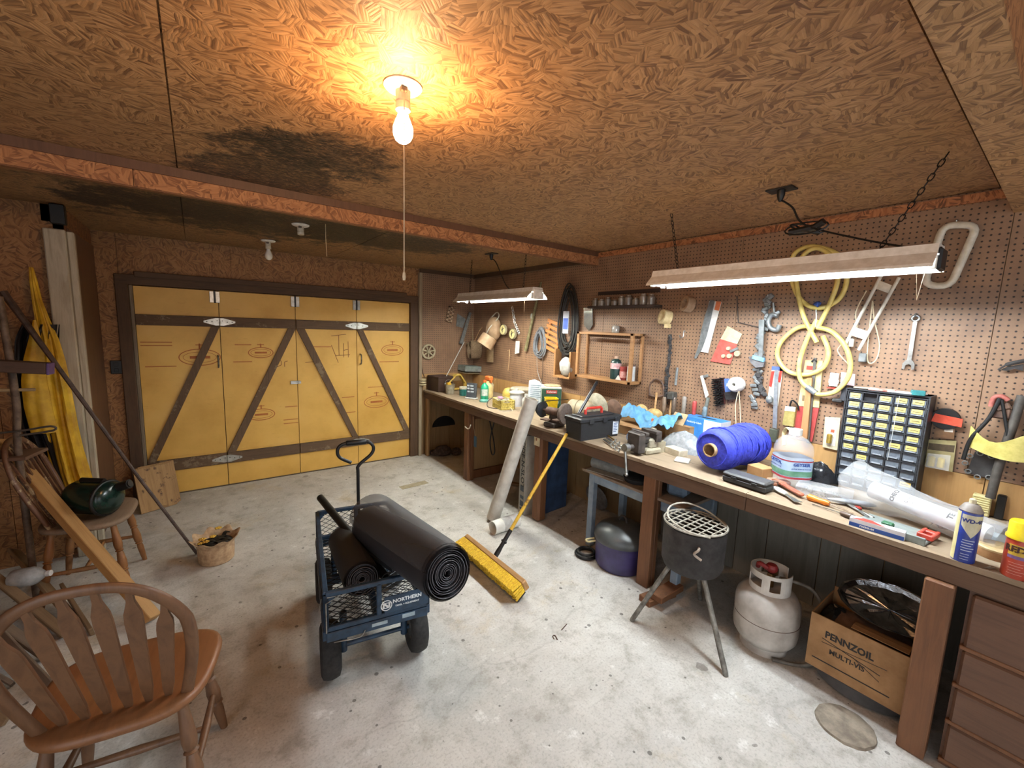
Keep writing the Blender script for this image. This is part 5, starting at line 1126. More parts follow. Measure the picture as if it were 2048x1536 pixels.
t=thing('paper_packets','loose white paper packet and clear sleeve by the glue bottle','paper',bl(2.72,1.99)); part(MB().cbox((0,0,.012),(.14,.08,.006),.002,rz(.5)@ry(-.1)),'sleeve',mat('#c9c2b6','#b0a99c',rough=.25),t); part(MB().cbox((.02,-.09,.05),(.13,.004,.09),.001,rz(.25)@rx(.5)),'paper',mat('#e2dfd8','#cfccc4'),t)
bxs('small_box','small cream cardboard box in front of the clear plastic bag','box',bl(2.60,1.56),(.08,.13,.045),mat('#d2c7ae','#b8ad92'),RAD(-12))
lathe_thing('tin_pot','dusty cream tin cup beside the vise','cup',bl(2.56,1.67),[('cup',[(.001,0),(.04,0),(.045,.07),(.041,.07),(.037,.006),(.001,.006)],mat('#b8ad94','#978c74',sc=20))])
solo(MB().cbox((0,0,.006),(.10,.09,.012),.004,rx(.03)),'rag',mat('#cfcac0','#aaa59b',sc=30,bump=.4),'small pale rag on the bench beside the blue spool','rag',bl(2.50,1.45),.4)
# clear plastic bag heaps
def bag(name,label,loc,sx,sy,sz,m,seed,rz_=0):
    random.seed(seed); mb=MB(); rings=[]
    for j in range(9):
        v=j/8; r=math.cos(v*PI/2)**.6 if v<1 else .02
        rings.append([((r+jit(.05))*sx*K(2*PI*k/26),(r+jit(.05))*sy*S(2*PI*k/26),sz*v*(1+jit(.08))) for k in range(26)])
    mb.ring(rings,True,False,True); return solo(mb,name,m,label,'plastic bag',loc,rz_,smooth=70)
M_CLEAR=mat('#dfe3e4','#c2c8ca',sc=40,rough=.15,bump=.8)
bag('plastic_bag','crumpled clear plastic bag in front of the blue glove box',bl(2.76,1.60),.11,.17,.13,mat('#c9cdd0','#a3a9ac',sc=45,rough=.18,bump=1.,alpha=.55),31)
bag('plastic_bag','crumpled black plastic bag behind the water jug',bl(2.83,.80),.08,.09,.12,mat('#26272b','#17181b',sc=30,rough=.2,bump=.6),32)
# glove box
t=thing('glove_box','blue and white glove dispenser box on the bench','box',bl(2.945,1.55),RAD(-3)); part(MB().cbox((0,0,.11),(.13,.29,.22),.002),'box',mat('#dadfe4','#cdd3d9',rough=.5,bump=.01),t)
M_KB=mat('#3f86cc','#3578bb',rough=.5,bump=0)
mb=MB().bb((-.0656,-.02,.03),(-.0651,.145,.2195)); part(mb,'blue_panel',M_KB,t); part(MB().bb((-.0645,-.1445,.2202),(.0645,.1445,.2208)),'top_panel',M_KB,t)
mb=MB(); P=[(.012*K(2*PI*k/20)*1.6,.075*S(2*PI*k/20)) for k in range(20)]; mb.prism(P,.2209,.2214); part(mb,'slot',mat('#101418',bump=0),t)
part(text_mb('Kimberly-Clark',.019,lambda x,y:(-.0662,.055-x,.185+y),.0004),'lettering',M_WPRINT,t); lg=MB(); ellip(lg,.133,.185,.008,.008,.002,14); lg.tr(lambda p:(-.0662,p[0]+.0,p[2])); part(lg,'logo',M_WPRINT,t)
mb=MB()
for k in range(5): mb.bb((-.0655,-.13,.10+.014*k),(-.0651,-.05-.01*(k%3),.106+.014*k))
part(mb,'print',mat('#8a929a','#7a828a',bump=0),t,kind='stuff')
# blue cord spool
A=Vector((2.43,1.225,1.0)); B=Vector((2.86,1.175,1.0)); ax=(B-A)
sp_=thing('cord_spool','big spool of bright blue cord lying on the bench','spool',(A.x,A.y,A.z),rot=look(ax)); Ls=ax.length
part(MB().lathe([(.036,-.035),(.04,-.035),(.04,Ls+.05),(.034,Ls+.05),(.034,-.035),(.036,-.035)],24),'tube_core',mat('#b99a72','#98794f'),sp_,40)
M_BCORD=mat('#3a44c8','#262e96',sc=60,rough=.7,bump=.2)
part(MB().lathe([(.04,-.01),(.09,-.012),(.118,.01),(.122,.06),(.108,Ls*.45),(.118,Ls*.75),(.126,Ls*.9),(.105,Ls+.005),(.04,Ls+.005)],36),'wound_body',M_BCORD,sp_,60)
random.seed(8); mb=MB()
for k in range(64):
    z=-.005+(Ls+.0)*((k*0.618)%1.0); tilt=jit(.55); off=jit(.02)
    pts=[]
    for i in range(22):
        a=2*PI*i/22; zz=min(max(z+tilt*.10*S(a+k),-.012),Ls+.004); f=zz/Ls
        r=interp([(.095,),(.126,),(.120,),(.112,),(.118,),(.128,),(.124,),(.10,)],min(max(f,0),1))[0]+.002; pts.append((r*K(a),r*S(a),zz))
    mb.tube(pts,.0042,5,True)
part(mb,'cord_turns',M_BCORD,sp_,60,kind='stuff')
bxs('small_carton','small plain brown carton beside the water jug','box',bl(2.60,1.02),(.095,.10,.075),mat('#b98f5f','#9c744a',sc=6),RAD(-14))
t=thing('hard_case','flat black plastic case with latches at the bench edge','case',bl(2.40,1.0),RAD(-3)); part(MB().cbox((0,0,.022),(.10,.235,.036),.008),'base',M_TB,t); part(MB().cbox((0,0,.05),(.10,.235,.02),.008),'lid',mat('#4a4a48','#35353a',sc=60,rough=.5),t); 
for y in(-.06,.05): part(MB().cbox((-.051,y,.036),(.006,.03,.018),.002),'latch',M_BLACK,t)
# water jug
wj=thing('water_jug','empty clear plastic water jug with printed label and cream handle','water jug',bl(2.66,.885),RAD(-40))
def clearp():
    n=N('clear_plastic'); n.b.inputs['Base Color'].default_value=(.86,.86,.86,1); n.b.inputs['Roughness'].default_value=.12; n.b.inputs['Alpha'].default_value=.2; n.bump(n.noise(n.co(),18,3),.3,.01); return n.m
M_CLR=clearp()
mb=MB(); pr=[(.07,0),(.082,.008),(.085,.03),(.080,.04),(.085,.05),(.085,.165),(.080,.172),(.085,.18),(.085,.21),(.078,.235),(.055,.265),(.034,.278),(.028,.285),(.028,.30)]
mb.ring([[(r*x/.085,r*y/.085,z) for x,y in rrect(.17,.17,.055,4)] for r,z in pr],True,False,True); part(mb,'bottle',M_CLR,wj,50)
part(MB().lathe([(.032,.285),(.032,.318),(.001,.32)],20),'cap',mat('#d4d4d0','#c2c2be',rough=.4),wj,40)
part(MB().tube(spline([(.0,.03,.292),(.0,.075,.305),(.0,.105,.275),(.0,.095,.215),(0,.088,.20)],6),.012,8,flat=.5),'handle',mat('#d8cb98','#c2b480',rough=.4),wj,45)
def band(z0_,z1_,m,nm,e=.0012):
    mb=MB(); P=rrect(.17+2*e,.17+2*e,.055,4); mb.ring([[(x,y,z) for x,y in P] for z in(z0_,z1_)],True,False,False); return part(mb,nm,m,wj,50)
band(.052,.16,mat('#b9cfe4','#a3bcd8',sc=12,rough=.4,bump=0),'label'); band(.068,.098,mat('#6d9c84','#4d8468',sc=22,rough=.4,bump=0),'label_hills',.0018); band(.053,.064,mat('#a83a44','#8e2c36',bump=0),'label_stripe',.0018); band(.150,.157,mat('#a83a44','#8e2c36',bump=0),'label_stripe',.0018)
part(text_mb('CRYSTAL',.026,lambda x,y:(-.0875,-x*1.0,.135+y*.9),.0012),'lettering',mat('#2c4f9c','#24448a',bump=0),wj); part(text_mb('ALPINE SPRING WATER',.010,lambda x,y:(-.0875,-x,.112+y*.8),.0004),'lettering',mat('#2c4f9c','#24448a',bump=0),wj)
part(text_mb('GEYSER',.026,lambda x,y:(x,-.0875,.135+y*.9),.0012),'lettering',mat('#2c4f9c','#24448a',bump=0),wj); part(text_mb('ALPINE SPRING WATER',.010,lambda x,y:(x,-.0875,.112+y*.8),.0004),'lettering',mat('#2c4f9c','#24448a',bump=0),wj)
# --- hand tools on the near bench
def bthing(name,label,cat,a,b,z=0): # thing with local +y pointing from a to b on the bench
    A,B=Vector(a),Vector(b); d=B-A; return thing(name,label,cat,bl(A.x,A.y,z),math.atan2(d.y,d.x)-PI/2),d.length
t,Ln=bthing('pipe_wrench','red pipe wrench lying on the bench','wrench',(2.582,0.924),(2.46,0.753),.014); M_WR=mat('#b06a52','#8a4c3a',rough=.5)
part(MB().cbox((0,Ln*.62,.006),(.028,Ln*.76,.018),.006).cbox((-.012,.03,.008),(.075,.05,.022),.006),'handle',M_WR,t); part(MB().cbox((.02,-.005,.008),(.06,.018,.022),.004).cbox((.045,.03,.008),(.016,.075,.018),.003),'hook_jaw',mat('#c28a70','#9c6850'),t); part(MB().cyl((.04,.05,-.006),(.04,.05,.022),.016,n=14),'nut',M_RUST,t,40)
t,Ln=bthing('putty_knife','grey-handled putty knife beside the pipe wrench','knife',(2.47,0.89),(2.35,0.722),.004)
part(MB().tube([(0,0,.012),(0,.02,.012),(0,.07,.012),(0,.10,.012)],[.010,.018,.019,.012],10,flat=.6),'handle',mat('#c9c9c2','#aaaaa2'),t,45); part(MB().prism([(-.008,.10),(.008,.10),(.016,.16),(.020,.19),(-.020,.19),(-.012,.14)],.008,.011),'blade',M_STEEL,t)
t=thing('clear_box','clear plastic organiser box of small parts on the bench','parts box',bl(2.63,.71),RAD(12)); mb=MB(); 
for lo,hi in (((-.08,-.12,0),(.08,.12,.003)),((-.08,-.12,0),(-.077,.12,.035)),((.077,-.12,0),(.08,.12,.035)),((-.08,-.12,0),(.08,-.117,.035)),((-.08,.117,0),(.08,.12,.035)),((-.08,-.02,0),(.08,-.017,.035)),((-.08,.05,0),(.08,.053,.035))): mb.bb(lo,hi)
part(mb,'tray',M_CLR,t,kind='stuff'); part(MB().bb((-.08,-.12,.0355),(.08,.12,.038)),'lid',M_CLR,t); mb=MB(); random.seed(4)
for k in range(40): mb.cbox((jit(.065),jit(.10),.008),(.012,.006,.006),.001,rz(jit(3)))
part(mb,'screws',mat('#9c9684','#6a6454',sc=99),t,kind='stuff')
t,Ln=bthing('screwdriver','orange-handled screwdriver on the bench','screwdriver',(2.476,0.736),(2.463,0.643),.016); part(MB().tube([(0,0,0),(0,.008,0),(0,.035,0),(0,.055,0),(0,.085,0),(0,.10,0)],[.010,.0175,.016,.0125,.016,.010],12),'handle',mat('#e08a34','#c87020',rough=.35),t,45); part(MB().cyl((0,.10,0),(0,.20,-.008),.0035,n=6),'blade',M_STEEL,t)
t,Ln=bthing('garden_trowel','grey leaf-shaped trowel handle pointing at the screwdriver','trowel',(2.517,0.666),(2.61,0.516),.022); part(MB().tube([(0,0,0),(0,.04,0),(0,.10,0),(0,.17,0),(0,.20,0)],[.004,.013,.019,.018,.008],12,flat=.7),'handle',mat('#b9bfc4','#98a0a8',rough=.4),t,45)
t,Ln=bthing('awl','awl with dark brown wooden handle at the bench edge','awl',(2.369,0.47),(2.405,0.632),.013); part(MB().tube([(0,0,0),(0,.004,0),(0,.09,0),(0,.105,0)],[.012,.0135,.012,.008],12),'handle',wood('#5e4a3c','#40322a',1,1,.5),t,45); part(MB().cyl((0,.10,0),(0,.23,-.009),.0025,n=6),'spike',M_STEEL,t)
t,Ln=bthing('shears','slim steel shears with red grip on the bench','shears',(2.567,0.585),(2.412,0.431),.012); part(MB().tube(spline([(0,0,0),(.004,.08,0),(.012,.16,0)],4),.006,6),'arm',M_STEEL,t,40); part(MB().tube(spline([(.012,.0,0),(.004,.08,0),(-.010,.16,0)],4),.006,6),'arm',M_STEEL,t,40); part(MB().cbox((-.01,.05,0),(.02,.03,.014),.003),'grip',M_RED,t)
# bagged tube roll with printed sheet
A=Vector((2.63,.61,.968)); B=Vector((2.50,.12,.922)); d=B-A
t=thing('bagged_roll','clear plastic bag holding a white printed paper roll','paper roll',A,rot=look(d)); Lr=d.length
part(MB().lathe([(.035,.1),(.040,.1),(.040,Lr),(.035,Lr),(.035,.1)],26),'paper',mat('#e4e4e6','#d2d2d6',rough=.5,bump=.02),t,40)
random.seed(9); rings=[]
for j in range(11):
    v=j/10; r=(.062+.075*max(0,(.55-v))**.8) if j>0 else .01
    rings.append([((r+jit(.007))*K(2*PI*k/30),(r+jit(.007))*S(2*PI*k/30)*(1.1 if v<.5 else 1),-.05+(Lr+.09)*v) for k in range(30)])
mb=MB().ring(rings,True,False,True); 
n=N('bag_film'); n.b.inputs['Base Color'].default_value=(.85,.87,.88,1); n.b.inputs['Roughness'].default_value=.18; n.b.inputs['Alpha'].default_value=.26; n.bump(n.noise(n.co((1,1,.4)),35,4),.9,.01); M_FILM=n.m
part(mb,'film',M_FILM,t,70)
# lettering wrapped round the roll, readable from the room
inv=look(d).transposed()
upl=(inv@Vector((-.75,0,.66))).normalized(); a0=math.atan2(upl.y,upl.x)
def wrap(rad,zc): return lambda x,y:(rad*K(a0-x/rad),rad*S(a0-x/rad),zc-y)
part(text_mb('CHECK',.022,wrap(.0408,.20),.0012),'lettering',M_INK,t); part(text_mb('Draw',.016,wrap(.0408,.25)),'lettering',M_INK,t); part(text_mb('No.',.014,wrap(.0408,.275)),'lettering',M_INK,t); part(text_mb('TE',.026,wrap(.0408,.40),.0012),'lettering',M_INK,t)
# tray with red clip, red-white box
t=thing('parts_tray','grey plastic tray with green and red clips on the bench','tray',bl(2.40,.385),RAD(-6)); part(MB().cbox((.02,.0,.006),(.16,.24,.012),.003).cbox((-.058,0,.016),(.012,.24,.032),.002),'tray',mat('#8b938f','#737b77',rough=.4),t); part(MB().cbox((.0,.02,.02),(.03,.04,.022),.004),'green_clip',mat('#2f6a45','#245537'),t)
part(MB().cbox((.03,-.085,.025),(.09,.012,.022),.003).cbox((.03,-.125,.025),(.09,.012,.022),.003).cbox((-.012,-.105,.025),(.012,.05,.022),.003).cbox((.06,-.105,.022),(.03,.05,.02),.003),'red_clip',mat('#d8503e','#bb3c2c',rough=.4),t,kind='stuff')
t=thing('toothpaste_box','slim blue white and red carton at the bench edge','carton',bl(2.325,.425),RAD(3)); part(MB().cbox((0,0,.018),(.036,.185,.036),.001),'box',mat('#dfe0e4','#d2d4d8',rough=.4,bump=0),t)
part(MB().bb((-.0188,-.0915,.001),(-.0181,.0915,.018)),'blue_band',mat('#2c58a8','#244c98',bump=0,rough=.4),t); part(MB().prism([(-.0175,.085),(.0175,.05),(.0175,.02),(-.0175,-.03)],.0362,.0366),'red_wedge',M_RED,t); part(text_mb('PREMIUM',.012,lambda x,y:(-.0194,.03-x,.0095+y),.0004),'lettering',M_WPRINT,t)
# spray cans
def cyl_text(s,size,r,z,ang,bold,up=1): return text_mb(s,size,lambda x,y:(r*K(ang+x/r),r*S(ang+x/r),z+y*up),bold)
VA=math.atan2(-.17,-2.3)
t=thing('spray_can','blue and yellow spray can with grey domed top at the bench edge','spray can',bl(2.315,.165)); M_CANB=mat('#2b3f92','#233480',rough=.35,bump=.02)
part(MB().lathe([(.001,0),(.032,0),(.033,.003),(.033,.195),(.031,.199)],32),'body',M_CANB,t,40); part(MB().lathe([(.0325,.197),(.034,.200),(.031,.205),(.022,.222),(.013,.228),(.001,.228)],28),'shoulder',mat('#8a8078','#6d645c',rough=.5),t,45); part(MB().lathe([(.010,.226),(.010,.242),(.006,.246),(.001,.246)],14),'nozzle',mat('#d8cfae','#bfb592'),t,40)
def shell(r,z0_,z1_,a0_,a1_,n=10):
    mb=MB()
    for k in range(n):
        p,q=a0_+(a1_-a0_)*k/n,a0_+(a1_-a0_)*(k+1)/n; mb.add([(r*K(p),r*S(p),z0_),(r*K(q),r*S(q),z0_),(r*K(q),r*S(q),z1_),(r*K(p),r*S(p),z1_)],[(0,1,2,3)])
    return mb
part(shell(.0333,.004,.194,VA-1.55,VA-.75),'cream_panel',mat('#d8cf9c','#c8be88',bump=0,rough=.4),t)
mb=shell(.0334,.145,.188,VA-.62,VA+1.3); mb.v=[(x,y,z) for x,y,z in mb.v]; mb2=MB(); 
for k in range(10):
    p,q=VA-.62+1.92*k/10,VA-.62+1.92*(k+1)/10; f0,f1=.145-.045*(1-abs(2*k/10-1)),.145-.045*(1-abs(2*(k+1)/10-1)); r=.0334
    mb.add([(r*K(p),r*S(p),f0),(r*K(q),r*S(q),f1),(r*K(q),r*S(q),.145),(r*K(p),r*S(p),.145)],[(0,1,2,3)])
part(mb,'shield',mat('#c9c6ae','#b8b598',bump=0),t)
part(cyl_text('WD-40',.020,.0338,.165,VA+.34,.0009),'lettering',mat('#26357e','#1f2c6c',bump=0),t)
mb=MB()
for k in range(5): 
    s_=shell(.0336,.088-.010*k,.091-.010*k,VA-.28-.05*(k%2),VA+.75-.12*(k%3)); mb.add(s_.v,s_.f)
for k in range(3):
    s_=shell(.0336,.034-.010*k,.036-.010*k,VA-.25,VA+.45); mb.add(s_.v,s_.f)
part(mb,'print',mat('#b9c2d6','#a3aec6',bump=0),t,kind='stuff')
t=thing('spray_can','red foam spray can with wide yellow cap at the bench edge','spray can',bl(2.315,.035)); RA=.036
VA2=math.atan2(-.035,-2.3)
part(MB().lathe([(.001,0),(RA-.002,0),(RA,.004),(RA,.145),(RA-.003,.15)],32),'body',mat('#b5432c','#983420',sc=12,rough=.4,bump=.05),t,40); part(MB().lathe([(RA+.004,.143),(RA+.004,.152),(RA,.158),(RA,.20),(RA-.003,.206),(.001,.206)],32),'cap',mat('#e8d028','#d2ba14',rough=.4,bump=.01),t,40)
mb=shell(RA+.0004,.085,.125,VA2-.75,VA2+.75); part(mb,'badge',mat('#c9a93a','#b59428',bump=0),t); mb=shell(RA+.0006,.074,.086,VA2-.75,VA2+.75); part(mb,'badge_stripe',mat('#7a5a8a','#6a4c7a',bump=0),t)
part(cyl_text('REDD',.030,RA+.0010,.108,VA2,.0014),'lettering',mat('#4a2418','#3a1c12',bump=0),t)
mb=MB()
for k in range(5): 
    s_=shell(RA+.0004,.058-.010*k,.0595-.010*k,VA2-.6+.1*(k%2),VA2+.6-.15*(k%3)); mb.add(s_.v,s_.f)
part(mb,'print',mat('#d09a8a','#c08a7a',bump=0),t,kind='stuff')
lathe_thing('white_bottle','white bottle beside the red foam can','bottle',bl(2.385,-.02),[('body',[(.001,0),(.03,0),(.032,.005),(.032,.12),(.02,.14),(.012,.145),(.012,.16),(.001,.16)],mat('#dcdcda','#c8c8c6',rough=.4))])
lathe_thing('round_tin','wide tan round tin with printed lid behind the spray cans','tin',bl(2.47,.09),[('tin',[(.001,0),(.06,0),(.062,.003),(.062,.035),(.001,.035)],mat('#b0855a','#94693f',rough=.5)),('lid',[(.063,.033),(.064,.040),(.06,.044),(.001,.044)],mat('#d2b88a','#b99d6c'))],n=30)
lathe_thing('small_jar','small glass jar with dark lid behind the spray cans','jar',bl(2.62,.10),[('jar',[(.001,0),(.032,0),(.034,.06),(.001,.06)],mat('#a9bcc6','#8ea4b0',rough=.15)),('lid',[(.036,.06),(.036,.075),(.001,.077)],mat('#4a3f3c','#362d2a'))])
lathe_thing('small_jar','small white jar with brown lid beside the glass jar','jar',bl(2.56,.035),[('jar',[(.001,0),(.03,0),(.032,.05),(.001,.05)],mat('#dcdcd6','#c4c4be',rough=.3)),('lid',[(.034,.05),(.034,.066),(.001,.068)],mat('#5a4238','#45322a'))])
bxs('green_notebook','thin green folder lying behind the spray cans','folder',bl(2.70,.22),(.12,.16,.015),mat('#5d7a70','#4a665c'),RAD(20))
solo(MB().tube([(0,0,.002),(.03,-.012,.002)],.0018,6).tube([(0,-.008,.002),(.03,-.022,.002)],.0018,6),'nail_pair',M_STEEL,'two bright nails on the bench between the spray cans','nails',bl(2.30,.105))
# ---- small-parts cabinet
M_CABB=mat('#2b2c30','#202124',sc=60,rough=.5,bump=.05); M_LAB=mat('#e0c878','#cdb462',rough=.6,bump=0); M_DRWC=mat('#6d747c','#585e66',sc=40,rough=.2,bump=.05)
pc=thing('parts_cabinet','black small-parts cabinet of many labelled drawers on the bench','cabinet',(2.90,.575,ZB)); CW,CH,CDp=.33,.555,.13
part(MB().bb((.02,-CW/2,0),(CDp,CW/2,CH)),'body',M_CABB,pc)
fr=MB()
rowz=[.015+ (CH-.03)*k/11 for k in range(12)]
for z in rowz: fr.bb((-.006,-CW/2,z-.0025),(.02,CW/2,z+.0025))
for k in range(6): y=-CW/2+.005+(CW-.01)*k/5; fr.bb((-.004,y-.003,.012),(.02,y+.003,CH-.012))
fr.bb((-.008,-CW/2-.006,0),(CDp,-CW/2,CH)).bb((-.008,CW/2,0),(CDp,CW/2+.006,CH)).bb((-.008,-CW/2,CH-.006),(CDp,CW/2,CH)).bb((-.008,-CW/2,0),(CDp,CW/2,.012))
part(fr,'frame',M_CABB,pc)
cw=(CW-.01)/5; rh=(CH-.03)/11
dm=mesh(MB().bb((.002,-cw/2+.005,.004),(.018,cw/2-.005,rh-.005)),'drawer',M_DRWC); hm_=mesh(MB().cbox((-.003,0,.010),(.012,cw*.62,.007),.002),'pull',mat('#8f9298','#787c82',rough=.3)); lm_=mesh(MB().bb((-.0008,-cw*.33,.016),(.0015,cw*.33,rh-.009)),'paper_label',M_LAB)
im_=mesh(MB().bb((-.0012,-cw*.24,.0245),(-.0009,cw*.24,.0275)),'ink_line',mat('#5a4a2a','#4a3c20',bump=0))
nolab={(2,3),(4,3),(6,2),(7,1),(7,2),(7,3),(7,4),(8,0),(8,1),(8,2),(8,3),(8,4),(9,0),(9,1),(9,2),(9,3),(6,4),(5,3)}
nolab={(4,3),(6,2),(6,3),(6,4),(7,0),(7,2),(7,3),(7,4),(8,0),(8,1),(8,2),(8,3),(8,4),(9,0),(9,1),(9,2),(9,3)}
def inst(me,par,loc,name):
    o=bpy.data.objects.new(name,me); COL.objects.link(o); o.parent=par; o.location=loc; return o
for r in range(11):
    for cidx in range(5):
        if (r,cidx) in ((0,1),(10,4),(10,3)): continue
        y=CW/2-.005-cw*(cidx+.5); z=rowz[10-r]
        dobj=inst(dm,pc,(0,y,z),'drawer'); inst(hm_,dobj,(0,0,0),'pull')
        if (r,cidx) not in nolab and r<10: inst(lm_,dobj,(0,0,0),'paper_label'); inst(im_,dobj,(0,jit(.003),0),'ink_line')
part(MB().tube([(-.012,-.055,CH-.01),(-.012,-.050,.30),(-.012,-.047,.20)],.0012,5),'hanging_thread',mat('#c9c9c4'),pc)
for k,(lab,cat,p,dm_,m_,rt) in enumerate((('pink and white card packet on top of the parts cabinet','packet',(2.93,.60),(.06,.11,.012),mat('#d8b0a4','#c05a4a',sc=22,bump=0),.1),('teal plastic clip on top of the parts cabinet','clip',(2.90,.455),(.05,.05,.025),mat('#2f7f80','#246668',rough=.4),.3),('clear blister packet on top of the parts cabinet','packet',(2.93,.50),(.08,.14,.008),M_CLEAR,-.1),('cream strip of card on top of the parts cabinet','card',(2.96,.68),(.05,.10,.006),mat('#cfc6b0','#b8ae96'),.2))):
    bxs(['card_packet','plastic_clip','blister_packet','card_strip'][k],lab,cat,(p[0],p[1],ZB+CH+.0005),dm_,m_,rt)
# ================================================================ things hanging on the pegboard (wall coordinates u = -y, v = height, w = off the wall)
def hook(mb,u,v,r=.003,L=.03): mb.tube(spline([(u,v+.012,-.002),(u,v+.012,L*.6),(u,v,L),(u,v-.004,L*1.05),(u,v+.008,L*1.2)],3),r,6)
def uv(*p): return [(p[i],p[i+1]) for i in range(0,len(p),2)]
def wtube(pts,w,r,n=8,closed=False,sp=6,flat=1.): return MB().tube(spline([(a,b,w if not isinstance(w,(list,tuple)) else w[i]) for i,(a,b) in enumerate(pts)],sp,closed),r,n,closed,True,flat)
M_STRAP=mat('#d8d2c2','#beb7a4',rough=.4,bump=.02); M_HOSE=mat('#dcc878','#c4ae5c',rough=.4,bump=.05); M_GREY=mat('#8a8d8c','#6c6f6e',rough=.4,metal=.4,bump=.1); M_CARDB=mat('#dcd6cc','#c6c0b4',rough=.5,bump=0)
# white tubular frame
P=uv(-0.479,2.257,-0.361,2.238,-0.418,1.954,-0.516,1.967)
def rpoly(P,r=.35,n=4):
    out=[]; m=len(P)
    for i in range(m):
        a,b,c_=Vector(P[i-1]),Vector(P[i]),Vector(P[(i+1)%m]); d0=(a-b).normalized(); d1=(c_-b).normalized()
        for k in range(n+1):
            t=k/n; p0=b+d0*r; p1=b+d1*r; out.append(tuple((1-t)**2*p0+2*t*(1-t)*b+t*t*p1))
    return out
t=wthing('tube_frame','white rounded rectangular tube frame hanging on the pegboard','frame',-0.479,2.257); part(MB().tube([(a,b,.03) for a,b in rpoly(P,.045)],.0165,10,True),'loop',M_STRAP,t,50); mb=MB(); hook(mb,-0.435,2.264); part(mb,'hook',M_STEEL,t)
# yellow hose in a figure of eight
t=wthing('yellow_hose','yellow rubber hose coiled in a figure of eight on the pegboard','hose',-0.966,1.872)
up=uv(-0.942,1.653,-1.034,1.818,-1.096,2.034,-1.078,2.169,-1.004,2.21,-0.916,2.137,-0.883,2.02,-0.906,1.877,-0.947,1.743)
part(wtube(up,[.05,.045,.04,.04,.04,.04,.04,.045,.05],.0135,10),'hose_loop',M_HOSE,t,50)
up2=uv(-1.131,2.052,-1.129,2.189,-1.031,2.225,-0.886,2.148,-0.843,2.017,-0.87,1.905,-0.965,1.857,-1.063,1.911); part(wtube(up2,.03,.0135,10,True),'hose_loop',M_HOSE,t,50)
lo=uv(-0.952,1.743,-0.869,1.716,-0.79,1.617,-0.764,1.489,-0.811,1.38,-0.895,1.344,-0.958,1.375,-1.008,1.432,-1.02,1.54,-0.992,1.681,-0.957,1.788); part(wtube(lo,.05,.0135,10),'hose_loop',M_HOSE,t,50)
lo2=uv(-0.953,1.749,-1.058,1.738,-1.144,1.643,-1.151,1.546,-1.084,1.465,-0.986,1.453,-0.9,1.505,-0.882,1.597,-0.921,1.693); part(wtube(lo2,.035,.0135,10),'hose_loop',M_HOSE,t,50)
part(wtube(uv(-0.962,1.381,-0.936,1.363,-0.913,1.35),.052,.018,12),'coupling',M_GREY,t,40); part(wtube(uv(-0.974,1.872,-0.967,1.881,-0.954,1.875),.05,.016,8),'tie',mat('#3a5ca8','#2c4a90'),t,50); part(wtube(uv(-0.964,1.848,-0.957,1.788,-0.957,1.743),.06,.004,6),'wire',M_STEEL,t)
# white rack of two rods
t=wthing('white_rack','white rack of two rods with plates hung on the pegboard','rack',-0.679,2.006)
for a,b in (((-0.681,2.054),(-0.807,1.64)),((-0.614,2.012),(-0.74,1.62))): part(MB().cyl((a[0],a[1],.04),(b[0],b[1],.04),.0085,n=10),'rod',M_STRAP,t,40)
for q in (uv(-0.696,2.002,-0.638,1.972,-0.647,1.93,-0.706,1.959),uv(-0.768,1.747,-0.711,1.726,-0.724,1.681,-0.783,1.701)): part(MB().prism(q,.038,.044),'plate',M_STRAP,t)
part(MB().tube(spline([(a,b,.03) for a,b in uv(-0.746,1.95,-0.78,1.832,-0.766,1.733,-0.829,1.644,-0.836,1.6,-0.781,1.537)],5),.003,6),'wire',M_CORDW,t,40); part(MB().tube(spline([(a,b,.03) for a,b in uv(-0.713,1.894,-0.71,1.79,-0.704,1.623,-0.691,1.553,-0.661,1.57,-0.655,1.653,-0.693,1.79,-0.711,1.889)],5),.003,6),'wire',M_CORDW,t,40); part(MB().lathe([(.001,-.02),(.012,-.02),(.012,.02),(.006,.025),(.001,.025)],10,(*(-0.778,1.658),.04),rot=rx(-PI/2)),'fitting',M_STRAP,t,40)
part(MB().cbox((*(-0.719,1.579),.03),(.035,.05,.03),.004),'clip',M_GREY,t)
# combination wrench
a,b=Vector((-0.528,1.799)),Vector((-0.527,1.546)); d=(a-b); L_=d.length
t=wthing('combination_wrench','bright steel combination wrench hanging by its ring end','wrench',-0.528,1.799,absu=False,off=.012,ang=math.atan2(d.y,d.x)-PI/2)
part(MB().prism([(-.008,-.015),(.008,-.015),(.009,-L_+.03),(-.009,-L_+.03)],0,.008),'shaft',M_STEEL,t); part(MB().torus((0,0,.005),.014,.006,20,8),'ring_end',M_STEEL,t,50); part(MB().prism([(-.012,-L_+.035),(.012,-L_+.035),(.024,-L_+.015),(.024,-L_-.012),(.014,-L_-.016),(.011,-L_+.008),(0,-L_+.013),(-.011,-L_+.008),(-.014,-L_-.016),(-.024,-L_-.012),(-.024,-L_+.015)],-.001,.010),'open_end',M_STEEL,t)
mb=MB(); hook(mb,*(0,.012)); part(mb,'hook',M_GREY,t)
# dark serrated garden sickle at the far right
t=wthing('hand_rake','dark iron pruning claw hanging at the end of the pegboard','claw',-0.195,1.573); part(MB().tube(spline([(a,b,.03) for a,b in uv(-0.213,1.561,-0.189,1.587,-0.161,1.601,-0.126,1.614)],5),[.004]*5+[.009]*11,8),'shank',M_IRON,t,40); part(MB().prism(uv(-0.209,1.559,-0.188,1.578,-0.141,1.594,-0.137,1.562,-0.165,1.571,-0.186,1.559),.015,.025),'blade',M_IRON,t)
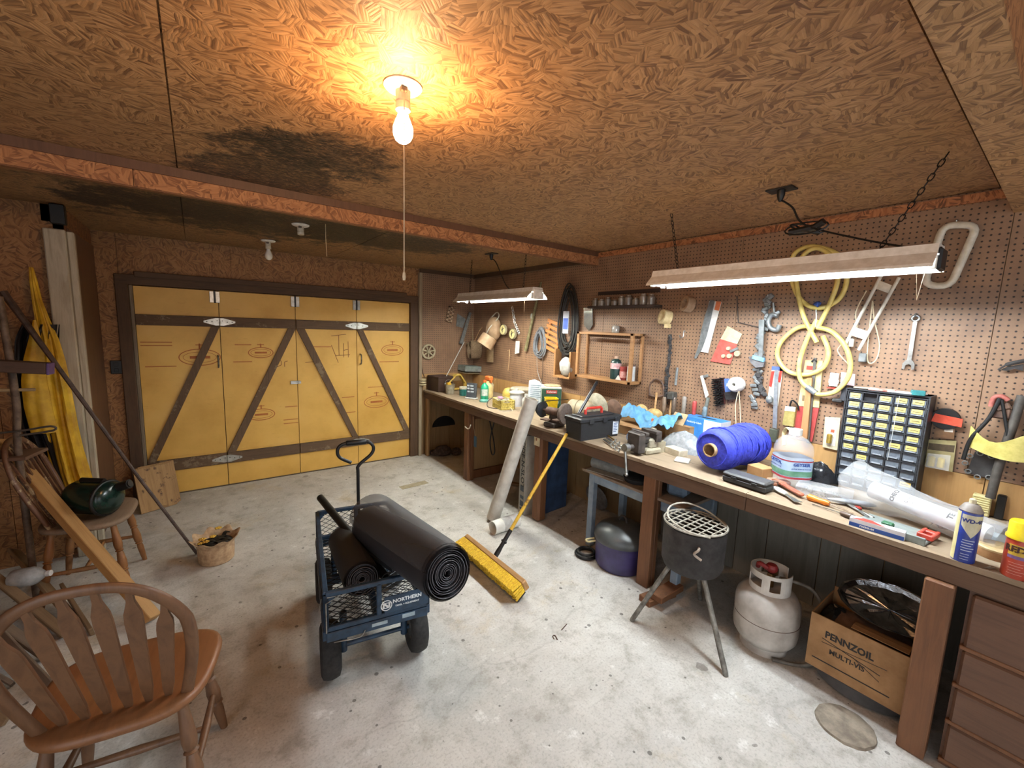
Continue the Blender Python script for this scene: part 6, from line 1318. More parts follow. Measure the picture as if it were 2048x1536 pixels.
# hatchet-like edger with blue blade holder
t=wthing('edging_tool','grey bar with blue and grey sanding block on the pegboard','tool',-1.267,1.786); part(MB().prism(uv(-1.283,1.786,-1.249,1.786,-1.234,1.53,-1.259,1.534),.045,.055),'bar',M_GREY,t); part(MB().prism(uv(-1.293,1.552,-1.222,1.537,-1.223,1.511,-1.297,1.528),.04,.062),'blue_holder',mat('#7fb2d8','#68a0c8'),t); part(MB().prism(uv(-1.324,1.54,-1.289,1.546,-1.22,1.517,-1.225,1.48,-1.271,1.469,-1.307,1.5),.03,.05),'block',mat('#6d6a6a','#545152'),t)
def chainstrip(name,label,pts,w,m):
    t=wthing(name,label,'chain',*pts[0]); mb=MB(); S_=spline([(p[0],p[1],0) for p in pts],10); random.seed(len(pts))
    for i in range(0,len(S_)-1):
        p=S_[i]; mb.cbox((p.x+jit(w*.35),p.y,.018+jit(.006)),(w*.9,.022,.016),.004,rz(jit(.9)))
    mb.tube(S_,.004,5); part(mb,'links',m,t,kind='stuff'); mb=MB(); hook(mb,pts[0][0],pts[0][1]); part(mb,'hook',M_STEEL,t); return t
chainstrip('saw_chain','bunch of dark chains hanging behind the grey bar',uv(-1.253,1.942,-1.261,1.786,-1.271,1.587,-1.269,1.419,-1.274,1.184),.045,M_GREY)
chainstrip('saw_chain','short dark chain bunch with loose end beside the packaged blade',uv(-1.258,1.437,-1.238,1.337,-1.215,1.29),.03,M_IRON)
chainstrip('toothed_strip','long dark toothed strip hanging from one hook',uv(-1.947,1.656,-1.945,1.485,-1.946,1.303,-1.941,1.107),.028,M_IRON)
# pipe cutter
t=wthing('pipe_cutter','grey cast C-shaped pipe cutter hanging on the pegboard','pipe cutter',-1.201,1.787); part(MB().tube(spline([(a,b,.03) for a,b in uv(-1.18,1.812,-1.216,1.819,-1.233,1.78,-1.216,1.735,-1.176,1.723,-1.165,1.755)],5),.016,8),'body',M_GREY,t,50); part(MB().cbox((*(-1.196,1.825),.03),(.06,.022,.02),.004,rz(.5)).cyl((*(-1.218,1.896),.03),(*(-1.201,1.819),.03),.008,n=8),'screw',M_GREY,t,40)
# wire bracket
wsolo(MB().tube([(a,b,.01) for a,b in uv(-1.463,1.95,-1.434,1.768,-1.293,1.736,-1.277,1.786)],.004,6),'wire_bracket',mat('#4a4038',rough=.6),'thin bent iron bracket hooked on the pegboard','bracket',-1.463,1.95)
# saw blade in printed sleeve
t=wthing('pruning_saw','pruning saw blade in a white and orange sleeve','saw blade',-1.619,1.91); part(MB().prism(uv(-1.654,1.922,-1.564,1.912,-1.627,1.543,-1.714,1.552),.012,.016),'sleeve',M_CARDB,t); part(MB().prism(uv(-1.601,1.917,-1.564,1.912,-1.576,1.849,-1.61,1.856),.016,.0165),'print',mat('#d8794a','#bd6236',bump=0),t)
sw=uv(-1.647,1.929,-1.612,1.92,-1.629,1.784,-1.647,1.667,-1.676,1.562,-1.716,1.491,-1.729,1.498,-1.703,1.598,-1.694,1.71,-1.674,1.82); part(MB().prism(sw,.0168,.0190),'blade',M_GREY,t)
# red card with casters
t=wthing('caster_card','red and cream hang card with loose wheels tied to it','hang card',-1.493,1.732); part(MB().prism(uv(-1.504,1.743,-1.399,1.69,-1.425,1.619,-1.545,1.649),.012,.014),'cream_card',mat('#d4c69c','#bfb084',bump=0),t); part(MB().prism(uv(-1.545,1.649,-1.425,1.619,-1.459,1.473,-1.603,1.485),.012,.014),'red_card',mat('#c0564a','#a8443a',bump=0),t)
for q,r in (((-1.412,1.554),.02),((-1.465,1.533),.016),((-1.507,1.529),.013),((-1.477,1.585),.013)): part(MB().lathe([(.001,0),(r,0),(r,.018),(r*.4,.02),(.001,.02)],14,(q[0],q[1],.014)),'wheel',mat('#c2b090','#9a866a'),t,40)
part(MB().cbox((*(-1.435,1.577),.03),(.06,.018,.014),.003,rz(.5)),'bolt',M_GREY,t)
# tape rolls
def taperoll(label,q,r,w,m,par=None,off=0.):
    t=wthing('tape_roll',label,'tape',*q,absu=False); 
    part(MB().lathe([(r*.62,.01),(r,.01),(r,.01+w),(r*.62,.01+w),(r*.62,.01)],26,rot=rx(RAD(-12))@ry(RAD(-28))),'roll',m,t,40); return t
M_TAPE=mat('#d8c496','#bfa878',rough=.6); t=taperoll('cream masking tape roll with loose end on the pegboard',(-1.973,1.794),.058,.065,M_TAPE); part(MB().bb((-.01,-.075,.055),(.05,-.045,.058)),'loose_end',M_TAPE,t); taperoll('tan empty tape ring beside the shop light',(-1.792,1.892),.058,.06,mat('#a88c70','#8d7358'))
# hooks and small rods
for k,(q,lab) in enumerate((((-1.833,1.676),'empty bright hook beside the long toothed strip'),((-3.85,2.081),'empty hook on the pegboard above the far bench'))):
    wsolo(MB().tube(spline([(q[0],q[1]+.02,0),(q[0],q[1]+.02,.02),(q[0]+.005,q[1]-.02,.03),(q[0]-.015,q[1]-.03,.035),(q[0]-.025,q[1]-.01,.035)],4),.004,6),'peg_hook',M_STEEL,lab,'hook',*q,smooth=40)
a,b=(-1.863,1.412),(-1.867,1.273); wsolo(MB().cyl((a[0],a[1],.015),(b[0],b[1],.015),.010,n=10),'steel_rod',M_GREY,'short steel rod hanging beside the toothed strip','rod',*a,smooth=40)
# stirrup
t=wthing('stirrup','old leather covered stirrup hanging below the shelf frame','stirrup',-2.026,1.273); P=uv(-2.092,1.159,-2.099,1.234,-2.07,1.284,-2.029,1.301,-1.984,1.278,-1.966,1.227,-1.965,1.173); part(wtube(P,.02,.007,8),'arch',mat('#6d5344','#4f3b30'),t,50); part(wtube(uv(-2.097,1.162,-2.029,1.155,-1.961,1.174),.022,.009,8,sp=3),'tread',mat('#7d6252','#5a453a'),t,50)
# open wooden shelf frame
sf=wthing('shelf_frame','open wooden drawer frame used as a wall shelf','shelf',-2.479,1.216); M_PINE=wood('#a5794c','#7d5632',.8,0,.6)
U0,U1,V0,V1=-2.845,-2.20,1.235,1.665
for lo,hi in (((U0,V0,0),(U1,V0+.025,.15)),((U0,V1-.022,0),(U1,V1,.06)),((U0,V0,.0),(U0+.022,V1,.022)),((U1-.022,V0,0),(U1,V1,.022)),((U0,V0,.125),(U0+.03,V1-.0,.15)),((U1-.03,V0,.125),(U1,V1,.15)),((U0,V1-.022,.125),(U1,V1,.15))): part(MB().cbox([(x+y)/2 for x,y in zip(lo,hi)],[y-x for x,y in zip(lo,hi)],.002),'board',M_PINE,sf)
def on_shelf(name,label,cat,u,w,v,parts,n=20):
    return lathe_thing(name,label,cat,(XR-w,-u,v),parts,n=n)
on_shelf('camp_gas','green camping gas cylinder in the wooden shelf frame','gas cylinder',-2.42,.075,V0+.026,[('cylinder',[(.001,0),(.046,0),(.048,.006),(.048,.14),(.04,.165),(.018,.178),(.001,.178)],mat('#26403c','#1b302d',rough=.35)),('cap',[(.018,.175),(.018,.20),(.001,.202)],mat('#c9a890','#b08c72')),('label',[(.0486,.09),(.0486,.14)],mat('#dcc6c4','#c88a8a',sc=40,bump=0))])
on_shelf('red_tin','small red printed tin in the wooden shelf frame','tin',-2.335,.07,V0+.026,[('tin',[(.001,0),(.033,0),(.034,.004),(.034,.115),(.001,.118)],mat('#9c3a34','#7a2a26',sc=20)),('label',[(.0346,.02),(.0346,.075)],mat('#d0a8a0','#b05c54',sc=50,bump=0))])
on_shelf('white_tin','white tin behind the shelf frame upright','tin',-2.265,.06,V0+.026,[('tin',[(.001,0),(.033,0),(.034,.004),(.034,.125),(.001,.128)],mat('#c9c9c4','#aeaea8')),('lid',[(.035,.125),(.035,.135),(.001,.137)],mat('#5a3f38','#45302a'))])
on_shelf('glass_jar','small clear glass jar on top of the shelf frame','jar',-2.48,.04,V1+.001,[('jar',[(.001,0),(.033,0),(.034,.05),(.028,.062),(.001,.064)],mat('#b3aea4','#98938a',rough=.12)),])
wsolo(MB().prism([(-2.375,V0+.027),(-2.315,V0+.027),(-2.345,V0+.07)],.125,.129),'paper_wedge',M_CARDB,'folded cream paper triangle on the shelf frame','paper',-2.345,V0+.027)
# dark jar shelf
js=wthing('jar_shelf','narrow dark shelf crowded with dusty jars','shelf',-2.454,1.91); M_DSH=wood('#3a2a22','#281c16',.8,0,.7)
part(MB().cbox((-2.41,1.89,.055),(.72,.022,.11),.003),'board',M_DSH,js); part(MB().cbox((-2.41,2.02,.006),(.66,.03,.012),.003),'back_rail',M_DSH,js)
for k in range(9):
    u=-2.72+.075*k; h=[.07,.06,.075,.05,.08,.085,.06,.09,.085][k]; r=[.03,.032,.028,.03,.026,.034,.03,.03,.031][k]
    lathe_thing('dusty_jar',['squat dusty jar at the scraper end of the dark shelf','low dusty jar with ring top on the dark shelf','dusty jar, third along the dark shelf from the scraper','lowest dusty cup on the dark shelf','narrow dusty jar in the middle of the dark shelf','wide dusty jar right of the shelf middle','low dusty jar between the wide jar and two tall ones','tall dusty glass jar, next to last on the dark shelf','tall dusty glass jar at the shop light end of the dark shelf'][k],'jar',(XR-.06,-u,1.902),[('jar',[(.001,0),(r,0),(r*1.05,h*.75),(r*.7,h*.85),(r*.7,h),(.001,h)],mat(['#857868','#948a7c','#7a6e62'][k%3],rough=.15))])['group']='dusty jars on the dark shelf'
# clear scraper
t=wthing('clear_scraper','shiny pointed metal plate hanging beside the dark shelf','plate',-2.838,1.885); part(MB().prism(uv(-2.897,1.891,-2.787,1.885,-2.768,1.73,-2.815,1.672,-2.884,1.728),.02,.024),'plate',mat('#a9aaa8','#8f908e',rough=.15,metal=.8),t); part(MB().bb((*(-2.888,1.862),.0245),(*(-2.799,1.885),.026)),'tape',M_CARDB,t)
# string bits
# black extension cord coil
def oval_coil(name,label,cat,c_,ru,rv,n,r,m,sq=.0,w0=.02,seed=1,tag_=None):
    random.seed(seed); t=wthing(name,label,cat,c_[0],c_[1]+rv)
    mb=MB()
    for k in range(n):
        du=jit(ru*.25); s_=1-.35*random.random(); dv=-rv*(1-s_)*.9+jit(.01)
        pts=[]
        for i in range(26):
            a=2*PI*i/26; x=ru*s_*S(a)*(1-.25*K(a)); pts.append((c_[0]+du+x,c_[1]+dv*(1)+rv*s_*K(a)+rv*(1-s_)*.9,w0+.045*random.random()*0+.006*(k%5)))
        mb.tube(pts,r,6,True)
    part(mb,'coil',m,t,50,kind='stuff'); mb=MB(); hook(mb,c_[0],c_[1]+rv*.92); part(mb,'hook',M_STEEL,t); return t
c1=(-3.101,1.775); t=oval_coil('extension_cord','large black extension cord coil with printed sleeve','cord',c1,.13,.36,16,.007,mat('#33312e','#24221f',rough=.5),seed=2)
part(MB().bb((-3.13,1.64,.065),(-3.05,1.86,.07)),'sleeve',mat('#c8ccd6','#b5bac6',bump=0),t); part(MB().bb((-3.125,1.68,.0705),(-3.055,1.79,.071)),'sleeve_print',mat('#4a66b8','#3c56a4',bump=0),t)
c2=(-3.525,1.523); t=oval_coil('wire_bundle','grey oval bundle of electric wire on the pegboard','wire',c2,.09,.17,10,.007,mat('#77797c','#5a5c60',rough=.5),seed=5)
part(MB().tube(spline([(-3.55,1.40,.04),(-3.52,1.2,.04),(-3.42,1.06,.04),(-3.36,1.02,.04)],5),.003,5),'tail',M_GREY,t); part(MB().tube(spline([(-3.46,1.45,.04),(-3.45,1.2,.03),(-3.49,1.0,.03)],5),.005,6),'tail',mat('#5c4636'),t)
# orange wooden slat piece
t=wthing('slat_panel','small orange wooden slatted panel on the pegboard','slat panel',-3.363,1.773); q0,q1,q2,q3=Vector((-3.403,1.773)),Vector((-3.183,1.713)),Vector((-3.238,1.433)),Vector((-3.465,1.504))
M_ORW=wood('#c08048','#9c5f30',1,0,.6)
for k in range(6):
    f=k/5; a,b=q0.lerp(q3,f),q1.lerp(q2,f); part(MB().cbox(((a.x+b.x)/2,(a.y+b.y)/2,.03),((b-a).length,.035,.010),.002,rz(math.atan2((b-a).y,(b-a).x))),'slat',M_ORW,t)
for f in(.15,.85):
    a,b=q0.lerp(q1,f),q3.lerp(q2,f); part(MB().cbox(((a.x+b.x)/2,(a.y+b.y)/2,.018),(.03,(b-a).length,.012),.002,rz(math.atan2((b-a).y,(b-a).x)-PI/2)),'batten',M_ORW,t)
# long stick
a,b=(-3.543,2.173),(-3.764,1.42); t=wthing('wooden_stick','long thin olive stick leaning on the pegboard','stick',*a); part(MB().tube([(a[0],a[1],.03),((a[0]+b[0])/2,(a[1]+b[1])/2,.03),(b[0],b[1],.03)],[.012,.015,.02],8),'shaft',mat('#7d7452','#605838'),t,40); part(MB().sph((*(-3.672,1.81),.03),.03,10,8,(.8,1.2,.6)),'weight',mat('#a9a79c','#8c8a80'),t,50)
# gauges with carabiner
t=wthing('dial_gauge','round cream dial gauge with black needle','gauge',-4.125,1.649); 
def gauge(t,q,r,w):
    part(MB().lathe([(.001,w-.02),(r,w-.02),(r,w),(r*.9,w+.005),(.001,w+.005)],28,(q[0],q[1],0)),'dial',mat('#e0d49c','#cdbf82',rough=.4,bump=0),t,40); part(MB().lathe([(r,w-.025),(r*1.08,w-.02),(r*1.08,w+.002),(r,w+.008)],28,(q[0],q[1],0)),'bezel',mat('#b3a888','#8f8468'),t,40)
    part(MB().prism([(q[0]-.004,q[1]-r*.5),(q[0]+.004,q[1]-r*.5),(q[0]+.003,q[1]+r*.6),(q[0]-.003,q[1]+r*.6)],w+.006,w+.008).prism([(q[0]-r*.3,q[1]-.01),(q[0]+r*.6,q[1]+.02),(q[0]+r*.6,q[1]+.026),(q[0]-r*.3,q[1]+.0)],w+.006,w+.008),'needle',M_INK,t,kind='stuff')
gauge(t,(-4.125,1.649),.058,.10); t=wthing('dial_gauge','tan dial gauge half behind the cream one','gauge',-4.002,1.605); gauge(t,(-4.002,1.605),.058,.05)
t=wthing('spring_hook','bright chain hook with long white tag','hook',-4.007,1.857); mb=MB(); 
for a,b in (((-4.031,1.921),(-3.97,1.723)),((-3.961,1.723),(-3.878,1.609))): chain(mb,(a[0],a[1],.04),(b[0],b[1],.04),5,.005,.04)
part(mb,'chain',M_STEEL,t,kind='stuff'); part(MB().prism(uv(-3.93,1.526,-3.863,1.529,-3.864,1.39,-3.94,1.373),.04,.048),'tag',mat('#d6d6ce','#bcbcb4'),t)
# respirator hood with strap
t=wthing('respirator','tan dust hood with hose drum and white straps','respirator',-4.271,1.646); q=(-4.322,1.595); M_TAN=mat('#b59878','#98795a',sc=14)
part(MB().sph((q[0]-.01,q[1]+.06,.09),.15,20,14,(.8,1.0,.55)),'hood',M_TAN,t,60); part(MB().lathe([(.085,0),(.10,.005),(.105,.14),(.09,.14),(.085,.0)],24,(q[0]+.02,q[1]-.03,.16),rot=rx(RAD(60))@ry(RAD(-12))),'drum',M_TAN,t,50); part(MB().lathe([(.001,.04),(.086,.04)],24,(q[0]+.02,q[1]-.03,.16),rot=rx(RAD(60))@ry(RAD(-12))),'drum_core',M_IRON,t)
part(MB().tube(spline([(q[0]-.12,q[1]-.04,.12),(q[0]-.14,q[1]+.12,.10),(q[0]-.02,q[1]+.26,.05),(q[0]+.07,q[1]+.20,.08),(q[0]+.02,q[1]+.06,.18),(q[0]-.08,q[1]-.05,.16)],6,True),.007,6,True),'strap',M_STRAP,t,50); part(MB().cbox((q[0]-.12,q[1]-.08,.12),(.035,.09,.02),.005),'buckle',M_STEEL,t)
# sandpaper rolls and straps
t=wthing('sandpaper_roll','oval roll of tan sandpaper hanging by a string','sandpaper',-4.754,1.435); q=(-4.775,1.368); mb=MB()
for k in range(5): mb.tube([(q[0]+(.085-.015*k)*S(a)*.7,q[1]+(.12-.02*k)*K(a),.01+.0) for a in [2*PI*i/24 for i in range(24)]],.005,5,True)
ms=MB(); N_=100; A_=[];B_=[]
for i in range(N_+1):
    a=2*PI*i/20; f=1-.6*i/N_; A_.append((q[0]+.075*f*S(a),q[1]+.125*f*K(a),.015)); B_.append((q[0]+.075*f*S(a),q[1]+.125*f*K(a),.16))
ms.v+=A_+B_; ms.f+=[(i,i+1,N_+2+i,N_+1+i) for i in range(N_)]; part(ms,'roll',mat('#9a8368','#7d6850',sc=60),t,60); part(MB().tube([(q[0],q[1]+.12,.09),(q[0]+.02,q[1]+.25,.03),(q[0]+.05,q[1]+.30,.005)],.004,5),'string',mat('#a8845c'),t)
q=(-4.499,1.353); wsolo(MB().sheet(8,10,lambda u,v:(q[0]-.075+.15*u,q[1]+.10-.22*v,.02+.05*S(PI*u)*(1-.3*v)),.004),'sandpaper_sheet',mat('#a88f6c','#8b7454',sc=60),'bent tan sandpaper sheet beside the sandpaper roll','sandpaper',*q,smooth=60)
for k,q in enumerate(((-4.105,1.288),(-3.212,1.283))):
    wsolo(MB().tube(spline([(q[0],q[1]+.13,.008),(q[0]+.01,q[1],.012),(q[0]-.01,q[1]-.13,.01)],4),.004,5).tube([(q[0]-.04,q[1]+.11,.01),(q[0]+.01,q[1]+.12,.012),(q[0]+.02,q[1]+.05,.01)],.003,5),'hanging_string',mat('#c2a27a') if k==0 else M_IRON,['knotted tan string hanging below the respirator','dark steel pin hanging beside the wall pocket'][k],'string',*q)
# wall pocket with white mask
wp_=wthing('wall_pocket','dark wooden wall pocket holding a white dust mask','wall pocket',-3.096,1.227); U,V=-3.092,1.361
for lo,hi in (((U-.12,V-.17,0),(U+.12,V-.15,.10)),((U-.12,V-.15,0),(U-.10,V+.12,.09)),((U+.10,V-.15,0),(U+.12,V+.10,.09))): part(MB().bb(lo,hi),'board',M_PINE,wp_)
part(MB().bb((U-.10,V-.15,.0),(U+.10,V+.12,.006)),'back',M_DSH,wp_)
t=wthing('dust_mask','crumpled white dust mask sitting in the wall pocket','mask',-3.016,1.302); random.seed(3); part(MB().sph((U+.05,V-.05,.075),.085,14,10,(.9,1.15,.7)).tr(lambda p:(p[0]+jit(.008),p[1]+jit(.008),p[2]+jit(.006))),'mask',mat('#d2cfc6','#a8a59c',sc=20,bump=.4),t,60)
# scraper, wire brush, paint brush, twine
t=wthing('paint_scraper','cream and grey paint scraper hanging beside the wire brush','scraper',-1.648,1.358); part(MB().prism(uv(-1.668,1.367,-1.65,1.376,-1.589,1.234,-1.61,1.208),.015,.021),'blade',M_STRAP,t); part(wtube(uv(-1.591,1.215,-1.6,1.149,-1.62,1.077),.02,.013,8),'handle',mat('#7d8076','#62655c'),t,50); part(MB().prism(uv(-1.664,1.367,-1.612,1.388,-1.606,1.37,-1.655,1.349),.015,.02),'top_bar',M_GREY,t)
t=wthing('wire_brush','black wire brush with brown block on the pegboard','brush',-1.527,1.361); qa=uv(-1.564,1.36,-1.485,1.377,-1.462,1.187,-1.518,1.163); part(MB().prism(qa,.015,.03),'block',mat('#5a2c26','#46221d'),t); mb=MB(); random.seed(6)
A4=[Vector((x,y)) for x,y in qa]
for i in range(7):
    for j in range(14):
        p=A4[0].lerp(A4[1],(i+.5)/7).lerp(A4[3].lerp(A4[2],(i+.5)/7),(j+.5)/14); mb.cyl((p.x,p.y,.03),(p.x+jit(.004),p.y+jit(.004),.062),.0045,n=5)
part(mb,'wires',M_BLACK,t,kind='stuff')
t=wthing('paint_brush','packaged paint brush with blue card and black bristles','paint brush',-1.426,1.358); part(MB().prism(uv(-1.488,1.369,-1.404,1.379,-1.385,1.293,-1.467,1.27),.02,.026),'card',mat('#5a78b0','#4a66a0',bump=0),t); part(MB().prism(uv(-1.471,1.273,-1.389,1.296,-1.373,1.241,-1.455,1.221),.014,.034),'bristles',mat('#2e2a28','#211e1c',sc=90,bump=.4),t); part(MB().bb((*(-1.464,1.318),.0262),(*(-1.41,1.339),.0266)),'print',M_WPRINT,t)
t=wthing('twine_ball','white twine roll with strings hanging down','twine',-1.38,1.343); q=(-1.38,1.343); part(MB().lathe([(.012,.02),(.045,.02),(.052,.04),(.052,.08),(.04,.10),(.012,.10),(.012,.02)],22,(q[0],q[1],0)),'roll',mat('#dcd8d0','#bdb8ae',sc=70,bump=.4),t,50)
for k,e in enumerate(((-1.347,0.992),(-1.316,0.992))): part(MB().tube(spline([(q[0]+.03,q[1]-.03,.08),(q[0]+.01+.03*k,q[1]-.15,.06),(e[0],e[1],.05)],5),.0028,5),'string',M_CORDW,t)
# packaged hacksaw blade and hacksaw
t=wthing('blade_pack','orange and blue packaged blade on the pegboard','package',-1.159,1.48); part(MB().prism(uv(-1.186,1.487,-1.121,1.487,-1.123,1.231,-1.191,1.239),.012,.015),'card',mat('#d6cfc0','#c4bca8',bump=0),t); part(MB().prism(uv(-1.186,1.487,-1.121,1.487,-1.121,1.461,-1.187,1.461),.0152,.0158),'blue_head',mat('#4a5f92','#3c5082',bump=0),t); part(MB().prism(uv(-1.186,1.454,-1.168,1.456,-1.174,1.346,-1.19,1.354),.0152,.0158),'print',M_RED,t); part(MB().prism(uv(-1.138,1.485,-1.121,1.484,-1.125,1.385,-1.14,1.387),.0152,.0158),'print',M_RED,t)
t=wthing('steel_rule','long grey steel bar hanging below the blade package','bar',-1.149,1.448); part(MB().prism(uv(-1.16,1.464,-1.139,1.466,-1.107,1.086,-1.132,1.088),.03,.038),'bar',mat('#a3a6a8','#888c8e',rough=.35,metal=.5),t)
part(MB().sph((*(-1.172,1.269),.035),.028,10,8,(.8,1,.6)),'pulley',M_GREY,t,50); wsolo(MB().cbox((*(-1.126,1.035),.02),(.05,.09,.035),.006),'padlock_box',mat('#4f5146','#3a3c33',sc=50,rough=.3),'small dark clear-fronted parts box at the pegboard foot','box',-1.126,1.035)
t=wthing('brass_pack','brass padlock in a clear hang pack with black loop','padlock',-1.042,1.235); part(MB().prism(uv(-1.068,1.24,-1.012,1.243,-1.012,1.12,-1.076,1.12),.015,.045),'pack',mat('#a8995c','#8a7c44',sc=30,rough=.2),t); part(MB().prism(uv(-1.069,1.243,-1.012,1.246,-1.012,1.217,-1.071,1.213),.045,.047),'card',M_CARDB,t); part(wtube(uv(-1.051,1.243,-1.042,1.283,-1.011,1.262,-0.999,1.226),.03,.005,6),'loop',M_BLACK,t,50)
# long level box and wooden handle behind the hose
t=wthing('long_carton','long cream and red tool carton hanging behind the yellow hose','carton',-0.954,1.53); part(MB().prism(uv(-1.001,1.542,-0.909,1.543,-0.898,1.26,-1.01,1.253),.008,.02),'cream_part',mat('#d2bf88','#bda870',bump=0),t); part(MB().prism(uv(-1.01,1.25,-0.898,1.257,-0.911,1.043,-1.015,1.093),.008,.02),'red_part',mat('#a8403c','#8e322e',sc=16,bump=.05),t); part(MB().prism(uv(-0.989,1.509,-0.936,1.508,-0.936,1.483,-0.989,1.484),.0202,.0206),'print',M_RED,t); part(MB().prism(uv(-0.993,1.323,-0.966,1.324,-0.965,1.289,-0.992,1.288),.0202,.0206),'print',mat('#7d6648',bump=0),t)
t=wthing('hammer_handle','worn brown wooden tool handle hanging behind the hose','handle',-0.956,1.422); part(MB().prism(uv(-0.97,1.436,-0.944,1.436,-0.929,1.061,-0.967,1.065),.03,.05),'handle',wood('#b08458','#8c6138',.8,1,.6),t); part(MB().prism(uv(-0.955,1.561,-0.939,1.559,-0.92,1.031,-0.934,1.034),.025,.033),'steel_edge',mat('#55504a',rough=.5),t); part(wtube(uv(-0.963,1.533,-0.951,1.549,-0.937,1.535),.03,.005,6),'loop',M_BLACK,t,50)
# small hang cards right of the hose
for k,(P_,lab) in enumerate(((uv(-0.866,1.478,-0.822,1.477,-0.823,1.399,-0.865,1.4),'white and pink hang card beside the hose loop'),(uv(-0.813,1.487,-0.747,1.482,-0.743,1.413,-0.81,1.416),'white and red hang card above the parts cabinet'))):
    t=wthing('hang_card',lab,'hang card',*P_[0]); part(MB().prism(P_,.012,.014),'card',mat('#dcc6c8','#cbb0b4',bump=0),t); c_=sum((Vector(p) for p in P_),Vector((0,0)))/4; part(MB().bb((c_.x-.025,c_.y-.02,.0142),(c_.x+.025,c_.y+.0,.0146)),'print',M_CARDB,t); part(MB().bb((c_.x-.03,c_.y-.055,.0142),(c_.x+.03,c_.y-.047,.0146)),'print',M_RED,t)
t=wthing('black_clamp','black spring clamp hanging above the parts cabinet','clamp',-0.782,1.399); part(MB().prism(uv(-0.795,1.412,-0.774,1.415,-0.774,1.326,-0.813,1.311,-0.828,1.317,-0.796,1.337),.015,.035),'body',mat('#45464a','#323337',rough=.4),t); part(MB().cbox((*(-0.809,1.32),.03),(.05,.02,.02),.004),'jaw',M_IRON,t)
t=wthing('knob_pack','cream hang card with brass knob beside the parts cabinet','hang card',-0.827,1.196); part(MB().prism(uv(-0.862,1.21,-0.786,1.219,-0.78,1.022,-0.854,1.025),.012,.015),'card',mat('#d2c8a8','#bdb392',bump=0),t); part(MB().prism(uv(-0.85,1.197,-0.798,1.198,-0.793,1.044,-0.843,1.044),.015,.016),'front',M_CARDB,t); part(MB().bb((*(-0.824,1.123),.0162),(*(-0.806,1.142),.0166)),'print',mat('#d8593c',bump=0),t); part(MB().lathe([(.001,0),(.014,0),(.014,.05),(.009,.055),(.001,.055)],12,(*(-0.824,1.058),.025),rot=rx(-PI/2)),'knob',mat('#c2a24c','#a5853a',metal=.6,rough=.35),t,40)
# right of the cabinet
t=wthing('blade_disc_pack','dark round pack with red oval label right of the parts cabinet','package',-0.36,1.327); q=(-0.356,1.297); part(MB().lathe([(.001,.01),(.052,.01),(.055,.02),(.052,.03),(.001,.03)],26,(q[0],q[1],0)),'disc',M_BLACK,t,40); part(MB().prism([(q[0]-.05,q[1]-.02),(q[0]+.06,q[1]-.03),(q[0]+.06,q[1]+.012),(q[0]-.04,q[1]+.022)],.031,.033),'red_label',mat('#d8543a','#c04028',bump=0),t); part(MB().prism(uv(-0.387,1.252,-0.318,1.263,-0.316,1.2,-0.389,1.195),.01,.02),'box',mat('#7d5a3c','#5f432c',sc=20,rough=.3),t); part(MB().prism(uv(-0.354,1.248,-0.324,1.252,-0.323,1.234,-0.354,1.233),.0202,.0208),'sticker',M_CARDB,t)
t=wthing('earplug_pack','clear blister pack with two yellow plugs beside the cabinet','package',-0.357,1.185); part(MB().prism(uv(-0.408,1.178,-0.306,1.194,-0.301,1.034,-0.406,1.035),.01,.016),'card',mat('#b3a678','#8f8458',sc=14,bump=0),t); part(MB().prism(uv(-0.402,1.16,-0.309,1.17,-0.308,1.134,-0.402,1.126),.0162,.0168),'print',mat('#5a4a34','#463a28',sc=60,bump=0),t)
for p in ((-0.38,1.067),(-0.345,1.069)): part(MB().lathe([(.001,0),(.014,0),(.014,.045),(.008,.05),(.001,.05)],12,(p[0],p[1]-.02,.032),rot=rx(-PI/2)),'plug',mat('#dcc23c','#c2a628'),t,45)
part(MB().prism(uv(-0.395,1.114,-0.313,1.122,-0.311,1.042,-0.397,1.04),.05,.0515),'blister',M_CLR,t)
# yellow strap with hanging tools
t=wthing('yellow_sling','cream yellow plastic sling hung with dark bars at the pegboard end','sling',-0.226,1.437); part(MB().sheet(12,4,lambda u,v:(-.262+.27*u,1.285-.10*v-.035*S(PI*u*2)*(1-v)-.03*S(PI*u),.05+.05*S(PI*u)),.004),'sling',mat('#c9bc6e','#ada052',rough=.4),t,60)
part(wtube(uv(-0.189,1.431,-0.212,1.33,-0.256,1.221,-0.269,1.116),.06,.008,8),'bar',M_BLACK,t,50); part(wtube(uv(-0.183,1.427,-0.165,1.351,-0.144,1.259),.06,.006,8),'bar',M_BLACK,t,50); part(MB().tube(spline([(a,b,.03) for a,b in uv(-0.214,1.386,-0.209,1.428,-0.186,1.439,-0.164,1.423)],5),.010,8),'handle_loop',mat('#b0655a','#8f4c42'),t,50)
part(MB().cbox((*(-0.177,1.361),.04),(.06,.05,.03),.006).cbox((*(-0.176,1.392),.05),(.05,.03,.02),.005,rz(.5)),'clamp_head',M_RUST,t,kind='stuff')
t=wthing('iron_bar','long dark iron bar leaning against the end of the pegboard','bar',-0.166,0.957); part(wtube(uv(-0.126,1.452,-0.141,1.26,-0.154,1.111,-0.16,0.959),[.04,.05,.06,.07],.017,10),'bar',mat('#4a443e','#35302b',rough=.6),t,40)
t=wthing('socket_ring','dark plate ringed with small sockets behind the iron bar','plate',-0.213,1.094); q=(-0.209,1.095); part(MB().prism([(q[0]-.045,q[1]-.05),(q[0]+.04,q[1]-.055),(q[0]+.045,q[1]+.05),(q[0]-.03,q[1]+.06)],.008,.016),'plate',M_IRON,t)
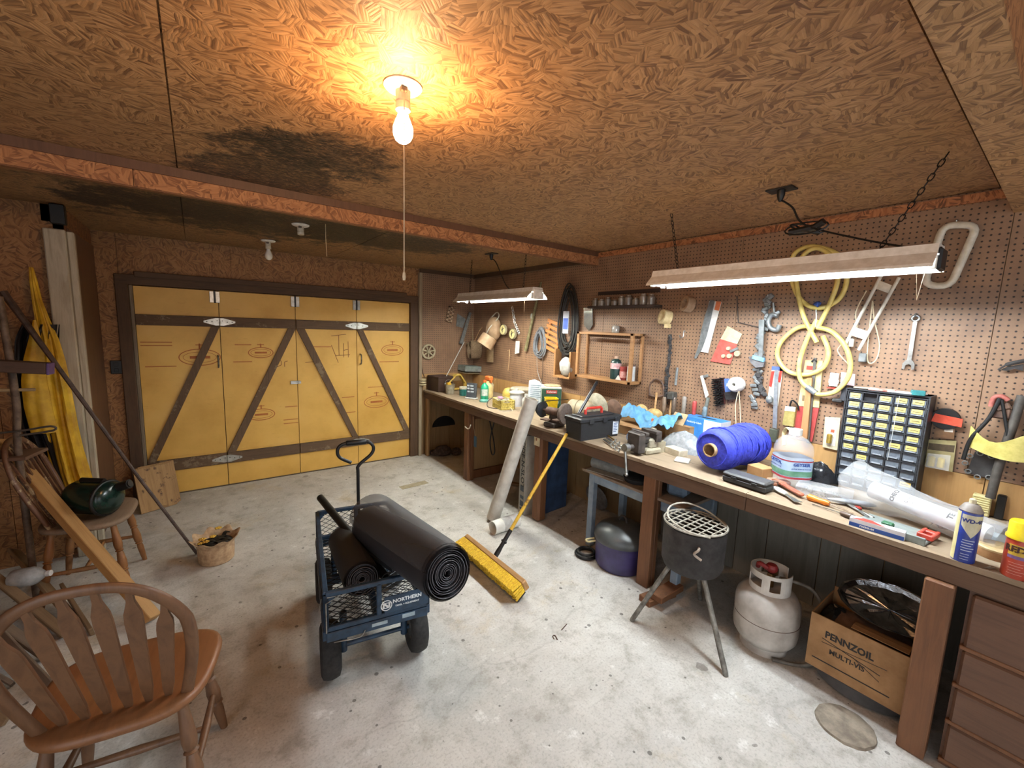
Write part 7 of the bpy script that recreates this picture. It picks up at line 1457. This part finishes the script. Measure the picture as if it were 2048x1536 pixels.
for k in range(9): a=2*PI*k/9+.4; part(MB().torus((q[0]+.055*K(a),q[1]+.06*S(a),.018),.010,.003,12,5),'ring',M_GREY,t,50)
t=wthing('door_chime','cream louvred plastic chime box on the wall above the bench end','chime box',-0.185,0.912); a=(-0.212,0.954); b=(-0.162,0.857); cx_,cz_=(a[0]+b[0])/2,(a[1]+b[1])/2; w_,h_=abs(b[0]-a[0])*1.25,abs(a[1]-b[1])
part(MB().cbox((cx_,cz_,.02),(w_,h_,.04),.004),'box',mat('#d4c890','#bdb078',rough=.45,bump=.01),t)
for k in range(7): part(MB().cbox((cx_,cz_+h_*.42-k*.011,.041),(w_*.9,.006,.004),.001),'louvre',mat('#d8cd98','#c6ba82',rough=.45,bump=.01),t)
part(MB().cbox((cx_+.06,cz_+.01,.015),(.03,h_*1.2,.03),.004),'bracket',M_BLACK,t)
# ---- end wall (above the far bench)
def dw(*a): return a
t=wthing('spoked_wheel','dusty spoked pulley wheel hanging on the end pegboard','wheel',2.355,1.34,'D'); q=(2.355,1.34); part(MB().torus((q[0],q[1],.03),.085,.014,30,8),'rim',mat('#b3a88c','#8f846a'),t,50); part(MB().lathe([(.001,.01),(.022,.01),(.022,.05),(.001,.05)],16,(q[0],q[1],0)),'hub',mat('#a89d80'),t,40)
for k in range(7): a=2*PI*k/7+.2; part(MB().cbox((q[0]+.05*K(a),q[1]+.05*S(a),.03),(.075,.018,.014),.004,rz(a)),'spoke',mat('#b3a88c','#8f846a'),t)
t=wthing('slotted_bar','tan slotted bar with four square holes on the end pegboard','slotted bar',2.669,1.911,'D'); a,b,c_,d_=[Vector(p) for p in uv(2.639,1.928,2.72,1.907,2.679,1.711,2.592,1.734)]
for f0,f1 in ((0,.08),(.24,.32),(.48,.56),(.72,.80),(.95,1.0)): part(MB().prism([tuple(a.lerp(d_,f0)),tuple(b.lerp(c_,f0)),tuple(b.lerp(c_,f1)),tuple(a.lerp(d_,f1))],.02,.035),'rung',mat('#bfa488','#a3886c'),t)
for s0,s1 in ((0,.3),(.72,1.)): part(MB().prism([tuple(a.lerp(b,s0)),tuple(a.lerp(b,s1)),tuple(d_.lerp(c_,s1)),tuple(d_.lerp(c_,s0))],.02,.035),'stile',mat('#bfa488','#a3886c'),t)
wsolo(MB().prism(uv(2.766,1.838,2.897,1.771,2.853,1.651,2.754,1.674),.015,.022),'grey_plate',M_GREY,'flat grey steel plate beside the slotted bar','plate',2.806,1.755,'D')
wsolo(MB().prism(uv(2.926,1.865,2.957,1.854,2.827,1.438,2.781,1.451),.05,.07),'grey_channel',M_GREY,'long grey steel channel hanging in the pegboard corner','channel',2.868,1.658,'D')
q=(2.968,1.391); t=wthing('hanging_lantern','dusty grey insulator lantern hanging by a cord in the corner','lantern',q[0],q[1],'D'); M_INS=mat('#a9ab9c','#86887a',rough=.3)
part(MB().lathe([(.001,.10),(.02,.098),(.035,.085),(.085,.055),(.09,.048),(.07,.045),(.03,.05)],24,(q[0],q[1],.10),rot=rx(-PI/2)),'cap',mat('#9a9478','#7d7760'),t,50); part(MB().lathe([(.05,.045),(.058,.02),(.045,.0),(.062,-.02),(.06,-.035),(.03,-.045),(.045,-.06),(.045,-.075),(.001,-.08)],24,(q[0],q[1],.10),rot=rx(-PI/2)),'insulator',M_INS,t,50); part(MB().tube(spline([(q[0],q[1]+.09,.10),(q[0]+.02,q[1]+.22,.05),(q[0]+.04,q[1]+.33,.02)],5),.005,6),'cord',mat('#a89878'),t)
t=wthing('metal_tray','grey metal tray resting on a bracket above the far bench','tray',2.872,1.134,'D'); q=(2.927,1.119); part(MB().cbox((q[0]-.01,q[1],.12),(.26,.075,.20),.004,rz(-.06)),'tray',mat('#8f9894','#727b77',rough=.45,metal=.3),t); part(MB().cbox((q[0],q[1]-.06,.09),(.26,.015,.18),.003,rz(-.06)),'shelf',mat('#a59678','#85785c'),t)
wsolo(MB().tube(spline([(2.262,2.0,.02),(2.268,1.6,.02),(2.262,1.2,.02),(2.30,1.02,.03)],5),.005,6),'corner_cable',mat('#5a4a3c'),'thin dark cord hanging down the corner strip','cord',2.262,1.6,'D',smooth=40)
t=wthing('rope_knot','tan rope tied round the bench corner upright','rope',2.27,.93,'D'); q=(2.262,.95)
for k in range(3): part(MB().torus((q[0],q[1]+.03*k-.02,.07),.035,.010,16,6,1),'turn',mat('#c2b490','#a09270',bump=.4),t,50)
